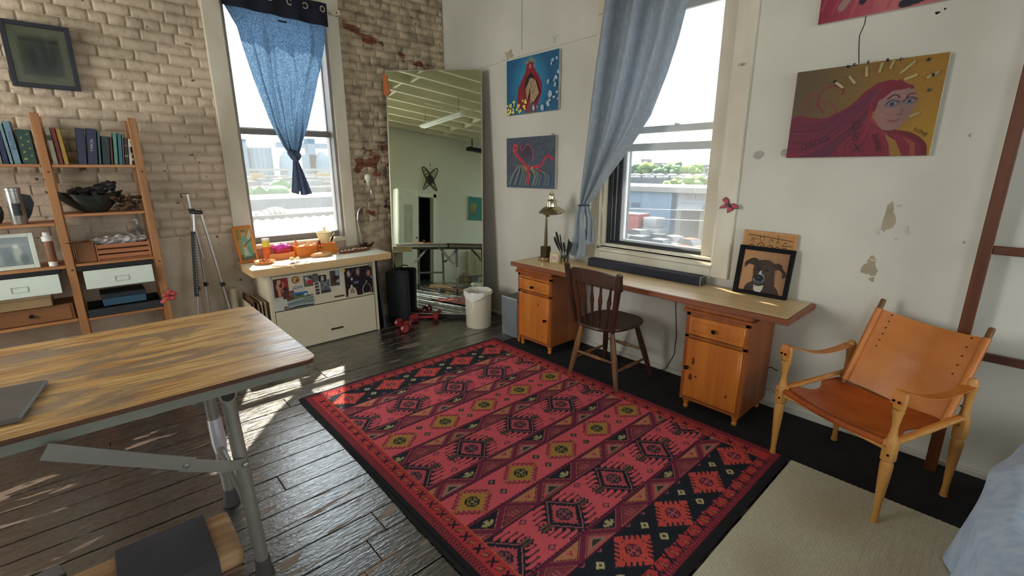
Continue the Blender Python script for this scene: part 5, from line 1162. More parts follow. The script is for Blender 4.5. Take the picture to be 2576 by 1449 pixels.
# upright boards on the left of the cabinet
for i, (x, y0, y1, z, c) in enumerate(((.965, 4.10, 4.45, .47, (150, 128, 100)), (.940, 4.12, 4.47, .47, (206, 190, 160)), (.915, 4.11, 4.44, .46, (120, 92, 66)), (.885, 4.13, 4.46, .50, (96, 62, 46)), (.862, 4.14, 4.42, .46, (186, 170, 140)))):
    mb = MB(); mb.bx(x-.005, x+.005, y0, y1, .0008, z, .001); one('leaning_board', mb, mat('board_edge_%s' % 'abcde'[i], c, .7), ['tan board standing against the cabinet side', 'cream board second from the cabinet side', 'brown board third from the cabinet side', 'tallest dark brown board beside the cabinet', 'pale board furthest from the cabinet side'][i], 'board', group=None)
mb = MB(); mb.cyl((.80, 4.40, .0008), (.80, 4.40, .56), .028, n=16); one('paper_roll', mb, mat('cream_roll', (186, 172, 146), .8), 'cream paper roll standing on the floor left of the cabinet', 'roll', smooth=True)

# ---- photos and magnets stuck on the upper drawer: each one its own thing
YD = 4.0825
def note(nm, label, cat, x0, x1, z0, z1, paint, y=0, rot=0, rgb=(200, 190, 170)):
    w, h = x1-x0, z1-z0; C = Canvas(w, h, .0022, rgb); paint(C, w, h)
    t = thing(nm, label, cat, ((x0+x1)/2, YD-.0008-y, z0)); t.rotation_euler = (0, rot, 0)
    mb = MB(); mb.bx(-w/2, w/2, -.0004, .0006, 0, h); obj('card', mb, mat('photo_card_white', (226, 220, 206), .6), t)
    C.mesh('print', mcard_a, t, Matrix(((1, 0, 0, -w/2), (0, 0, -1, -.0009), (0, 1, 0, 0), (0, 0, 0, 1))), False); return t
mcard_a = attr_mat('photo_print', .35)
rg = random.Random(77)
def pA(C, w, h): C.rect(.1*w, w, .05*h, .97*h, (70, 36, 30)); C.rect(.62*w, w, .5*h, .96*h, (150, 36, 36)); C.curve([(w*.42, h*.12), (w*.40, h*.4), (w*.34, h*.58), (w*.45, h*.8)], .022, (206, 138, 104)); C.ell(.45*w, .8*h, .016, .02, (206, 150, 110)); C.curve([(w*.36, h*.6), (w*.55, h*.45), (w*.7, h*.62), (w*.68, h*.75)], .010, (196, 128, 96)); C.curve([(w*.45, h*.3), (w*.62, h*.35), (w*.66, h*.15)], .012, (180, 110, 84))
note('photo_print', 'photo of a seated figure in tan on dark red, left end of the cabinet', 'photo', 1.024, 1.152, .487, .657, pA)
def pP(C, w, h): C.rect(.1*w, .4*w, .84*h, .88*h, (110, 120, 120)); [C.rect(.1*w, .9*w, h*(.76-.06*k), h*(.775-.06*k), (196, 192, 176)) for k in range(10)]
note('paper_note', 'typed cream paper note under the figure photo', 'note', 1.018, 1.128, .376, .489, pP, rgb=(206, 204, 188))
def pB(C, w, h): C.rect(0, w, 0, h, (94, 50, 44)); [C.rect(.55*w, .95*w, h*(.7-.12*k), h*(.74-.12*k), (166, 130, 116)) for k in range(5)]
note('small_card', 'maroon card with pale lines left of the blue sky photo', 'card', 1.10, 1.19, .470, .535, pB, .0016)
def pC(C, w, h): C.rect(0, w, .62*h, h, (34, 110, 176)); C.rect(0, w, 0, .62*h, (96, 116, 84)); C.ell(.4*w, .55*h, .03, .01, (60, 84, 60)); C.ell(.85*w, .5*h, .012, .01, (210, 216, 230))
note('photo_print', 'photo of blue sky over hills', 'photo', 1.183, 1.30, .458, .512, pC, .0018)
def pD(C, w, h): C.rect(0, w, .72*h, h, (92, 82, 56)); C.rect(0, w, .2*h, .72*h, (138, 150, 146)); C.curve([(0, .62*h), (.4*w, .74*h), (w, .86*h)], .008, (196, 200, 196)); C.curve([(0, .4*h), (.5*w, .48*h), (w, .42*h)], .012, (110, 126, 124)); C.rect(0, w, 0, .16*h, (36, 50, 60)); C.curve([(0, .1*h), (.5*w, .2*h), (w, .12*h)], .005, (206, 214, 216))
note('photo_print', 'photo of grey surf and shore at the bottom of the drawer', 'photo', 1.128, 1.347, .379, .476, pD, .0004)
def pE(C, w, h): C.rect(0, w, 0, h, (206, 204, 190)); C.line([(w*.15, h*.82), (w*.5, h*.93), (w*.9, h*.8)], .003, (60, 80, 120))
tp = note('city_card', 'white card lettered in navy capitals below the round magnet', 'card', 1.178, 1.270, .525, .572, pE, .001, rgb=(206, 204, 190))
text('lettering', 'TAMPA', .026, mat('navy_print', (34, 44, 74), .5), tp, basis((1.224, YD-.0032, .549), (1, 0, .06), (-.06, 0, 1)), .0003)
def pF(C, w, h): C.rect(0, w, 0, h, (100, 104, 104)); C.ell(.5*w, .5*h, .022, .028, (190, 150, 130), soft=.3); C.ell(.62*w, .36*h, .024, .02, (190, 40, 62)); C.ell(.3*w, .75*h, .012, .012, (190, 196, 200)); C.ell(.75*w, .8*h, .012, .010, (30, 34, 50)); C.rect(0, w, 0, .16*h, (90, 100, 76))
note('photo_print', 'small photo with a crimson shape in the middle of the drawer', 'photo', 1.278, 1.357, .548, .645, pF, .0012)
def pG(C, w, h): [C.rect(.1*w, .9*w, h*(.8-.16*k), h*(.86-.16*k), (150, 152, 144)) for k in range(5)]
note('small_card', 'dark card with pale text left of the pirate flag', 'card', 1.353, 1.397, .575, .650, pG, .0016, .08, (52, 54, 56))
def pH(C, w, h):
    C.ell(.5*w, .62*h, .013, .013, (222, 220, 206)); C.rect(.42*w, .58*w, .30*h, .46*h, (222, 220, 206)); C.ell(.43*w, .62*h, .004, .004, (24, 20, 20)); C.ell(.57*w, .62*h, .004, .004, (24, 20, 20))
    C.line([(.3*w, .12*h), (.7*w, .36*h)], .004, (222, 220, 206)); C.line([(.7*w, .12*h), (.3*w, .36*h)], .004, (222, 220, 206))
note('flag_card', 'black pirate flag card with skull and crossbones', 'card', 1.402, 1.472, .572, .630, pH, .0024, .03, (34, 28, 26))
def pI(C, w, h):
    for k in range(4): C.rect(.14*w, .86*w, h*(.05+.24*k), h*(.24+.24*k), (44+6*k, 40, 42)); C.ell(w*.5, h*(.15+.24*k), .010, .008, (110, 80, 82), soft=.5)
note('photo_strip', 'white-bordered photo booth strip beside the surf photo', 'photo', 1.362, 1.412, .458, .578, pI, .0026, -.03, (216, 214, 200))
def pJ(C, w, h): C.rect(0, w, 0, h, (92, 102, 104)); C.line([(.1*w, .3*h), (.75*w, .95*h)], .003, (206, 210, 210)); C.line([(.1*w, .9*h), (.85*w, .4*h)], .003, (206, 210, 210)); C.rect(0, w, 0, .2*h, (50, 54, 54))
note('photo_print', 'grey photo crossed by white lines under the pirate flag', 'photo', 1.418, 1.503, .466, .584, pJ, .0008)
def pK(C, w, h): C.rect(.05*w, .72*w, .1*h, .94*h, (76, 70, 66)); C.ell(.45*w, .5*h, .026, .034, (52, 34, 30), soft=.3); C.rect(.45*w, .7*w, .65*h, .93*h, (150, 170, 182)); C.ell(.62*w, .35*h, .018, .014, (186, 176, 168), soft=.3)
note('photo_print', 'white-framed photo of a dark animal in front of a window', 'photo', 1.497, 1.622, .498, .664, pK, .0014, .03, (214, 208, 190))
def pL(C, w, h):
    C.rect(0, w, 0, h, (26, 24, 34)); C.ell(.15*w, .8*h, .016, .03, (186, 166, 150), soft=.4); C.ell(.48*w, .82*h, .018, .034, (176, 130, 112), soft=.4); C.ell(.86*w, .72*h, .02, .03, (186, 116, 106), soft=.4); C.line([(.2*w, .7*h), (.35*w, .95*h)], .003, (150, 140, 130)); C.line([(.5*w, .9*h), (.55*w, .98*h)], .003, (206, 190, 170)); C.rect(.3*w, .48*w, .42*h, .50*h, (110, 112, 140)); C.ell(.25*w, .6*h, .01, .014, (206, 196, 180), soft=.4); C.rect(0, .3*w, 0, .3*h, (50, 26, 24))
note('photo_print', 'large dark party photo at the right end of the drawer', 'photo', 1.637, 1.905, .39, .658, pL)
def sticker(nm, label, cat, P, colors):
    cx = sum(p[0] for p in P)/len(P); cz = min(p[1] for p in P); t = thing(nm, label, cat, (cx, YD-.004, cz))
    for i, (k, c) in enumerate(colors):
        my = sum(p[1] for p in P)/len(P); mb = MB(); mb.prism([(cx+(x-cx)*k-cx, my+(z-my)*k-cz) for x, z in P], -.0012*i-.001, -.0012*i+.0008)
        mb.xf(Matrix(((1, 0, 0, 0), (0, 0, 1, 0), (0, 1, 0, 0), (0, 0, 0, 1)))); obj(['sticker_edge', 'sticker_face'][i], mb, mat('sticker_%d_%d_%d' % c, c, .4), t)
sticker('bottle_sticker', 'black bottle-shaped magnet with pale edge', 'magnet', [(1.80, .392), (1.885, .392), (1.888, .44), (1.87, .475), (1.85, .49), (1.848, .512), (1.835, .512), (1.832, .49), (1.812, .475), (1.797, .44)], [(1, (206, 200, 180)), (.88, (20, 20, 22))])
sticker('robe_sticker', 'cream robed figure magnet low on the party photo', 'magnet', [(1.655, .392), (1.745, .388), (1.738, .43), (1.728, .462), (1.706, .475), (1.702, .497), (1.688, .497), (1.684, .474), (1.664, .455)], [(1, (206, 196, 166)), (.55, (150, 130, 110))])
def magnet(nm, label, x, z, r, c1, c2, y=.004):
    t = thing(nm, label, 'magnet', (x, YD-y, z-r)); mb = MB(); mb.cyl((0, 0, r), (0, -.004, r), r, n=20); obj('disc', mb, mat('m%d_%d_%d' % c1, c1, .4), t); mb = MB(); mb.cyl((0, -.0038, r), (0, -.005, r), r*.62, n=18); obj('disc_face', mb, mat('m%d_%d_%d' % c2, c2, .4), t)
magnet('round_magnet', 'large round tan magnet with a brown motif', 1.213, .622, .032, (150, 96, 54), (206, 160, 104), .001)
magnet('round_magnet', 'yellow smiley round magnet at the top of the white-framed photo', 1.633, .643, .014, (206, 176, 40), (220, 196, 60), .003)
magnet('round_magnet', 'steel ring magnet at the top right of the party photo', 1.888, .652, .015, (44, 44, 42), (170, 170, 160), .003)
magnet('round_magnet', 'steel ring magnet at the bottom left of the surf photo', 1.113, .393, .015, (52, 44, 40), (160, 140, 120), .003)
magnet('round_magnet', 'small pale magnet right of the bottle magnet', 1.895, .545, .012, (150, 160, 164), (60, 70, 74), .003)
mb = MB(); mb.ico((1.222, YD-.0075, .618), .010, 1, (1, .2, 1), .4); one('magnet_motif', mb, mat('brown_motif', (84, 44, 26), .5), 'brown leaf motif on the round tan magnet', 'motif')

# ================================================================ SHELVES ON THE LEFT
mshelf = wood('shelf_pine', (178, 124, 72), (150, 98, 54), 'z', .5, 20); mshelfx = wood('shelf_board_pine', (184, 128, 80), (156, 102, 58), 'x', .5, 20)
YS0, YS1 = 4.20, 4.50
sf = thing('shelf_unit', 'open pine ladder shelving against the painted brick wall', 'shelf', (-.1, 4.35, 0))
for px in (.328, -.142, -.972):
    for py, nm in ((YS0+.016, 'post'), (YS1-.016, 'post')):
        mb = MB(); mb.bx(px-.022, px+.022, py-.016, py+.016, .001, 1.872, .002); p = obj(nm, mb, mshelf, sf, world=True)
    for z in (.12, .52, 1.22, 1.78):
        mb = MB(); mb.cyl((px, YS0+.03, z), (px, YS1-.03, z), .012, n=10); obj('rung', mb, mshelf, sf, True, world=True)
    for z in (1.52, .885, .4):
        mb = MB(); mb.cyl((px+.005, YS0-.0005, z), (px+.005, YS0+.0005, z), .007, n=10); obj('knot', mb, mknot, sf, world=True)
RB = {'1': 1.565, '2': 1.250, '3': .922, '4': .545, '5': .18}; LB_ = {'1': 1.567, '2': 1.20, '3': .918, '4': .552, '5': .18}
for z in RB.values(): mb = MB(); mb.bx(-.118, .304, YS0+.004, YS1-.004, z-.018, z, .002); obj('board', mb, mshelfx, sf, world=True)
for z in LB_.values(): mb = MB(); mb.bx(-.948, -.166, YS0+.004, YS1-.004, z-.018, z, .002); obj('board', mb, mshelfx, sf, world=True)
mb = MB(); mb.strip([(.306, YS0+.02, .545), (.300, YS0+.02, .56), (.298, YS0+.02, .60)], .004, .01, side=(0, 1, 0)); obj('bracket', mb, mdark, sf, world=True)

def book(x, z, t, h, d, lean, c, label, group, cover=None, y=None, txt=None, tc=None, tsz=.02, bands=()):
    """spine faces the room; lean tips the top to the right"""
    nm = 'b%d_%d_%d' % c; y = y or YS0+.035
    o = thing('book', label, 'book', (x, y, z+.0008+max(0, math.sin(abs(lean))*0)), group=group); o.rotation_euler = (0, lean, 0)
    mb = MB(); mb.bx(0, t, 0, .0015, 0, h, 0); mb.bx(0, .002, 0, d, 0, h); mb.bx(t-.002, t, 0, d, 0, h); obj('cover', mb, mat(nm, c, .5, var=.12, vs=(20, 20, 20)), o)
    mb = MB(); mb.bx(.002, t-.002, .002, d-.003, .002, h-.003); obj('pages', mb, mat('book_pages', (206, 198, 170), .8), o)
    for (z0, z1, bc) in bands:
        mb = MB(); mb.bx(.0005, t-.0005, -.0006, .0002, z0*h, z1*h); obj('spine_band', mb, mat('b%d_%d_%d' % bc, bc, .5), o)
    if txt:
        M = basis((t/2, -.001, h*.55), (0, 0, -1), (1, 0, 0)) if tsz > 0 else basis((t/2, -.001, h*.55), (0, 0, 1), (-1, 0, 0))
        text('spine_lettering', txt, abs(tsz), mat('b%d_%d_%d' % tc, tc, .5), o, M, .0002, False)
    return o
zb = RB['1']; G = 'books on the top shelf, right bay'
book(-.108, zb, .026, .222, .15, -.02, (196, 188, 160), 'cream book with a small dark square on its spine', G, bands=((.66, .80, (90, 78, 62)),))
book(-.078, zb, .020, .225, .15, -.02, (158, 62, 52), 'red book between the cream and the yellow book', G)
book(-.055, zb, .023, .218, .15, -.03, (184, 146, 58), 'yellow book standing alone to the right of the red one', G)
book(.010, zb, .045, .232, .17, .10, (34, 44, 66), 'wide dark blue book leaning right, plain spine', G)
book(.058, zb, .052, .232, .17, .115, (40, 42, 70), 'wide navy book with white vertical lettering', G, txt='TYPICAL', tc=(190, 196, 206), tsz=-.021)
book(.113, zb, .014, .215, .16, .115, (64, 96, 84), 'thin sea-green book against the navy lettered one', G)
book(.132, zb, .042, .185, .15, .11, (30, 48, 48), 'short dark green book with a maroon stripe', G, bands=((0, .0, (60, 30, 34)),))
book(.176, zb, .013, .178, .15, .105, (98, 50, 54), 'thin maroon book beside the short dark green one', G)
book(.192, zb, .022, .212, .16, .11, (88, 138, 118), 'mint green book leaning in the middle right of the row', G)
book(.217, zb, .022, .205, .15, .11, (58, 106, 126), 'teal blue book right of the mint one', G)
book(.241, zb, .006, .20, .15, .115, (206, 204, 188), 'very thin white book in the row', G)
book(.250, zb, .020, .178, .15, .11, (52, 42, 40), 'dark brown book with pale marks', G, bands=((.3, .36, (150, 120, 90)), (.7, .75, (120, 90, 70))))
book(.272, zb, .018, .172, .14, .10, (196, 192, 174), 'pale grey book with faint spine lettering', G, txt='STORIES', tc=(110, 110, 100), tsz=-.013)
o = book(.2915, zb, .009, .14, .13, .03, (44, 40, 38), 'narrow black and white book against the shelf post', G, bands=((.2, .3, (190, 186, 160)), (.45, .55, (150, 146, 90)), (.85, 1, (200, 196, 180))))
zb = LB_['1']; G = 'books on the top shelf, left bay'
for i, (x, t, h, c, lb) in enumerate(((-.40, .036, .21, (60, 64, 96), 'purple-blue book third from the tall pale blue one'), (-.362, .034, .20, (120, 130, 120), 'grey green book at the far left edge of the picture'), (-.327, .026, .19, (34, 38, 74), 'dark blue book left of the pale blue ones'))): book(x, zb, t, h, .16, 0, c, lb, G)
book(-.298, zb, .016, .235, .16, -.03, (112, 142, 146), 'thin pale green-blue book left of the tall lettered one', G)
book(-.280, zb, .032, .25, .17, -.03, (104, 134, 150), 'tall pale blue book with dark vertical lettering', G, txt='VANTTILE', tc=(58, 82, 104), tsz=.024)
o = book(-.243, zb, .066, .205, .16, 0, (36, 62, 54), 'thick dark green book with yellow floral cover', G)
mb = MB(); [mb.ico((.02+.028*(k % 2), -.0012, .03+.021*k), .006+.004*(k == 0), 1, (1, .15, 1), .4, seed=k) for k in range(8)]; obj('floral_print', mb, mat('yellow_green_print', (126, 144, 70), .6, var=.3, vs=(80, 80, 80)), o)

# torn black bowl with dried flowers
bw = thing('glass_bowl', 'wide boat-shaped smoked glass bowl of dark dried petals on the second shelf', 'bowl', (.045, 4.30, RB['2']+.001))
mb = MB()
def bowl(u, v):
    a = 2*math.pi*u; r = .5+.5*v; rx = .055+.115*v**1.2; ry = .03+.06*v; tip = 1+.35*max(0, -math.cos(a))**6*v; z = .145*v**1.6*(.78+.22*abs(math.cos(a))**2)
    return Vector((rx*math.cos(a)*tip, ry*math.sin(a), z))
mb.grid(bowl, 40, 10, .003); obj('bowl_shell', mb, mat('smoked_glass', (52, 56, 50), .12, var=.1, trans=.35), bw, True)
mb = MB(); rq = random.Random(4)
for k in range(60):
    a = rq.uniform(0, 6.28); r = rq.random()**.5; mb.ico((.125*r*math.cos(a)+.01, .05*r*math.sin(a), .100+rq.uniform(0, .06)+.05*r*max(0, math.cos(a))), rq.uniform(.018, .034), 1, (1, .7, .6), .6, seed=k)
tag(obj('dried_petals', mb, mat('dark_petals', (34, 30, 28), .85, var=.3, vs=(40, 40, 40)), bw, True), kind='stuff')
df = thing('dried_flower_bundle', 'bundle of brown dried flowers lying right of the bowl', 'dried flowers', (.235, 4.28, RB['2']+.001)); mb = MB()
for k in range(46):
    mb.ico((rq.uniform(-.085, .055), rq.uniform(-.04, .03), .014+rq.random()**1.2*.085), rq.uniform(.010, .022), 1, (1.2, .8, .8), .6, seed=k+90)
tag(obj('flower_heads', mb, mat('brown_petals', (92, 66, 40), .9, rgb2=(52, 38, 28), vs=(50, 50, 50)), df), kind='stuff')
for k in range(4): mb = MB(); mb.tube([(.02+.01*k, -.03+.015*k, .02), (.06, -.03+.01*k, .04+.01*k), (.085, -.02, .05+.015*k)], .002, 5); obj('stem', mb, mat('dry_stem', (120, 92, 52), .8), df)
# wooden crate with glass jars, small bottle
cr_ = thing('wooden_crate', 'small slatted wooden crate filled with clear bags on the third shelf', 'crate', (.11, 4.32, RB['3']+.001)); mcr = wood('crate_wood', (176, 110, 66), (142, 84, 48), 'x', .5, 30)
for z in (.012, .048, .084): mb = MB(); mb.bx(-.10, .18, -.085, -.078, z, z+.026, .001); obj('slat', mb, mcr, cr_)
for z in (.012, .048, .084): mb = MB(); mb.bx(-.10, .18, .078, .085, z, z+.026, .001); obj('slat', mb, mcr, cr_)
mb = MB(); mb.bx(-.108, -.10, -.085, .085, .0005, .118, .001); obj('end_board', mb, mcr, cr_); mb = MB(); mb.bx(.18, .188, -.085, .085, .0005, .118, .001); obj('end_board', mb, mcr, cr_); mb = MB(); mb.bx(-.10, .18, -.078, .078, .0005, .008); obj('bottom_board', mb, mcr, cr_)
bx_ = thing('cardboard_box', 'brown cardboard box left of the slatted crate on the third shelf', 'box', (-.055, 4.30, RB['3']+.001), .12); mcb = mat('brown_cardboard', (132, 88, 56), .8)
mb = MB(); mb.bx(-.05, .045, -.07, .07, .0005, .135, .003); obj('body', mb, mcb, bx_); mb = MB(); mb.strip([(-.05, -.07, .135), (-.052, -.11, .148)], .09, .002, side=(1, 0, 0)); obj('flap', mb, mcb, bx_)
bgm = mat('crumpled_clear_bag', (214, 210, 206), .15, rgb2=(140, 130, 122), vs=(18, 18, 18), bump=.8, bs=30)
for i, (x, y, r) in enumerate(((.06, 4.31, .05), (.17, 4.32, .055), (.25, 4.33, .035))):
    mb = MB(); mb.ico((x, y, RB['3']+.128), r*1.1, 3, (1.15, .8, .6), .55, 3, i); one('clear_bag', mb, bgm, ['crumpled clear bag at the left end of the slatted crate', 'largest crumpled clear bag in the middle of the crate', 'small crumpled clear bag at the right end of the crate'][i], 'bag', smooth=True)
bo = thing('glass_bottle', 'small clear spray bottle standing behind the crate near the post', 'bottle', (.262, 4.45, RB['3']+.001))
mb = MB(); mb.lathe([(0, .001), (.020, .001), (.022, .01), (.022, .15), (.016, .175), (.008, .19), (.008, .215)], 16); obj('body', mb, mat('bottle_glass', (150, 150, 146), .1, trans=.5), bo, True); mb = MB(); mb.cyl((0, 0, .215), (0, 0, .245), .009, n=12); mb.bx(-.02, .006, -.004, .004, .245, .256); obj('cap', mb, mat('white_plastic', (220, 220, 214), .4), bo)
# white document drawers hanging under shelves
mwb = mat('white_metal_box', (214, 222, 208), .45, var=.03); mdb = mat('black_box_interior', (26, 28, 28), .8)
for nm, x0, x1, lb in (('r', -.088, .282, 'white flat drawer box hanging under the third shelf, right bay'), ('l', -.60, -.208, 'white flat drawer box hanging under the third shelf, left bay')):
    d = thing('drawer_box', lb, 'box', ((x0+x1)/2, 4.30, .748)); w = x1-x0
    mb = MB(); mb.bx(-w/2, w/2, -.125, -.118, 0, .125, .002); obj('front', mb, mwb, d)
    mb = MB(); mb.bx(-w/2+.004, w/2-.004, -.118, .15, .0, .004); mb.bx(-w/2+.004, -w/2+.008, -.118, .15, .004, .11); mb.bx(w/2-.008, w/2-.004, -.118, .15, .004, .11); mb.bx(-w/2+.004, w/2-.004, .146, .15, .004, .11); obj('tray', mb, mwb, d)
    mb = MB()
    for a, b_, c_, e in ((-.03, .045, .035, .037), (-.03, .045, .068, .070), (-.03, -.028, .035, .07), (.043, .045, .035, .07)): mb.bx(a, b_, -.1275, -.1245, c_, e)
    obj('label_holder', mb, mat('label_rim', (150, 154, 142), .5), d)
    mb = MB(); mb.bx(-w/2-.03, w/2+.012, -.10, .15, .126, .154, .002); obj('slide_carcass', mb, mdb, d)
# fourth shelf, right bay: woven basket tray with two boxes
tr_ = thing('woven_tray', 'black woven tray on the fourth shelf holding a blue box', 'tray', (.10, 4.345, RB['4']+.001)); mtr = mat('black_weave', (34, 36, 38), .7, bump=.6, bs=240)
mb = MB(); mb.bx(-.205, .195, -.14, .14, .0005, .008); obj('tray_base', mb, mtr, tr_)
for y in (-.145, .14): mb = MB(); mb.bx(-.21, .20, y, y+.006, .0005, .055, .002); obj('tray_side', mb, mtr, tr_)
for x in (-.21, .194): mb = MB(); mb.bx(x, x+.006, -.14, .14, .0005, .055, .002); obj('tray_side', mb, mtr, tr_)
mb = MB()
for k in range(40):
    for j in range(3): mb.box((-.2+.0102*k+.005*(j % 2), -.1462, .012+.014*j), (.0045, .0015, .004))
tag(obj('weave_dots', mb, mat('grey_weave_dots', (96, 98, 100), .6), tr_), kind='stuff')
bb = thing('blue_box', 'slate blue box lying in the black tray', 'box', (.10, 4.33, RB['4']+.060), .02); mb = MB(); mb.bx(-.125, .115, -.10, .10, .0005, .052, .002); obj('body', mb, mat('slate_blue_card', (44, 78, 100), .55), bb); mb = MB(); mb.bx(-.13, .12, -.103, .103, .053, .085, .003); obj('lid', mb, mat('dark_slate_lid', (26, 36, 42), .6), bb)
# left bay
fp = thing('framed_photo', 'white framed photo of glass bottles on the left bay of the third shelf', 'picture frame', (-.40, 4.24, LB_['3']+.001), 0)
_, R = frame_box(fp, .235, .225, .024, .03, mat('white_frame', (206, 210, 196), .4), -.06)
C = Canvas(.187, .177, .003, (104, 116, 110)); 
for cx, cy, rx, ry, c in ((.03, .05, .03, .045, (150, 158, 150)), (.08, .06, .028, .05, (86, 100, 96)), (.125, .075, .02, .06, (176, 178, 160)), (.15, .04, .02, .03, (60, 74, 74)), (.09, .13, .08, .01, (146, 146, 132)), (.12, .12, .012, .012, (206, 208, 196))): C.ell(cx, cy, rx, ry, c, .8, soft=.4)
C.mesh('print', attr_mat('framed_photo_print', .2), fp, R @ Matrix(((1, 0, 0, -.0935), (0, 0, -1, .014), (0, 1, 0, .024), (0, 0, 0, 1))), False)
mb = MB(); mb.bx(-.095, .095, .016, .020, .022, .203); mb.xf(R); obj('backing', mb, mdb, fp)
ph_ = thing('candle_holder', 'amber cylinder with white cap beside the white framed photo', 'candle', (-.222, 4.26, LB_['3']+.001))
mb = MB(); mb.lathe([(0, .0005), (.022, .0005), (.023, .03), (0, .03)], 16); obj('base', mb, mat('white_plastic', (220, 220, 214), .4), ph_, True); mb = MB(); mb.cyl((0, 0, .03), (0, 0, .165), .024, n=16); obj('amber_tube', mb, mat('amber_glass', (126, 90, 66), .2), ph_, True); mb = MB(); mb.lathe([(.027, .165), (.028, .195), (.018, .20), (.018, .222), (0, .223)], 16); obj('cap', mb, mat('white_plastic', (220, 220, 214), .4), ph_, True)
mg_ = thing('tin_canister', 'shiny tin canister printed with a dark portrait on the left second shelf', 'tin', (-.325, 4.27, LB_['2']+.001))
mb = MB(); mb.lathe([(0, .0005), (.037, .0005), (.038, .004), (.038, .205), (.040, .207), (.040, .222), (.037, .225), (0, .222)], 26); obj('body', mb, mat('grey_tin', (168, 166, 160), .25, .7), mg_, True)
mb = MB(); mb.grid(lambda u, v: Vector((.0388*math.sin((u-.5)*1.1+.15), -.0388*math.cos((u-.5)*1.1+.15), .055+.075*v)), 8, 2); obj('portrait_print', mb, mat('dark_portrait', (40, 44, 46), .5, var=.5, vs=(50, 50, 50)), mg_, True)
mb = MB(); mb.prism([(-.30, 1.24), (-.27, 1.29), (-.245, 1.36), (-.255, 1.41), (-.30, 1.425), (-.335, 1.43), (-.34, 1.38)], 0, .012); mb.xf(Matrix(((1, 0, 0, 0), (0, 0, 1, 4.36), (0, 1, 0, -.038), (0, 0, 0, 1)))); one('dark_leaf_fan', mb, mat('dark_teal_leaf', (34, 42, 46), .7), 'dark fan-shaped leaf standing behind the tin canister', 'ornament')
mb = MB(); mb.ico((-.42, 4.27, LB_['2']+.075), .055, 2, (.7, .7, 1.3), .1); one('dark_vase', mb, mat('black_ceramic', (34, 34, 36), .4), 'dark rounded vase cut off by the left edge of the picture', 'vase', smooth=True)
d = thing('wooden_box', 'flat pale wooden box on the left bay of the fourth shelf', 'box', (-.40, 4.31, .664)); mb = MB(); mb.bx(-.13, .13, -.10, .12, .0005, .06, .003); obj('body', mb, mat('pale_box', (150, 122, 84), .6), d); mb = MB(); mb.bx(-.135, .135, -.104, .124, .0605, .082, .003); obj('lid', mb, mat('pale_box_lid', (168, 142, 102), .6), d)
d = thing('wooden_drawer_box', 'low wooden drawer box under the flat pale box, left bay', 'box', (-.38, 4.32, LB_['4']+.001)); mb = MB(); mb.bx(-.21, .205, -.10, .13, .0005, .11, .003); obj('carcass', mb, wood('brown_box', (142, 92, 50), (112, 70, 36), 'x', .5, 24), d)
mb = MB(); mb.bx(-.195, .19, -.106, -.10, .008, .102, .003); dd_ = obj('drawer', mb, wood('brown_box', (142, 92, 50), (112, 70, 36), 'x', .5, 24), d); mb = MB(); mb.cyl((.0, -.106, .06), (0, -.12, .06), .012, n=12); obj('knob', mb, mknob, dd_)
# red ribbon flower tied on the right post
rbn = thing('ribbon_flower', 'coral artificial flower tied to the right shelf post', 'flower', (.352, 4.165, .60)); 
for k in range(5):
    a = k*1.257+.3; mb = MB(); mb.ico((.026*math.cos(a), -.008, .03+.026*math.sin(a)), .020, 2, (1, .35, .75), .4, seed=k); obj('petal', mb, mat('coral_petal', (186, 70, 62), .6, var=.2, vs=(40, 40, 40)), rbn, True)
mb = MB(); mb.ico((0, -.014, .03), .009, 1); obj('flower_centre', mb, mat('dark_centre', (60, 20, 20), .6), rbn); mb = MB(); mb.strip([(0, .01, .03), (-.03, .008, .01), (-.06, .01, -.02)], .02, .003, side=(0, .3, 1)); obj('leaf', mb, mat('coral_petal', (186, 70, 62), .6), rbn)

# framed print high on the brick wall
fp = thing('framed_print', 'dark framed old print hanging on the brick wall above the shelves', 'picture', (-.052, 4.500, 2.052)); fp.rotation_euler = (0, math.radians(.5), 0)
frame_box(fp, .325, .392, .026, .03, mat('navy_black_frame', (30, 32, 44), .45))
C = Canvas(.277, .344, .004, (132, 132, 106)); C.rect(.035, .242, .05, .30, (118, 118, 94)); C.rect(.045, .235, .06, .285, (92, 96, 78)); C.rect(.05, .23, .255, .275, (52, 58, 52))
for cx, cy, rx, ry, c in ((.14, .16, .075, .10, (48, 52, 46)), (.17, .17, .03, .07, (30, 34, 32)), (.12, .2, .03, .03, (86, 92, 78)), (.13, .12, .02, .04, (66, 70, 60)), (.1, .15, .02, .06, (36, 40, 38))): C.ell(cx, cy, rx, ry, c, .8, soft=.5)
C.mesh('print', attr_mat('old_print', .3), fp, Matrix(((1, 0, 0, -.1385), (0, 0, -1, .014), (0, 1, 0, .024), (0, 0, 0, 1))), False)
mb = MB(); mb.bx(-.14, .14, .016, .022, .022, .37); obj('backing', mb, mdb, fp)
mb = MB(); mb.bx(-.139, .139, .008, .0095, .024, .368); obj('glass', mb, glass_mat('picture_glass'), fp)

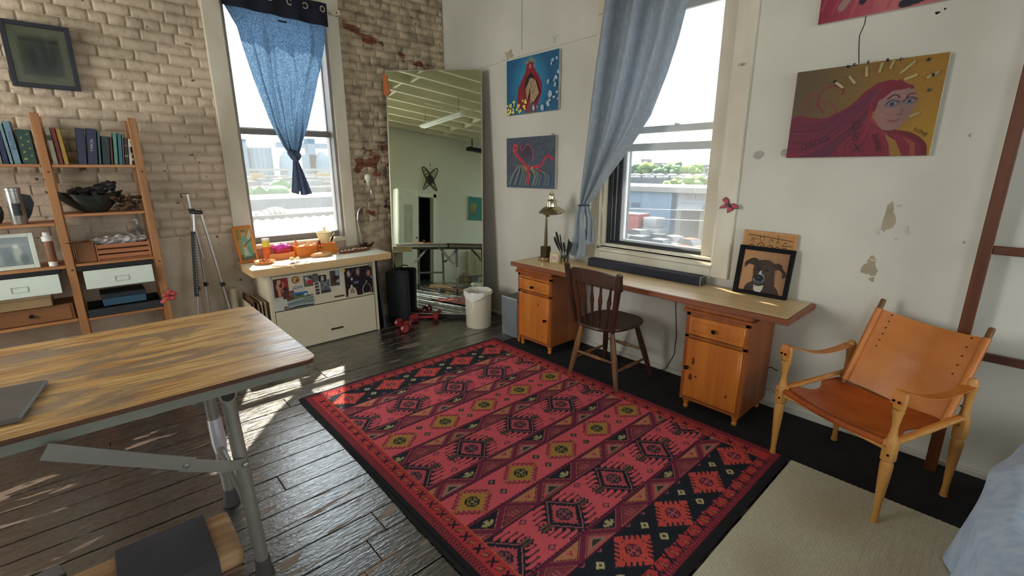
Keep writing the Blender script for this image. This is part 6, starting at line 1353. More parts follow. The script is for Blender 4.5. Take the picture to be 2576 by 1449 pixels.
# ---- tripod
mal = mat('brushed_aluminium', (200, 198, 196), .28, .9, var=.05); mbp = mat('black_plastic', (24, 24, 26), .45)
tp = thing('tripod', 'aluminium camera tripod with black perforated strap standing by the brick wall', 'tripod', (.62, 4.33, 0)); T0 = Vector((.62, 4.33, 0))
mb = MB(); mb.tube([(0, 0, .85), (-.028, 0, 1.23), (-.03, 0, 1.35)], .0085, 10); obj('centre_column', mb, mal, tp, True)
mb = MB(); mb.bx(-.075, -.022, -.006, .006, 1.352, 1.357); mb.bx(-.075, -.062, -.006, .006, 1.325, 1.335); mb.bx(-.076, -.07, -.006, .006, 1.33, 1.356); obj('head_bracket', mb, mbp, tp)
mb = MB(); mb.box((.005, 0, 1.212), (.085, .045, .028), (0, .10, 0), .006); mb.box((-.02, 0, 1.232), (.04, .03, .018), (0, .1, 0), .004); obj('collar', mb, mbp, tp)
for nm, a, b_ in (('leg', (-.014, -.01, 1.2), (-.15, -.09, .003)), ('leg', (.035, 0, 1.2), (.168, -.03, .003)), ('leg', (-.005, .02, 1.2), (.0, .16, .003))):
    a, b_ = Vector(a), Vector(b_); mb = MB(); mb.tube([a, a.lerp(b_, .48)], .0095, 10); mb.tube([a.lerp(b_, .48), a.lerp(b_, .8)], .0078, 10); mb.tube([a.lerp(b_, .8), b_], .0065, 10); l = obj(nm, mb, mal, tp, True)
    for t in (.48, .8): mb = MB(); mb.tube([a.lerp(b_, t-.014), a.lerp(b_, t+.014)], .014, 10); mb.box(a.lerp(b_, t)+Vector((.012, -.01, 0)), (.016, .012, .018)); obj('leg_clamp', mb, mbp, l)
    mb = MB(); mb.sph(b_+Vector((0, 0, .008)), .011, 10); obj('foot', mb, mbp, l, True)
mb = MB(); mb.strip([(-.042, -.040, 1.07), (-.066, -.058, .85), (-.096, -.078, .57)], .030, .006, side=(1, 0, 0)); s_ = obj('strap', mb, mbp, tp)
mb = MB()
for k in range(22): t = k/21; mb.sph((-.036-.051*t, -.046-.036*t, 1.04-.44*t), .0038, 6, (1, .5, 1))
tag(obj('strap_holes', mb, mat('pale_hole', (200, 190, 176), .5), s_), kind='stuff')

# ================================================================ THINGS ON THE COUNTER
ZC = .7582
ag = thing('icon_tin', 'gilded tin with a lute-playing saint, leaning on the window casing', 'ornament', (.962, 4.40, ZC), math.radians(8)); ag.rotation_euler = (math.radians(-7), math.radians(-3), math.radians(8))
mgo = mat('orange_gilt', (214, 126, 40), .35, .4)
w, h = .150, .315; mb = MB(); mb.bx(-w/2, w/2, 0, .022, .002, h, .012, 2); obj('tin_body', mb, mgo, ag, True)
C = Canvas(.106, .245, .0022, (170, 150, 84)); C.rect(0, .106, 0, .05, (130, 120, 84)); 
for z in (.012, .026, .040): C.rect(0, .106, z, z+.006, (74, 66, 46))
C.rect(.0, .03, .16, .245, (150, 128, 60)); C.poly([(.024, .03), (.018, .12), (.03, .17), (.052, .19), (.074, .17), (.092, .12), (.088, .03)], (120, 166, 150)); C.poly([(.03, .04), (.034, .13), (.05, .14), (.062, .04)], (186, 196, 170)); C.ell(.052, .205, .015, .019, (200, 160, 116)); C.ell(.052, .226, .017, .010, (150, 100, 48)); C.ell(.046, .115, .018, .015, (206, 142, 70)); C.ell(.046, .115, .005, .004, (110, 60, 24)); C.line([(.05, .12), (.098, .16)], .006, (80, 70, 52)); C.poly([(.07, .17), (.10, .235), (.104, .19), (.085, .15)], (206, 204, 186)); C.curve([(.07, .1), (.08, .06), (.086, .03)], .006, (78, 130, 120))
C.mesh('saint_print', attr_mat('tin_print', .35), ag, Matrix(((1.11, 0, 0, -.059), (0, 0, -1, -.0022), (0, 1.12, 0, .02), (0, 0, 0, 1))), False)
for x0, x1, z0, z1 in ((-w/2, -.059, .01, h-.008), (.059, w/2, .01, h-.008), (-w/2+.01, w/2-.01, h-.022, h-.004)): mb = MB(); mb.bx(x0, x1, -.006, .001, z0, z1, .003); obj('raised_rim', mb, mgo, ag)
def jar(nm, lb, x, y, r, h, body, lid, lh=.02, cat='jar'):
    t = thing(nm, lb, cat, (x, y, ZC)); mb = MB(); mb.lathe([(0, .001), (r*.96, .001), (r, .006), (r, h), (r*.85, h+.004)], 18, cap=True); obj('body', mb, mat('j%d_%d_%d' % body, body, .25), t, True); mb = MB(); mb.cyl((0, 0, h+.004), (0, 0, h+.004+lh), r*.92, n=18); obj('lid', mb, mat('j%d_%d_%d' % lid, lid, .4), t, True); return t
t_ = jar('candle_jar', 'tall jar candle, yellow above and orange below, by the saint tin', 1.108, 4.42, .033, .115, (222, 102, 48), (232, 206, 70), .05)
mb = MB(); mb.cyl((0, 0, .17), (0, 0, .19), .030, n=18); obj('glass_rim', mb, mat('pale_cap', (232, 232, 214), .3), t_, True)
pk = thing('pink_box', 'small red box with a crumpled pink wrap on top', 'box', (1.24, 4.44, ZC)); mb = MB(); mb.bx(-.060, .060, -.03, .035, .0005, .085, .003); obj('body', mb, mat('red_card_box', (214, 50, 52), .5), pk); mb = MB(); mb.ico((-.005, 0, .098), .062, 3, (1.2, .7, .5), .5, 2.4, 3); obj('pink_wrap', mb, mat('pink_wrap', (226, 90, 196), .3, rgb2=(206, 50, 150), vs=(20, 20, 20)), pk, True)
mb = MB(); mb.bx(1.11, 1.325, 4.37, 4.385, ZC, ZC+.055, .002); one('low_orange_board', mb, mat('orange_sun_wood', (222, 132, 70), .5), 'low orange-brown strip of wood in front of the red box', 'board')
mob = mat('orange_wooden_box', (220, 128, 40), .4, rgb2=(204, 108, 30), vs=(4, 20, 20))
ob = thing('orange_box', 'wide orange wooden box with open lid area holding shells and feathers', 'box', (1.518, 4.42, ZC), math.radians(4)); ob.scale = (1.22, 1, 1.2); 
for a in ((-.15, .15, -.065, -.058, .0005, .082), (-.15, .15, .058, .065, .0005, .082), (-.15, -.143, -.058, .058, .0005, .082), (.143, .15, -.058, .058, .0005, .082)): mb = MB(); mb.bx(*a, .001); obj('side_board', mb, mob, ob)
mb = MB(); mb.bx(-.143, .143, -.058, .058, .0005, .006); obj('bottom_board', mb, mob, ob); mb = MB(); mb.bx(-.143, .143, -.058, .058, .056, .062); obj('inner_tray', mb, mob, ob); mb = MB(); mb.bx(-.003, .004, -.067, -.064, .0005, .081); mb.bx(.01, .036, -.0675, -.065, .052, .064); obj('catch', mb, mat('dark_catch', (136, 66, 20), .5), ob)
mt = thing('mortar', 'cream ceramic mortar with pestle on the orange box', 'mortar', (1.617, 4.42, ZC+.0995)); mt.scale = (1.15, 1.15, 1.15); 
mb = MB(); mb.lathe([(0, .0005), (.032, .0005), (.033, .008), (.026, .014), (.040, .026), (.052, .055), (.058, .083), (.062, .086), (.062, .092), (.056, .092), (.048, .06), (.03, .03), (0, .026)], 28); obj('bowl', mb, mat('cream_ceramic', (222, 206, 160), .35), mt, True); mb = MB(); mb.tube([(0, 0, .03), (.004, .0, .09), (.006, 0, .128), (.006, 0, .131)], [.013, .010, .0095, .006], 12); obj('pestle', mb, mat('cream_ceramic', (222, 206, 160), .35), mt, True)
msh = mat('shell_cream', (232, 206, 160), .35, rgb2=(206, 164, 112), vs=(30, 30, 30)); mpf = mat('pale_feather', (236, 222, 176), .5)
def shell(x, y, z, r, lb, sc=(1, .7, .5), m=msh, nm='shell', cat='shell', seed=0, nz=.3): mb = MB(); mb.ico((x, y, z+r*sc[2]*.9), r, 2, sc, nz, 1.6, seed); return one(nm, mb, m, lb, cat, smooth=True)
shell(1.52, 4.27, ZC, .058, 'large pale shell lying on the paper in front of the orange box', (1.5, .6, .42), mat('peach_stone', (222, 172, 120), .4, var=.1, vs=(20, 20, 20)), seed=2)
zt = ZC+.099
for i, (x, y, r, lb) in enumerate(((1.39, 4.39, .026, 'small cream shell at the left of the orange box top'), (1.43, 4.43, .024, 'cream shell behind the front-left one on the orange box'), (1.47, 4.40, .022, 'small shell midway along the orange box top'), (1.515, 4.44, .026, 'twisted shell left of the mortar'))): shell(x, y, ZC+.0755, r, lb, (1.3, .7, .6), seed=i+5, nz=.5)
shell(1.552, 4.39, ZC+.0755, .026, 'dark maroon shard standing beside the mortar', (.6, .5, 1.2), mat('maroon_shard', (110, 40, 36), .5), 'shard', 'shard', 9, .6)
for i, (x, a, l, lb) in enumerate(((1.38, -.5, .09, 'orange feather sticking up left of the orange box'), (1.44, .8, .07, 'short pale feather in the orange box'), (1.655, .75, .11, 'tall curved pale feather right of the mortar'), (1.67, .45, .13, 'tallest pale feather right of the mortar'))):
    mb = MB(); P = [(x+l*.8*t*math.sin(a), 4.42, ZC+.082+l*t*math.cos(a*.8)+.0) for t in (0, .3, .6, .85, 1)]; mb.strip(P, [.008, .016, .018, .012, .003], .002, side=(1, 0, -math.tan(a*.5))); one('feather', mb, mpf if i != 0 else mat('orange_feather', (222, 130, 60), .5), lb, 'feather')
sd = thing('small_dish', 'shallow wooden dish of small stones at the left of the counter', 'dish', (1.045, 4.27, ZC)); mb = MB(); mb.lathe([(0, .003), (.045, .002), (.07, .014), (.082, .024), (.080, .027), (.06, .018), (0, .010)], 28); obj('dish', mb, mat('honey_wood', (214, 150, 90), .4), sd, True); mb = MB()
for k in range(14): a = rq.uniform(0, 6.28); r = rq.random()**.5*.045; mb.ico((r*math.cos(a), r*math.sin(a), .022+rq.random()*.012), .012, 1, (1, .8, .8), .5, seed=k)
tag(obj('small_stones', mb, mat('amber_stones', (206, 128, 76), .4, rgb2=(150, 84, 50), vs=(50, 50, 50)), sd, True), kind='stuff')
# folded paper sheets in the sun
for i, (x, y, r, a, lb) in enumerate(((1.16, 4.13, .085, .15, 'crumpled white paper at the front left of the counter'), (1.235, 4.17, .06, -.3, 'folded white paper behind the crumpled one'))):
    mb = MB()
    def pp(u, v, x=x, y=y, r=r, a=a, i=i):
        px, py = (u-.5)*2*r, (v-.5)*1.3*r; z = .004+.018*abs(mn.noise(Vector((px*22, py*22, i*5))))+.006*max(0, math.sin(px*40))
        return Vector((x+px*math.cos(a)-py*math.sin(a), y+px*math.sin(a)+py*math.cos(a), ZC+z))
    mb.grid(pp, 16, 12, .0008); one('crumpled_paper', mb, mat('white_sheet', (236, 230, 226), .6), lb, 'paper')
mb = MB(); mb.prism([(1.03+.11*math.cos(a), 4.10+.055*math.sin(a)) for a in np.linspace(0, 6.28, 24, endpoint=False)], ZC, ZC+.004); mb.xf(Matrix.Translation((.13, 0, 0))); one('pink_plate', mb, mat('dusty_pink_card', (206, 150, 132), .5), 'dusty pink oval tray under the crumpled papers', 'tray')
for i, (P, w, lb) in enumerate((([(1.055, 4.09, ZC+.006), (1.12, 4.045, ZC+.010), (1.175, 4.02, ZC+.004), (1.21, 3.995, ZC-.03)], [.004, .010, .012, .002], 'pale feather hanging over the front edge of the counter'), ([(1.0, 4.12, ZC+.003), (1.08, 4.075, ZC+.004), (1.17, 4.055, ZC+.005), (1.25, 4.06, ZC+.004)], [.003, .010, .012, .004], 'yellow feather lying along the front edge of the counter'), ([(1.24, 4.06, ZC+.004), (1.31, 4.085, ZC+.005), (1.35, 4.11, ZC+.003)], [.004, .016, .002], 'broad cream feather right of the pink tray'))):
    mb = MB(); mb.strip(P, w, .0015, side=(.3, 1, 0)); one('feather', mb, mpf, lb, 'feather')
mb = MB(); mb.prism([(1.385+.065*math.cos(a), 4.11+.022*math.sin(a)) for a in np.linspace(0, 6.28, 20, endpoint=False)], ZC, ZC+.002); one('grey_card', mb, mat('grey_green_card', (186, 194, 178), .6), 'grey-green leaf-shaped card at the front of the counter', 'card')
for i, (x, y, c) in enumerate(((1.27, 4.30, (226, 206, 140)), (1.31, 4.27, (232, 220, 170)))): shell(x, y, ZC, .018, ['yellowish pebble left of the orange box corner', 'pale pebble in front of the orange box corner'][i], (1.2, .9, .7), mat('pebble_%d' % i, c, .4), 'pebble', 'pebble', i+20)
for i, (x, y) in enumerate(((1.70, 4.44), (1.735, 4.45))): shell(x, y, ZC, .022, ['cream shell just right of the orange box', 'second cream shell right of the orange box'][i], (1, .8, .8), seed=i+30)
# double dish of shells and the gooseneck lamp
dd_ = thing('double_dish', 'brown figure-eight wooden dish divided in cells at the right end of the counter', 'dish', (1.86, 4.33, ZC), math.radians(8)); mdw = mat('red_brown_dish', (112, 62, 40), .35)
P = []; 
for a in np.linspace(0, 2*math.pi, 60, endpoint=False):
    c, s_ = math.cos(a), math.sin(a); P.append((.16*c, .058*s_*(1-.28*math.exp(-(c/.25)**2))))
mb = MB(); mb.prism(P, .0005, .010); obj('dish_base', mb, mdw, dd_)
mb = MB(); mb.tube([(x, y, .016) for x, y in P+[P[0]]], .0075, 8, False); obj('dish_rim', mb, mdw, dd_, True)
for x in (-.08, 0, .08): mb = MB(); mb.bx(x-.002, x+.002, -.045, .045, .010, .018); obj('divider', mb, mdw, dd_)
for i in range(16):
    x = -.135+.018*i; y = .024*(1 if i % 2 else -1)*(1 if abs(x) > .03 else .5); p = Matrix.Rotation(math.radians(8), 4, 'Z') @ Vector((x, y, 0))
    s__ = shell(1.86+p.x, 4.33+p.y, ZC+.0105, .0115, 'tiny cream shell, %s from the left end of the brown figure-eight dish' % ['first', 'second', 'third', 'fourth', 'fifth', 'sixth', 'seventh', 'eighth', 'ninth', 'tenth', 'eleventh', 'twelfth', 'thirteenth', 'fourteenth', 'fifteenth', 'last'][i], (1.1, .8, .7), mat('tiny_shell', (226, 218, 204), .35, rgb2=(196, 180, 160), vs=(60, 60, 60)), seed=i+50); s__['group'] = 'tiny shells in the figure-eight dish'
shell(1.865, 4.315, ZC+.0225, .022, 'tan starfish-like shell lying on the middle of the brown dish', (1.1, .8, .35), mat('peach_stone', (222, 172, 120), .4), seed=71)
fl_ = thing('leaf_dish', 'dark curled leaf-shaped dish with a seed pod behind the figure-eight dish', 'dish', (2.035, 4.42, ZC), .2); mb = MB()
mb.grid(lambda u, v: Vector(((u-.5)*.16, (v-.5)*.06*math.sin(math.pi*min(1, max(0, u*.96+.02)))**.6, .008+.035*(abs(u-.5)*2)**3+.02*(abs(v-.5)*2)**2)), 18, 8, .003); obj('leaf', mb, mat('dark_leaf_dish', (66, 40, 32), .5), fl_, True); mb = MB(); mb.ico((-.02, 0, .045), .024, 2, (1, .8, .9), .6, 4); obj('seed_pod', mb, mat('dark_pod', (52, 36, 28), .8), fl_, True)
gl = thing('gooseneck_lamp', 'bare white bulb on a wavy chrome gooseneck, right of the left window', 'lamp', (1.985, 4.44, ZC)); 
mb = MB(); mb.lathe([(0, .0005), (.045, .0005), (.046, .008), (.02, .014), (.012, .03), (0, .03)], 22); obj('base', mb, mat('dark_bronze', (52, 40, 32), .35, .7), gl, True)
P = [(0, 0, .025), (.002, 0, .10), (-.010, 0, .20), (-.018, 0, .28), (-.004, 0, .37), (.045, 0, .43), (.105, -.005, .475), (.14, -.005, .52), (.145, 0, .57), (.128, 0, .60), (.125, 0, .615)]
Q = []
for i in range(len(P)-1):
    p0, p1, p2, p3 = [Vector(P[max(0, min(len(P)-1, i+k))]) for k in (-1, 0, 1, 2)]
    for k in range(5): t = k/5; Q.append(.5*((2*p1)+(-p0+p2)*t+(2*p0-5*p1+4*p2-p3)*t*t+(-p0+3*p1-3*p2+p3)*t**3))
mb = MB(); mb.tube(Q+[Vector(P[-1])], .0068, 10); obj('gooseneck', mb, mat('chrome', (220, 220, 216), .12, 1), gl, True)
mb = MB(); mb.lathe([(.010, 0), (.016, .008), (.016, .034), (.019, .038)], 16, (.125, 0, .612), (-.05, 0, 1), True); mb.cyl((.138, 0, .628), (.158, 0, .628), .004); obj('socket', mb, mat('ivory_socket', (206, 196, 170), .4), gl, True)
mb = MB(); mb.lathe([(.014, 0), (.018, .014), (.030, .036), (.032, .052), (.026, .070), (.013, .080), (0, .082)], 20, (.123, 0, .648), (-.05, 0, 1)); obj('bulb', mb, mat('milk_glass', (236, 232, 218), .25, spec=.5), gl, True)

# ================================================================ PICTURES LEANING AT THE RIGHT END OF THE DESK
bp_ = thing('figures_board', 'tan wooden board drawn with small armed figures, leaning behind the dog portrait', 'picture', (3.088, 1.062, .7525)); bp_.rotation_euler = (math.radians(1.2), math.radians(4), 0)
mb = MB(); mb.bx(0, .016, -.155, .155, 0, .395, .002); obj('board', mb, wood('tan_board', (196, 140, 82), (176, 118, 64), 'z', .5, 16), bp_)
C = Canvas(.27, .11, .0022, (192, 138, 82)); ln = (56, 38, 24)
C.curve([(.0, .095), (.09, .092), (.13, .090), (.26, .08)], .004, ln)
for i, (x, s) in enumerate(((.03, .8), (.085, 1.15), (.14, .95), (.18, .8), (.22, .8))):
    C.ell(x, .062*s+.008, .012*s, .015*s, ln); C.ell(x, .060*s+.008, .009*s, .012*s, (186, 150, 104)); C.ell(x-.003, .064*s+.008, .002, .002, ln); C.ell(x+.004, .064*s+.008, .002, .002, ln); C.curve([(x-.022*s, 0), (x-.018*s, .03*s), (x, .046*s), (x+.018*s, .03*s), (x+.022*s, 0)], .004, ln); C.line([(x-.012, .02), (x+.014, .035*s)], .003, ln); C.line([(x, 0), (x, .03*s)], .003, ln)
C.curve([(.175, .105), (.178, .07)], .003, ln); C.line([(.20, .045), (.26, .05)], .004, ln); C.line([(.06, .07), (.02, .078)], .003, ln)
C.mesh('drawing', attr_mat('ink_drawing', .8), bp_, Matrix(((0, 0, -1, -.0012), (-1, 0, 0, .125), (0, 1, 0, .272), (0, 0, 0, 1))), False)
dg = thing('dog_portrait', 'black-framed portrait of a brown dog with white muzzle', 'picture', (3.040, 1.052, .7525)); dg.rotation_euler = (math.radians(.8), math.radians(7.5), math.radians(2))
W_, H_ = .315, .305; mbf = mat('black_gloss_frame', (14, 14, 16), .75, spec=.2)
for a in ((-W_/2, -W_/2+.028, 0, H_), (W_/2-.022, W_/2, 0, H_), (-W_/2+.028, W_/2-.022, 0, .022), (-W_/2+.028, W_/2-.022, H_-.026, H_)): mb = MB(); mb.bx(0, .034, -a[1], -a[0], a[2], a[3], .002); obj('frame_side', mb, mbf, dg)
mb = MB(); mb.bx(.02, .03, -W_/2+.02, W_/2-.02, .02, H_-.02); obj('backing', mb, mbf, dg)
w, h = .265, .257; C = Canvas(w, h, .002, (186, 138, 96)); S = lambda P: [(x*w, y*h) for x, y in P]; rng = random.Random(6)
g = C.X/w; C.a = C.a*(1.04-.2*g[..., None]); br1 = (62, 48, 38)
C.poly(S([(.12, 0), (.14, .10), (.20, .19), (.30, .25), (.74, .25), (.84, .14), (.90, .04), (.91, 0)]), br1)
C.poly(S([(.28, .25), (.28, .40), (.26, .52), (.27, .62), (.30, .70), (.36, .76), (.46, .80), (.58, .80), (.68, .75), (.73, .66), (.74, .55), (.75, .40), (.78, .24), (.7, .2)]), (66, 50, 40))
C.poly(S([(.36, .76), (.28, .82), (.20, .81), (.10, .74), (.05, .67), (.06, .54), (.10, .60), (.16, .66), (.24, .64), (.30, .64)]), (58, 42, 34)); C.poly(S([(.68, .72), (.78, .76), (.86, .72), (.90, .62), (.97, .56), (.99, .48), (.93, .40), (.90, .44), (.89, .54), (.82, .60), (.74, .58)]), (60, 44, 36))
C.ell(.55*w, .60*h, .035, .04, (84, 66, 52), .6, soft=.8); C.ell(.62*w, .42*h, .03, .04, (86, 68, 54), .5, soft=.8); C.ell(.36*w, .66*h, .02, .03, (48, 38, 34), .6, soft=.6)
C.poly(S([(.44, .54), (.40, .46), (.33, .38), (.30, .28), (.33, .22), (.42, .20), (.52, .24), (.55, .33), (.53, .40), (.47, .46)]), (186, 188, 190)); C.ell(.43*w, .31*h, .030, .022, (76, 84, 94), .9, soft=.4); C.ell(.42*w, .345*h, .028, .022, (22, 26, 30)); C.ell(.41*w, .355*h, .014, .008, (60, 70, 80), .7, soft=.4); C.ell(.43*w, .24*h, .032, .012, (64, 68, 74), .8, soft=.4)
C.poly(S([(.31, .20), (.34, .12), (.34, .05), (.38, 0), (.50, 0), (.54, .08), (.55, .19), (.46, .16), (.40, .165)]), (204, 196, 178)); C.ell(.40*w, .55*h, .010, .007, (24, 18, 16)); C.ell(.56*w, .55*h, .011, .007, (24, 18, 16)); C.curve(S([(.30, .20), (.42, .155), (.56, .20)]), .006, (40, 32, 28))
smear(C, rng, 90, (48, 36, 30), .003, .02, 1.4, .35, (.3*w, .72*w, .1*h, .7*h)); 
C.mesh('dog_painting', attr_mat('dog_print', .8), dg, Matrix(((0, 0, -1, .016), (-1, 0, 0, w/2-.003), (0, 1, 0, .022), (0, 0, 0, 1))), False)

# ================================================================ WOODEN FRAME AND BED AT THE RIGHT
mrw = wood('red_brown_post', (112, 58, 26), (86, 42, 18), 'z', .4, 18, coat=.15)
lf = thing('ladder_rack', 'tall reddish-brown wooden frame with crossbars leaning by the white wall', 'frame', (3.04, -.2, 0))
mb = MB(); mb.bx(3.02, 3.065, .080, .128, .001, 2.6, .003); obj('post', mb, mrw, lf, world=True)
mb = MB(); mb.bx(3.02, 3.065, -.95, -.90, .001, 2.6, .003); obj('post', mb, mrw, lf, world=True)
for z in (1.165, .66, 1.9): mb = MB(); mb.bx(3.028, 3.058, -.90, .080, z-.019, z+.019, .003); obj('crossbar', mb, wood('red_brown_bar', (98, 48, 22), (72, 34, 14), 'y', .4, 18), lf, world=True)
mbed = cloth_mat('pale_blue_sheet', (204, 220, 242), (184, 204, 234), .08, 30, .8)
bd = thing('bed', 'bed with draped pale blue-white sheet at the right edge', 'bed', (2.3, -.75, 0))
def bed(u, v):
    x = 1.35+1.47*u; y = -.085-.10*max(0, (u-.7)/.3)**2-.012*math.sin(u*9)-.008*math.sin(u*23+1)
    if v < .5: q = v/.5; return Vector((x, y+(.026*math.sin(u*31+q*2)+.016*math.sin(u*13)+.02)*(1-q), .016+.385*q))
    q = (v-.5)/.5; a = min(1, q*5)*math.pi/2; yy_ = y-.075*math.sin(a)-1.55*max(0, q-.2); z = .401+.055*math.sin(a)+.016*mn.noise(Vector((x*3.5, yy_*3.5, 1)))*math.sin(a)
    if u > .93: z -= (u-.93)*1.2*q
    return Vector((x, yy_, z))
mb = MB(); mb.grid(bed, 90, 46); bsh = obj('sheet', mb, mbed, bd, True, world=True)
mb = MB(); mb.bx(1.40, 2.72, -1.5, -.20, .16, .385, .03); obj('mattress', mb, mat('mattress_ticking', (206, 204, 198), .8), bd, world=True)
mb = MB(); mb.bx(1.42, 2.70, -1.48, -.22, .012, .155); obj('base', mb, mat('bed_base', (120, 100, 80), .8), bd, world=True)

# ================================================================ CURTAINS
def interp(P, z):
    """P = [(a, z)...] top to bottom"""
    if z >= P[0][1]: return P[0][0]
    for (a0, z0), (a1, z1) in zip(P, P[1:]):
        if z1 <= z <= z0: t = (z0-z)/(z0-z1); return a0+(a1-a0)*t
    return P[-1][0]
mden = cloth_mat('blue_linen', (108, 134, 158), (48, 80, 116), .66, 240, .9); mnavy = mat('navy_header', (16, 20, 38), .85)
lc = thing('blue_curtain', 'dark blue see-through curtain knotted in the middle of the left window', 'curtain', (1.44, 4.455, 1.3))
LE = [(1.035, 2.79), (1.059, 2.746), (1.12, 2.62), (1.198, 2.237), (1.297, 1.881), (1.379, 1.704), (1.425, 1.66)]
RE = [(1.835, 2.79), (1.822, 2.70), (1.80, 2.58), (1.746, 2.381), (1.67, 2.13), (1.593, 1.897), (1.494, 1.686), (1.462, 1.66)]
def body(u, v):
    z = 2.79+(1.66-2.79)*v; a, b_ = interp(LE, z), interp(RE, z); w = (b_-a)/.8; x = a+(b_-a)*u
    amp = .006+.030*(1-w)*1.0; y = 4.455+amp*math.sin(u*2*math.pi*5+.6+v*1.2)*(.5+.5*v)+.010*math.sin(u*17+v*4)*(1-v)+.012*mn.noise(Vector((u*3, v*5, 2)))
    # one heavy crease running to the knot and a doubled right edge
    y -= .030*math.exp(-((u-.60+.04*math.sin(v*9))/.03)**2)*min(1, v*3)*(1-v*.3)
    y += .03*math.exp(-((u-.16)/.035)**2)*min(1, v*4)-.035*math.exp(-((u-.30+.10*v)/.022)**2)*min(1, v*5)-.022*math.exp(-((u-.84-.03*math.sin(v*8))/.02)**2)+.008*mn.noise(Vector((u*14, v*9, 7)))
    return Vector((x, y, z))
mb = MB(); mb.grid(body, 120, 60); cb = obj('cloth_body', mb, mden, lc, True, world=True)
mb = MB(); mb.grid(lambda u, v: body(u, v*.97)+Vector((0, -.014-.006*math.sin(v*12), 0)) if True else None, 8, 2)
mb.b.free(); mb = MB()
mb.b.free()
mb = MB(); mb.grid(lambda u, v: Vector((1.03+.815*u, 4.432+.010*math.sin(u*2*math.pi*4+.4)*(.5+.5*v), 2.925-.165*v-.02*u*(v)+.0*u)), 90, 4, .002); obj('header_band', mb, mnavy, lc, True, world=True)
mgr = mat('steel_grommet', (206, 204, 204), .2, .9)
for i, x in enumerate((1.09, 1.22, 1.38, 1.53, 1.66, 1.80)):
    mb = MB(); y = 4.426+.010*math.sin((x-1.03)/.815*2*math.pi*4+.4)*.7
    mb.lathe([(.016, -.004), (.026, -.004), (.026, .004), (.016, .004), (.016, -.004)], 18, (x, y, 2.872), (.3 if i % 2 else -.3, -1, 0)); obj('grommet', mb, mgr, lc, True, world=True)
mb = MB(); mb.bx(1.42, 1.49, 4.415, 4.418, 2.705, 2.717); obj('cloth_label', mb, mnavy, lc, world=True)
mb = MB()
def knot(u, v):
    a = 2*math.pi*u; b_ = 2*math.pi*v; R, r = .030, .024+.004*math.sin(3*a)+.003*math.sin(b_*4+a)
    return Vector((1.441+(R+r*math.cos(b_))*math.cos(a)*1.05, 4.447+r*math.sin(b_)*1.1+.008*math.sin(a), 1.652+(R+r*math.cos(b_))*math.sin(a)*.92-.012*math.cos(a)))
mb.grid(knot, 40, 20); mb.ico((1.441, 4.452, 1.655), .036, 3, (1, .8, 1), .25, 2); mdk2 = cloth_mat('blue_linen_gathered', (112, 124, 150), (74, 88, 118), .3, 200, .9); obj('knot', mb, mdk2, lc, True, world=True)
def tail(u, v):
    a, b_ = 1.428+(1.386-1.428)*v, 1.462+(1.556-1.462)*v**.9; x = a+(b_-a)*u; z = 1.63+(1.335-1.63)*v-.02*v*math.sin(u*math.pi)-.018*v*u
    if .33 < u < .45: z += .03*v
    return Vector((x, 4.452+.016*math.sin(u*2*math.pi*2.5+v)*(.4+.6*v)-.02*math.exp(-((u-.40)/.05)**2)*v, z))
mb = MB(); mb.grid(tail, 40, 24, .003); obj('tail', mb, mdk2, lc, True, world=True)
rd = thing('curtain_rod', 'thin white curtain rod above the left window, right end bent', 'curtain rod', (1.45, 4.455, 2.872)); mro = mat('ivory_rod', (214, 204, 184), .35)
mb = MB(); mb.cyl((1.0, 4.455, 2.876), (1.93, 4.455, 2.876), .007, n=10); obj('rod', mb, mro, rd, True, world=True)
mb = MB(); mb.bx(1.90, 1.965, 4.47, 4.521, 2.862, 2.872); mb.bx(1.955, 1.965, 4.445, 4.521, 2.862, 2.90); obj('bracket', mb, mro, rd, world=True)
mb = MB(); mb.bx(.965, 1.0, 4.47, 4.521, 2.862, 2.872); obj('bracket', mb, mro, rd, world=True)

msat = cloth_mat('grey_blue_satin', (180, 187, 194), (166, 175, 184), .42, 60, .36, .3)
rc = thing('grey_curtain', 'long grey-blue satin curtain tied back at the left of the right window', 'curtain', (2.985, 2.2, .83))
LE2 = [(2.27, 2.92), (2.295, 2.692), (2.33, 2.389), (2.368, 2.067), (2.403, 1.753), (2.444, 1.451), (2.462, 1.30), (2.462, 1.25)]
RE2 = [(1.62, 2.92), (1.688, 2.55), (1.729, 2.355), (1.79, 2.152), (1.894, 1.887), (2.041, 1.681), (2.206, 1.484), (2.347, 1.30), (2.392, 1.25)]
def rbody(u, v):
    z = 2.92+(1.25-2.92)*v; a, b_ = interp(LE2, z), interp(RE2, z); y = a+(b_-a)*(u+.035*math.sin(u*2*math.pi*2.7+1)*(1-v))
    amp = .072*(1-v)**.7+.016; ph = u*2*math.pi*2.7+.5*math.sin(v*3)
    s_ = math.sin(ph); s_ = math.copysign(abs(s_)**.8, s_)
    return Vector((2.985-amp*s_*(.85+.15*math.sin(u*7)), y, z-.10*math.sin(u*math.pi)*v*(1-v)))
mb = MB(); mb.grid(rbody, 150, 60, .002); obj('cloth_body', mb, msat, rc, True, world=True)
mb = MB(); P = [(2.985+.045*math.cos(a), 2.427+.046*math.sin(a), 1.245+.004*math.sin(a*2)) for a in np.linspace(0, 6.283, 24)]; mb.tube(P, .006, 8, False); obj('tie', mb, mat('dark_blue_tie', (52, 66, 88), .6), rc, True, world=True)
def rtail(u, v, a0, a1, b0, b1, z1, ph, dep):
    a = a0+(a1-a0)*v; b_ = b0+(b1-b0)*v; y = a+(b_-a)*u; z = 1.255+(z1-1.255)*v-.03*v*math.sin(u*3)
    return Vector((2.985+dep-.024*math.sin(u*2*math.pi*1.6+ph+v)*(.4+.6*v), y+.010*math.sin(v*6+ph), z))
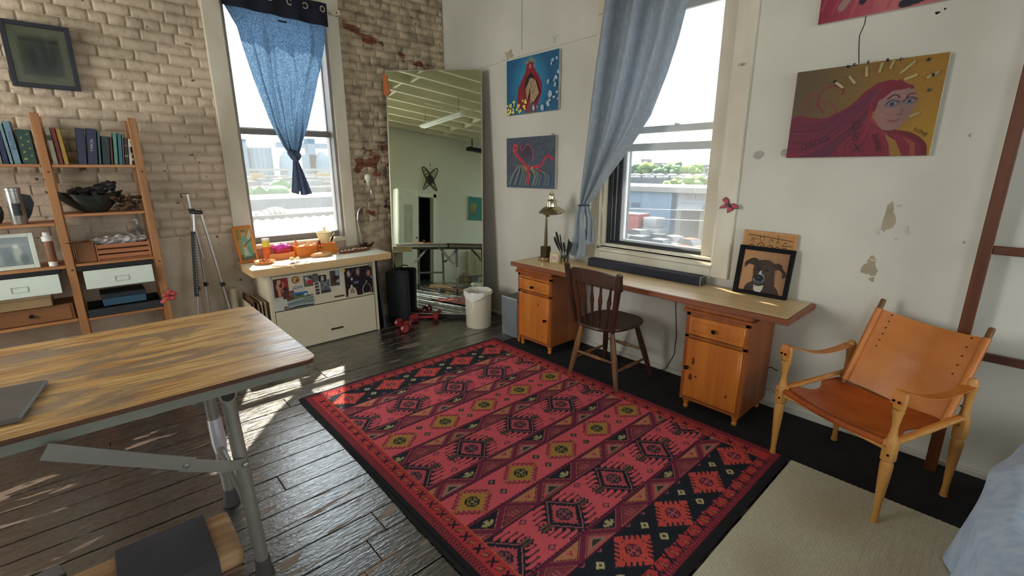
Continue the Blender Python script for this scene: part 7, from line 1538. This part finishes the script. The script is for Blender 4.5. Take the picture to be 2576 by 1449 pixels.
mb = MB(); mb.grid(lambda u, v: rtail(u, v, 2.465, 2.540, 2.41, 2.412, .835, .3, -.01), 36, 24, .002); obj('tail', mb, msat, rc, True, world=True)
mb = MB(); mb.grid(lambda u, v: rtail(u, v, 2.44, 2.40, 2.39, 2.315, .965, 2.1, .018), 36, 24, .002); obj('tail', mb, msat, rc, True, world=True)
mb = MB(); mb.cyl((2.97, 1.2, 2.93), (2.97, 2.55, 2.93), .012, n=12); one('curtain_rod', mb, mat('dark_rod', (60, 58, 56), .4, .6), 'dark curtain rod above the right window, out of the picture', 'curtain rod', smooth=True)
mb = MB(); mb.sph((3.105, 2.36, .90), .013, 10); mb.cyl((3.105, 2.36, .90), (3.115, 2.36, .90), .006); one('tieback_knob', mb, mat('dull_steel', (120, 116, 104), .35, .8), 'small metal tieback knob on the left casing under the grey curtain', 'knob', smooth=True)

# ================================================================ WHAT THE MIRROR SHOWS
mwd2 = mwd
cb_ = thing('wardrobe', 'tall white cupboard against the far wall, seen in the mirror', 'cupboard', (XL+.13, 1.86, 0))
mb = MB(); mb.bx(-.12, .12, -.24, .24, .001, 2.02, .004); obj('body', mb, mwd2, cb_); mb = MB(); mb.bx(.12, .135, -.225, .225, .05, 1.99, .003); dr_ = obj('door', mb, mwd2, cb_); mb = MB(); mb.bx(.134, .138, -.10, .10, .9, 1.7, .001); obj('door_panel', mb, mat('grey_green_panel', (186, 192, 172), .5), dr_); mb = MB(); mb.sph((.15, -.19, 1.0), .018, 8); obj('knob', mb, mknob, dr_)
sn = thing('snowshoes', 'pair of crossed brown snowshoes hung on the far wall, seen in the mirror', 'snowshoes', (XL+.03, 1.20, 2.33)); msn = mat('dark_bent_wood', (74, 50, 30), .5); mnet = mat('brown_webbing', (112, 88, 56), .7)
for s_ in (-1, 1):
    R = Matrix.Rotation(s_*.62, 4, 'X'); P = [Vector((.012*s_, .075*math.sin(a)*(1 if math.cos(a) > 0 else (1+math.cos(a)*.55)), .30*math.cos(a))) for a in np.linspace(0, 6.283, 30)]
    mb = MB(); mb.tube([R @ p for p in P], .011, 6, False); fr2 = obj('hoop', mb, msn, sn, True); mb = MB()
    for k in range(7): z = -.2+.065*k; w = .07*math.sqrt(max(.05, 1-(z/.3)**2)); mb.tube([R @ Vector((.012*s_, -w, z)), R @ Vector((.012*s_, w, z+.03))], .004, 4); mb.tube([R @ Vector((.012*s_, w, z)), R @ Vector((.012*s_, -w, z+.03))], .004, 4)
    mb.xf(Matrix()); obj('webbing', mb, mnet, sn); mb = MB(); mb.box((R @ Vector((.012*s_, 0, -.02))), (.01, .10, .16), (s_*.62, 0, 0)); obj('binding', mb, mat('black_rubber', (20, 20, 20), .5), sn)
mb = MB(); mb.cyl((0.005, 0, .27), (.005, 0, .36), .004); obj('hanging_cord', mb, mdark, sn)
def teal(): 
    C = Canvas(.5, .56, .006, (38, 132, 124)); rng = random.Random(9); smear(C, rng, 50, (24, 104, 100), .02, .08, .8, .3); C.ell(.36, .3, .10, .12, (150, 140, 84), .9, soft=.3); C.ell(.30, .36, .05, .05, (176, 160, 96), .8, soft=.4); C.ell(.4, .18, .05, .08, (140, 96, 52), .7, soft=.4); return C
t_ = thing('teal_painting', 'teal canvas with an ochre blot on the far wall, seen in the mirror', 'painting', (XL+.004, -.08, 1.47)); mb = MB(); mb.bx(0, .025, -.25, .25, 0, .56, .002); obj('stretcher', mb, mcan, t_); teal().mesh('painted_face', mpaint, t_, Matrix(((0, 0, 1, .0262), (1, 0, 0, -.25), (0, 1, 0, 0), (0, 0, 0, 1))), False)
rad = thing('radiator', 'white cast-iron column radiator under the far wall painting, seen in the mirror', 'radiator', (XL+.12, -.05, 0)); mrd = mat('cream_radiator', (206, 200, 172), .45)
for k in range(10):
    mb = MB(); y = .27-.06*k; 
    for x in (-.05, .0, .05): mb.tube([(x, y, .12), (x, y, .72)], .014, 8)
    mb.tube([(-.06, y, .12), (.06, y, .12)], .022, 8); mb.tube([(-.06, y, .72), (.06, y, .72)], .022, 8)
    if k in (0, 9): mb.cyl((-.04, y, .001), (-.04, y, .12), .018); mb.cyl((.04, y, .001), (.04, y, .12), .018)
    obj('column', mb, mrd, rad, True)
mb = MB(); mb.cyl((0, .30, .12), (0, -.30, .12), .012); obj('pipe', mb, mrd, rad)
for i, (x, y, r, h, c, lb) in enumerate(((-2.30, .46, .045, .20, (150, 110, 56), 'amber bottle with white cap on the floor by the radiator, seen in the mirror'), (-2.36, .56, .05, .15, (120, 112, 70), 'olive bottle behind the amber one by the radiator'))):
    t_ = thing('floor_bottle', lb, 'bottle', (x, y, 0)); mb = MB(); mb.lathe([(0, .001), (r, .001), (r, h*.75), (r*.45, h), (r*.45, h+.02)], 16); obj('body', mb, mat('bottle_%d' % i, c, .25), t_, True); mb = MB(); mb.cyl((0, 0, h+.02), (0, 0, h+.055), r*.5); obj('cap', mb, mat('white_plastic', (220, 220, 214), .4), t_, True)
bs_ = thing('basin', 'grey plastic basin on the floor by the radiator, seen in the mirror', 'basin', (-2.26, .18, 0)); mb = MB(); mb.lathe([(0, .001), (.11, .001), (.15, .13), (.16, .14), (.145, .135), (.105, .01), (0, .008)], 24); obj('body', mb, mat('grey_plastic', (150, 156, 156), .45), bs_, True); mb = MB(); mb.tube([(0, .155, .135), (0, .18, .12), (0, .155, .10)], .005); obj('handle', mb, mat('grey_plastic', (150, 156, 156), .45), bs_, True)
cl_ = thing('strip_light', 'long white unlit fluorescent fitting hung from the joists, seen in the mirror', 'lamp', (-.48, 2.15, 3.0), math.radians(-5)); mb = MB(); mb.bx(-.62, .62, -.05, .05, 0, .045, .008); obj('housing', mb, mwd2, cl_)
for y in (-.025, .025): mb = MB(); mb.cyl((-.58, y, -.012), (.58, y, -.012), .013, n=12); obj('tube_lamp', mb, mat('milk_tube', (232, 234, 230), .3), cl_, True)
for x in (-.5, .5): mb = MB(); mb.cyl((x, 0, .045), (x, 0, .30), .003); obj('chain', mb, mdark, cl_)
mb = MB(); mb.bx(-2.30, -2.16, -.35, .42, 3.02, 3.10, .01); mb.cyl((-2.23, .3, 3.10), (-2.23, .3, 3.30), .012); mb.cyl((-2.23, -.2, 3.10), (-2.23, -.2, 3.30), .012); one('track_heater', mb, mat('black_metal', (22, 22, 24), .45, .4), 'black ceiling-hung bar heater near the far wall, seen in the mirror', 'heater')
mb = MB(); P = [(.9, 1.2, 3.29), (.3, 1.7, 3.24), (-.1, 1.5, 3.22), (-.5, 1.9, 3.25), (-.6, 2.4, 3.28)]; mb.tube(P, .012, 8); one('conduit', mb, mat('white_conduit', (222, 220, 206), .5), 'loose white cable drooping below the ceiling joists, seen in the mirror', 'cable', smooth=True)

# ================================================================ OUTSIDE THE WINDOWS
GZ = -8.6
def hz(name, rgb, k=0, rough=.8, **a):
    c = tuple(((v+(232-v)*k)/255)**2.2*.15 for v in rgb)  # pale haze blended into the colour, then darkened to hold outdoor glare down
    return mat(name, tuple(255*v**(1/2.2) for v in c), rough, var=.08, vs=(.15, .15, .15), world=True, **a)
mb = MB(); mb.bx(-150, 420, 4.9, 420, GZ-.2, GZ); mb.bx(3.5, 420, -150, 4.9, GZ-.2, GZ); g_ = one('city_ground', mb, hz('pale_asphalt', (150, 152, 152), .1), 'pale sunlit ground of yards and streets below the windows', 'ground'); 
# corrugated roof below the left window
rf_ = thing('corrugated_roof', 'pale corrugated metal roof just outside the left window', 'roof', (12, 16, -3))
def corr(u, v):
    x = 4.65+6.3*u; y = 20-8.5*v; return Vector((x, y, -.30-2.05*v+.022*math.sin(x*2*math.pi/.36)))
mb = MB(); mb.grid(corr, 170, 1); obj('roof_sheet', mb, hz('galvanised_sheet', (122, 124, 114), 0, .5), rf_, True, world=True, ang=80)
mb = MB(); mb.bx(4.6, 11.0, 19.9, 20.15, -.36, -.20); obj('ridge_cap', mb, hz('ridge_grey', (120, 124, 116)), rf_, world=True)
mb = MB(); mb.bx(4.75, 10.8, 11.8, 19.8, GZ, -2.6); obj('building_wall', mb, hz('shed_wall', (150, 154, 158)), rf_, world=True)
mb = MB(); mb.bx(-20, 4.5, 9, 30, GZ, -3.4); one('lower_roof', mb, hz('blue_grey_roof', (130, 140, 156)), 'lower blue-grey flat roof left of the corrugated one', 'roof')
wf = thing('white_roof', 'white flat roof carrying the ribbed skylight', 'roof', (14, 27, -1.1)); mb = MB(); mb.bx(-4, 14.5, 20.3, 33, GZ, -1.02); obj('roof_slab', mb, hz('white_roofing', (166, 166, 160)), wf, world=True)
dm = thing('skylight', 'low ribbed skylight with yellowish panes on the white roof', 'skylight', (7.4, 27, -1.02))
def dome(u, v): a = math.pi*u; x = -1.05+2.1*u; h = .62*math.sin(a)**.75; y = -.8+1.6*v; return Vector((x, y, h*(math.sin(math.pi*v)**.5 if 0 < v < 1 else 0)))
mb = MB(); mb.grid(dome, 26, 10); obj('dome_panes', mb, hz('yellow_pane', (170, 130, 62), 0, .6), dm, True)
for k in range(1, 9): mb = MB(); u = k/9; mb.tube([dome(u, q)+Vector((0, 0, .012)) for q in np.linspace(0.02, .98, 12)], .028, 5); obj('rib', mb, hz('dome_rib', (60, 56, 44), 0), dm)
mb = MB(); mb.bx(-1.3, 1.3, -1.0, 1.0, 0.0, .06); obj('curb', mb, hz('dome_curb', (84, 84, 76), 0), dm)
mb = MB(); mb.bx(-2, 17, 35, 42, GZ, -.42); one('grey_parapet_building', mb, hz('blue_grey_wall', (150, 162, 176), .2), 'long low blue-grey building behind the skylight roof', 'building')
def tree(x, y, z0, r, h, label, m, seed, grp='trees beyond the roofs'):
    t = thing('tree', label, 'tree', (x, y, GZ), group=grp); mb = MB(); rt_ = random.Random(seed)
    for k in range(16): a = rt_.uniform(0, 6.28); q = rt_.random()**.5; mb.ico((r*q*math.cos(a), r*q*math.sin(a)*.7, (z0-GZ)+h*rt_.uniform(.0, 1)*(1-q*.5)), r*rt_.uniform(.25, .45), 2, (1, 1, .75), .5, 2.2, k)
    obj('crown', mb, m, t, True); mb = MB(); mb.cyl((0, 0, .02), (0, 0, z0-GZ+.4*h), r*.08, r*.04, 8); obj('trunk', mb, hz('trunk', (110, 90, 70), .3), t)
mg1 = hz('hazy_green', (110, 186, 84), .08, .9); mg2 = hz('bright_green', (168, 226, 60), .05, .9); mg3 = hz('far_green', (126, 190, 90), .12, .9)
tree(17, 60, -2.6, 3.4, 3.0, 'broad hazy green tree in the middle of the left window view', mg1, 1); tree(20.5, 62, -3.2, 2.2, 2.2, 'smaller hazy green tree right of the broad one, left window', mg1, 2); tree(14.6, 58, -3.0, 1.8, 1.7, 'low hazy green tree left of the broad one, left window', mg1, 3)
ry = random.Random(12); mwh = hz('white_shed', (222, 222, 216)); mbl2 = hz('blue_shed', (170, 184, 196), .2); mgy = hz('grey_shed', (168, 168, 164), .1); k = 0
for (y, n, z) in ((75, 5, -1.9), (88, 6, -1.2), (100, 7, -.6), (114, 7, 0.0), (128, 8, .3)):
    x = y*.17
    for i in range(n):
        w = ry.uniform(3, 9)*y/80; mb = MB(); mb.bx(x, x+w*.8, y, y+5, GZ, z-ry.uniform(0, .45)); b_ = one('yard_shed', mb, [mwh, mbl2, mgy][k % 3], 'low %s shed roof, %s row of the railyard beyond the left window' % (['white', 'pale blue', 'grey'][k % 3], {75: 'nearest', 88: 'second', 100: 'middle', 114: 'fourth', 128: 'farthest'}[y]), 'shed', group='railyard sheds, row at %d metres, %s' % (y, ['white', 'pale blue', 'grey'][k % 3])); x += w; k += 1
for i, x in enumerate((30.2, 45.2)): mb = MB(); mb.bx(x-1.3, x+1.3, 119, 121, GZ, .75); one('yellow_container', mb, hz('container_yellow', (226, 182, 76), .2), ['yellow container at the left of the railyard', 'yellow container at the right of the railyard'][i], 'container')
mb = MB(); mb.bx(10, 90, 150, 154, 1.15, 1.8)
for x in range(14, 90, 8): mb.bx(x-.5, x+.5, 151, 153, GZ, 1.2)
one('viaduct', mb, hz('bright_concrete', (226, 226, 220)), 'long bright viaduct running across the left window view', 'bridge')
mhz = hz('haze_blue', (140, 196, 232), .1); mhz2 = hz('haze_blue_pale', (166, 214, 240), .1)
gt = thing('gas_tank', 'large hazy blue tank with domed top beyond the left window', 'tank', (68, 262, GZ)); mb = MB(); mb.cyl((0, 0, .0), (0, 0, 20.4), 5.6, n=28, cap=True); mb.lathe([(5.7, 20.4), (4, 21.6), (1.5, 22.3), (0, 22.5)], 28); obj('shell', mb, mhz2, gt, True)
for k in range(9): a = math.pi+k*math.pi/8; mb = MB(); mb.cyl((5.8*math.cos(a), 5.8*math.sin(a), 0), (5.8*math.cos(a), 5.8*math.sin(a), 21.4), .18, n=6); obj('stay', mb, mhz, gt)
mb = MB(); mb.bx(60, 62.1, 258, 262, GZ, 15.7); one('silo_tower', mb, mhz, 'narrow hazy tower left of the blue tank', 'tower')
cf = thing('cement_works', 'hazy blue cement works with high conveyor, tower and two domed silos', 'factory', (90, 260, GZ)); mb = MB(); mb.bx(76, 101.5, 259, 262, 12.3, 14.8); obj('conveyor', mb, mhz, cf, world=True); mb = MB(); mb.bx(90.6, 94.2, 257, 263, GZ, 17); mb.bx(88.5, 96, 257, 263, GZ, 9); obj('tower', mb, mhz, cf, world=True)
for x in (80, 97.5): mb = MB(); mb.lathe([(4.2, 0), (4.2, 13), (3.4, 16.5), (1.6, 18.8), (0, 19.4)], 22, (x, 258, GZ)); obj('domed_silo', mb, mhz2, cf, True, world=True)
mb = MB(); mb.tube([(9, 34, 1.0+.0), (14, 34.0, .35), (19, 34, -.25), (26, 34, -.6)], .035, 5); one('overhead_wire', mb, hz('wire_grey', (150, 156, 156), .2), 'thin overhead wire crossing in front of the hazy trees, left window', 'wire')

# view through the right window
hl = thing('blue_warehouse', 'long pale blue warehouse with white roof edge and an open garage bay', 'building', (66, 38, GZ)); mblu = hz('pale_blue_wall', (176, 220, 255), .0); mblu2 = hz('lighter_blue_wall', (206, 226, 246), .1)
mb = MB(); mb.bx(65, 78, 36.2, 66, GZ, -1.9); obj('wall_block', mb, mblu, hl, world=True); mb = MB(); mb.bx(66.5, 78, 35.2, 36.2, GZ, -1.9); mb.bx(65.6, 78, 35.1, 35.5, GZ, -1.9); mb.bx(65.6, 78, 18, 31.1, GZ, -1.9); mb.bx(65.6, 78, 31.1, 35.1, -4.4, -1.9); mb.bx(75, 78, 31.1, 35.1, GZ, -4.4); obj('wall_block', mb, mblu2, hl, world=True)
mb = MB(); mb.bx(66, 75, 31.1, 35.1, GZ, GZ+.05); mb.bx(74.6, 75, 31.1, 35.1, GZ, -4.4); obj('garage_interior', mb, hz('garage_grey', (176, 170, 152)), hl, world=True)
mb = MB(); mb.bx(64.4, 79, 18, 66, -1.9, -1.62); mb.bx(64.4, 66, 18, 66, -1.62, -1.15); obj('roof_edge', mb, hz('bright_fascia', (226, 222, 208)), hl, world=True)
mb = MB(); mb.bx(66, 79, 18, 66, -1.62, -1.2); obj('roof_deck', mb, hz('roof_white', (214, 214, 208)), hl, world=True)
for i, (y0, y1) in enumerate(((32.8, 34.4), (30.6, 32.5))):
    mb = MB(); mb.bx(65.3, 65.6, y0, y1, -2.75, -2.05); w_ = obj('window_frame', mb, hz('white_frame_far', (230, 230, 224)), hl, world=True); mb = MB(); mb.bx(65.25, 65.3, y0+.12, y1-.12, -2.66, -2.14); obj('window_pane', mb, hz('far_pane', (170, 180, 170)), w_, world=True)
mb = MB(); mb.bx(64.95, 65.05, 41.5, 43.1, -4.4, -3.7); obj('louvre', mb, hz('louvre_grey', (110, 130, 160)), hl, world=True)
mb = MB(); mb.prism([(64.2, -4.3), (65.5, -3.3), (65.5, -4.3)], 31.2, 34.9); mb.xf(Matrix(((1, 0, 0, 0), (0, 0, 1, 0), (0, 1, 0, 0), (0, 0, 0, 1)))); obj('awning', mb, hz('pale_awning', (186, 206, 216)), hl, world=True)
mb = MB(); mb.bx(65.2, 65.5, 31.2, 31.7, GZ, -4.4); mb.bx(65.2, 65.5, 34.6, 35.1, GZ, -4.4); obj('bay_frame', mb, hz('bay_frame_tan', (176, 168, 144)), hl, world=True)
for i, (x, y0, y1, z0) in enumerate(((62, 60, 28, -4.3), (60, 56, 26, -5.4))):
    mb = MB(); mb.tube([(x, y0, z0), (x, (y0+y1)/2, z0-.25), (x, y1, z0+.35)], .06, 5); one('power_line', mb, hz('bright_wire', (232, 232, 228)), ['upper bright cable crossing in front of the blue warehouse', 'lower bright cable crossing in front of the blue warehouse'][i], 'wire')
def vehicle(x, y, a, L_, W_, H_, col, label, kind='car', grp=None):
    t = thing(kind, label, 'vehicle', (x, y, GZ), a, grp); m = hz('veh_%d_%d_%d' % col, col, 0, .3); mgl = hz('vehicle_glass', (90, 100, 110), .1, .2); mty = hz('tyre', (50, 50, 52), .1)
    mb = MB(); mb.bx(-L_/2, L_/2, -W_/2, W_/2, .3, H_*.58, .12, 2); obj('body', mb, m, t, True)
    if kind == 'car':
        mb = MB(); mb.prism([(-L_*.36, H_*.56), (-L_*.26, H_), (L_*.12, H_), (L_*.26, H_*.56)], -W_*.44, W_*.44); mb.xf(Matrix(((1, 0, 0, 0), (0, 0, 1, 0), (0, 1, 0, 0), (0, 0, 0, 1)))); obj('cabin', mb, mgl, t); mb = MB(); mb.bx(-L_*.25, L_*.11, -W_*.42, W_*.42, H_, H_+.03); obj('roof', mb, m, t)
    for sx in (-.32, .32):
        for sy in (-1, 1): mb = MB(); mb.cyl((sx*L_, sy*W_*.5, .33), (sx*L_, sy*W_*.38, .33), .33, n=14); obj('wheel', mb, mty, t)
    return t
vehicle(58, 37.2, 1.3, 5.0, 1.9, 1.7, (228, 228, 224), 'white pickup parked at the left in front of the blue warehouse'); vehicle(57, 33.5, 1.9, 4.7, 1.8, 1.5, (110, 116, 120), 'dark grey car parked in the middle in front of the garage bay'); vehicle(56.5, 30.8, 1.0, 4.8, 1.8, 1.6, (230, 230, 226), 'white car parked in front of the garage bay'); vehicle(55.5, 28.2, 1.3, 4.4, 1.8, 1.6, (255, 130, 80), 'orange car at the right edge of the parking yard'); vehicle(54, 34.6, 1.6, 4.6, 1.8, 1.45, (224, 226, 226), 'white saloon car nearest the window in the parking yard'); vehicle(53, 30.9, 1.5, 4.4, 1.8, 1.5, (214, 218, 222), 'silver car nearest the window, right of the white saloon')
tk = vehicle(60.5, 36.0, 1.45, 3.0, 2.3, 3.2, (230, 232, 230), 'white lorry cab beside the red skip container', 'lorry'); mb = MB(); mb.bx(-1.0, 1.3, -1.1, 1.1, 1.8, 3.3, .15, 2); obj('cab', mb, hz('veh_230_232_230', (230, 232, 230), 0, .3), tk, True); mb = MB(); mb.bx(1.28, 1.34, -.95, .95, 2.2, 3.0); mb.bx(-.6, .9, -1.13, -1.09, 2.2, 3.0); obj('windscreen', mb, hz('vehicle_glass', (90, 100, 110), .1, .2), tk)
sk = thing('red_container', 'red open-topped skip container standing by the blue warehouse', 'container', (60.5, 39.6, GZ)); mb = MB(); mb.bx(-1.4, 1.4, -1.7, 1.7, .3, 3.5); obj('body', mb, hz('skip_red', (255, 120, 110)), sk); mb = MB(); mb.bx(-1.5, 1.5, -1.8, 1.8, 3.5, 3.7); obj('rim', mb, hz('skip_red_light', (226, 120, 108)), sk)
# car park, fence and trees on the horizon
mb = MB(); mb.bx(88, 112, 30, 80, GZ, -.75); one('raised_car_park', mb, hz('deck_grey', (150, 156, 160), .1), 'raised deck full of parked cars behind the warehouse roof', 'car park')
mb = MB(); mb.bx(87.5, 88, 30, 80, GZ, -.35); one('deck_wall', mb, hz('deck_wall', (120, 128, 136), .15), 'dark parapet wall along the raised car park', 'wall')
for i in range(14): mb = MB(); mb.bx(87.3, 87.7, 40+3.2*i-.15, 40+3.2*i+.15, -.35, .1); o_f = one('parapet_post', mb, hz('deck_wall', (120, 128, 136), .15), 'small post on the parapet of the raised car park', 'post', group='parapet posts')
rc_ = random.Random(21)
for i in range(26):
    x = 90+6*(i//9)+rc_.uniform(-.5, .5); y = 44+3.3*(i % 9)+rc_.uniform(-.4, .4); c = rc_.choice([(232, 232, 230), (196, 206, 216), (120, 136, 156), (226, 226, 222)]); mb = MB(); mb.bx(x-.9, x+.9, y-1.25, y+1.25, -.74, -.05, .1); mb.bx(x-.7, x+.7, y-.7, y+.7, -.05, .35, .1)
    r_i = i//9; one('parked_car', mb, hz('veh_%d_%d_%d' % c, c, 0, .3), 'tiny car parked in the %s row of the raised car park' % ['front', 'middle', 'back'][r_i], 'car', group='cars in the %s row of the raised car park' % ['front', 'middle', 'back'][r_i])
tree(82.5, 41.8, -1.9, 2.9, 2.3, 'bright green bushy tree right behind the warehouse roof', mg2, 7, 'trees in the right window view'); tree(82.8, 45.6, -1.9, 2.3, 2.0, 'bright green tree left of the bushy one behind the warehouse', mg2, 8, 'trees in the right window view')
rt2 = random.Random(5)
for i in range(22):
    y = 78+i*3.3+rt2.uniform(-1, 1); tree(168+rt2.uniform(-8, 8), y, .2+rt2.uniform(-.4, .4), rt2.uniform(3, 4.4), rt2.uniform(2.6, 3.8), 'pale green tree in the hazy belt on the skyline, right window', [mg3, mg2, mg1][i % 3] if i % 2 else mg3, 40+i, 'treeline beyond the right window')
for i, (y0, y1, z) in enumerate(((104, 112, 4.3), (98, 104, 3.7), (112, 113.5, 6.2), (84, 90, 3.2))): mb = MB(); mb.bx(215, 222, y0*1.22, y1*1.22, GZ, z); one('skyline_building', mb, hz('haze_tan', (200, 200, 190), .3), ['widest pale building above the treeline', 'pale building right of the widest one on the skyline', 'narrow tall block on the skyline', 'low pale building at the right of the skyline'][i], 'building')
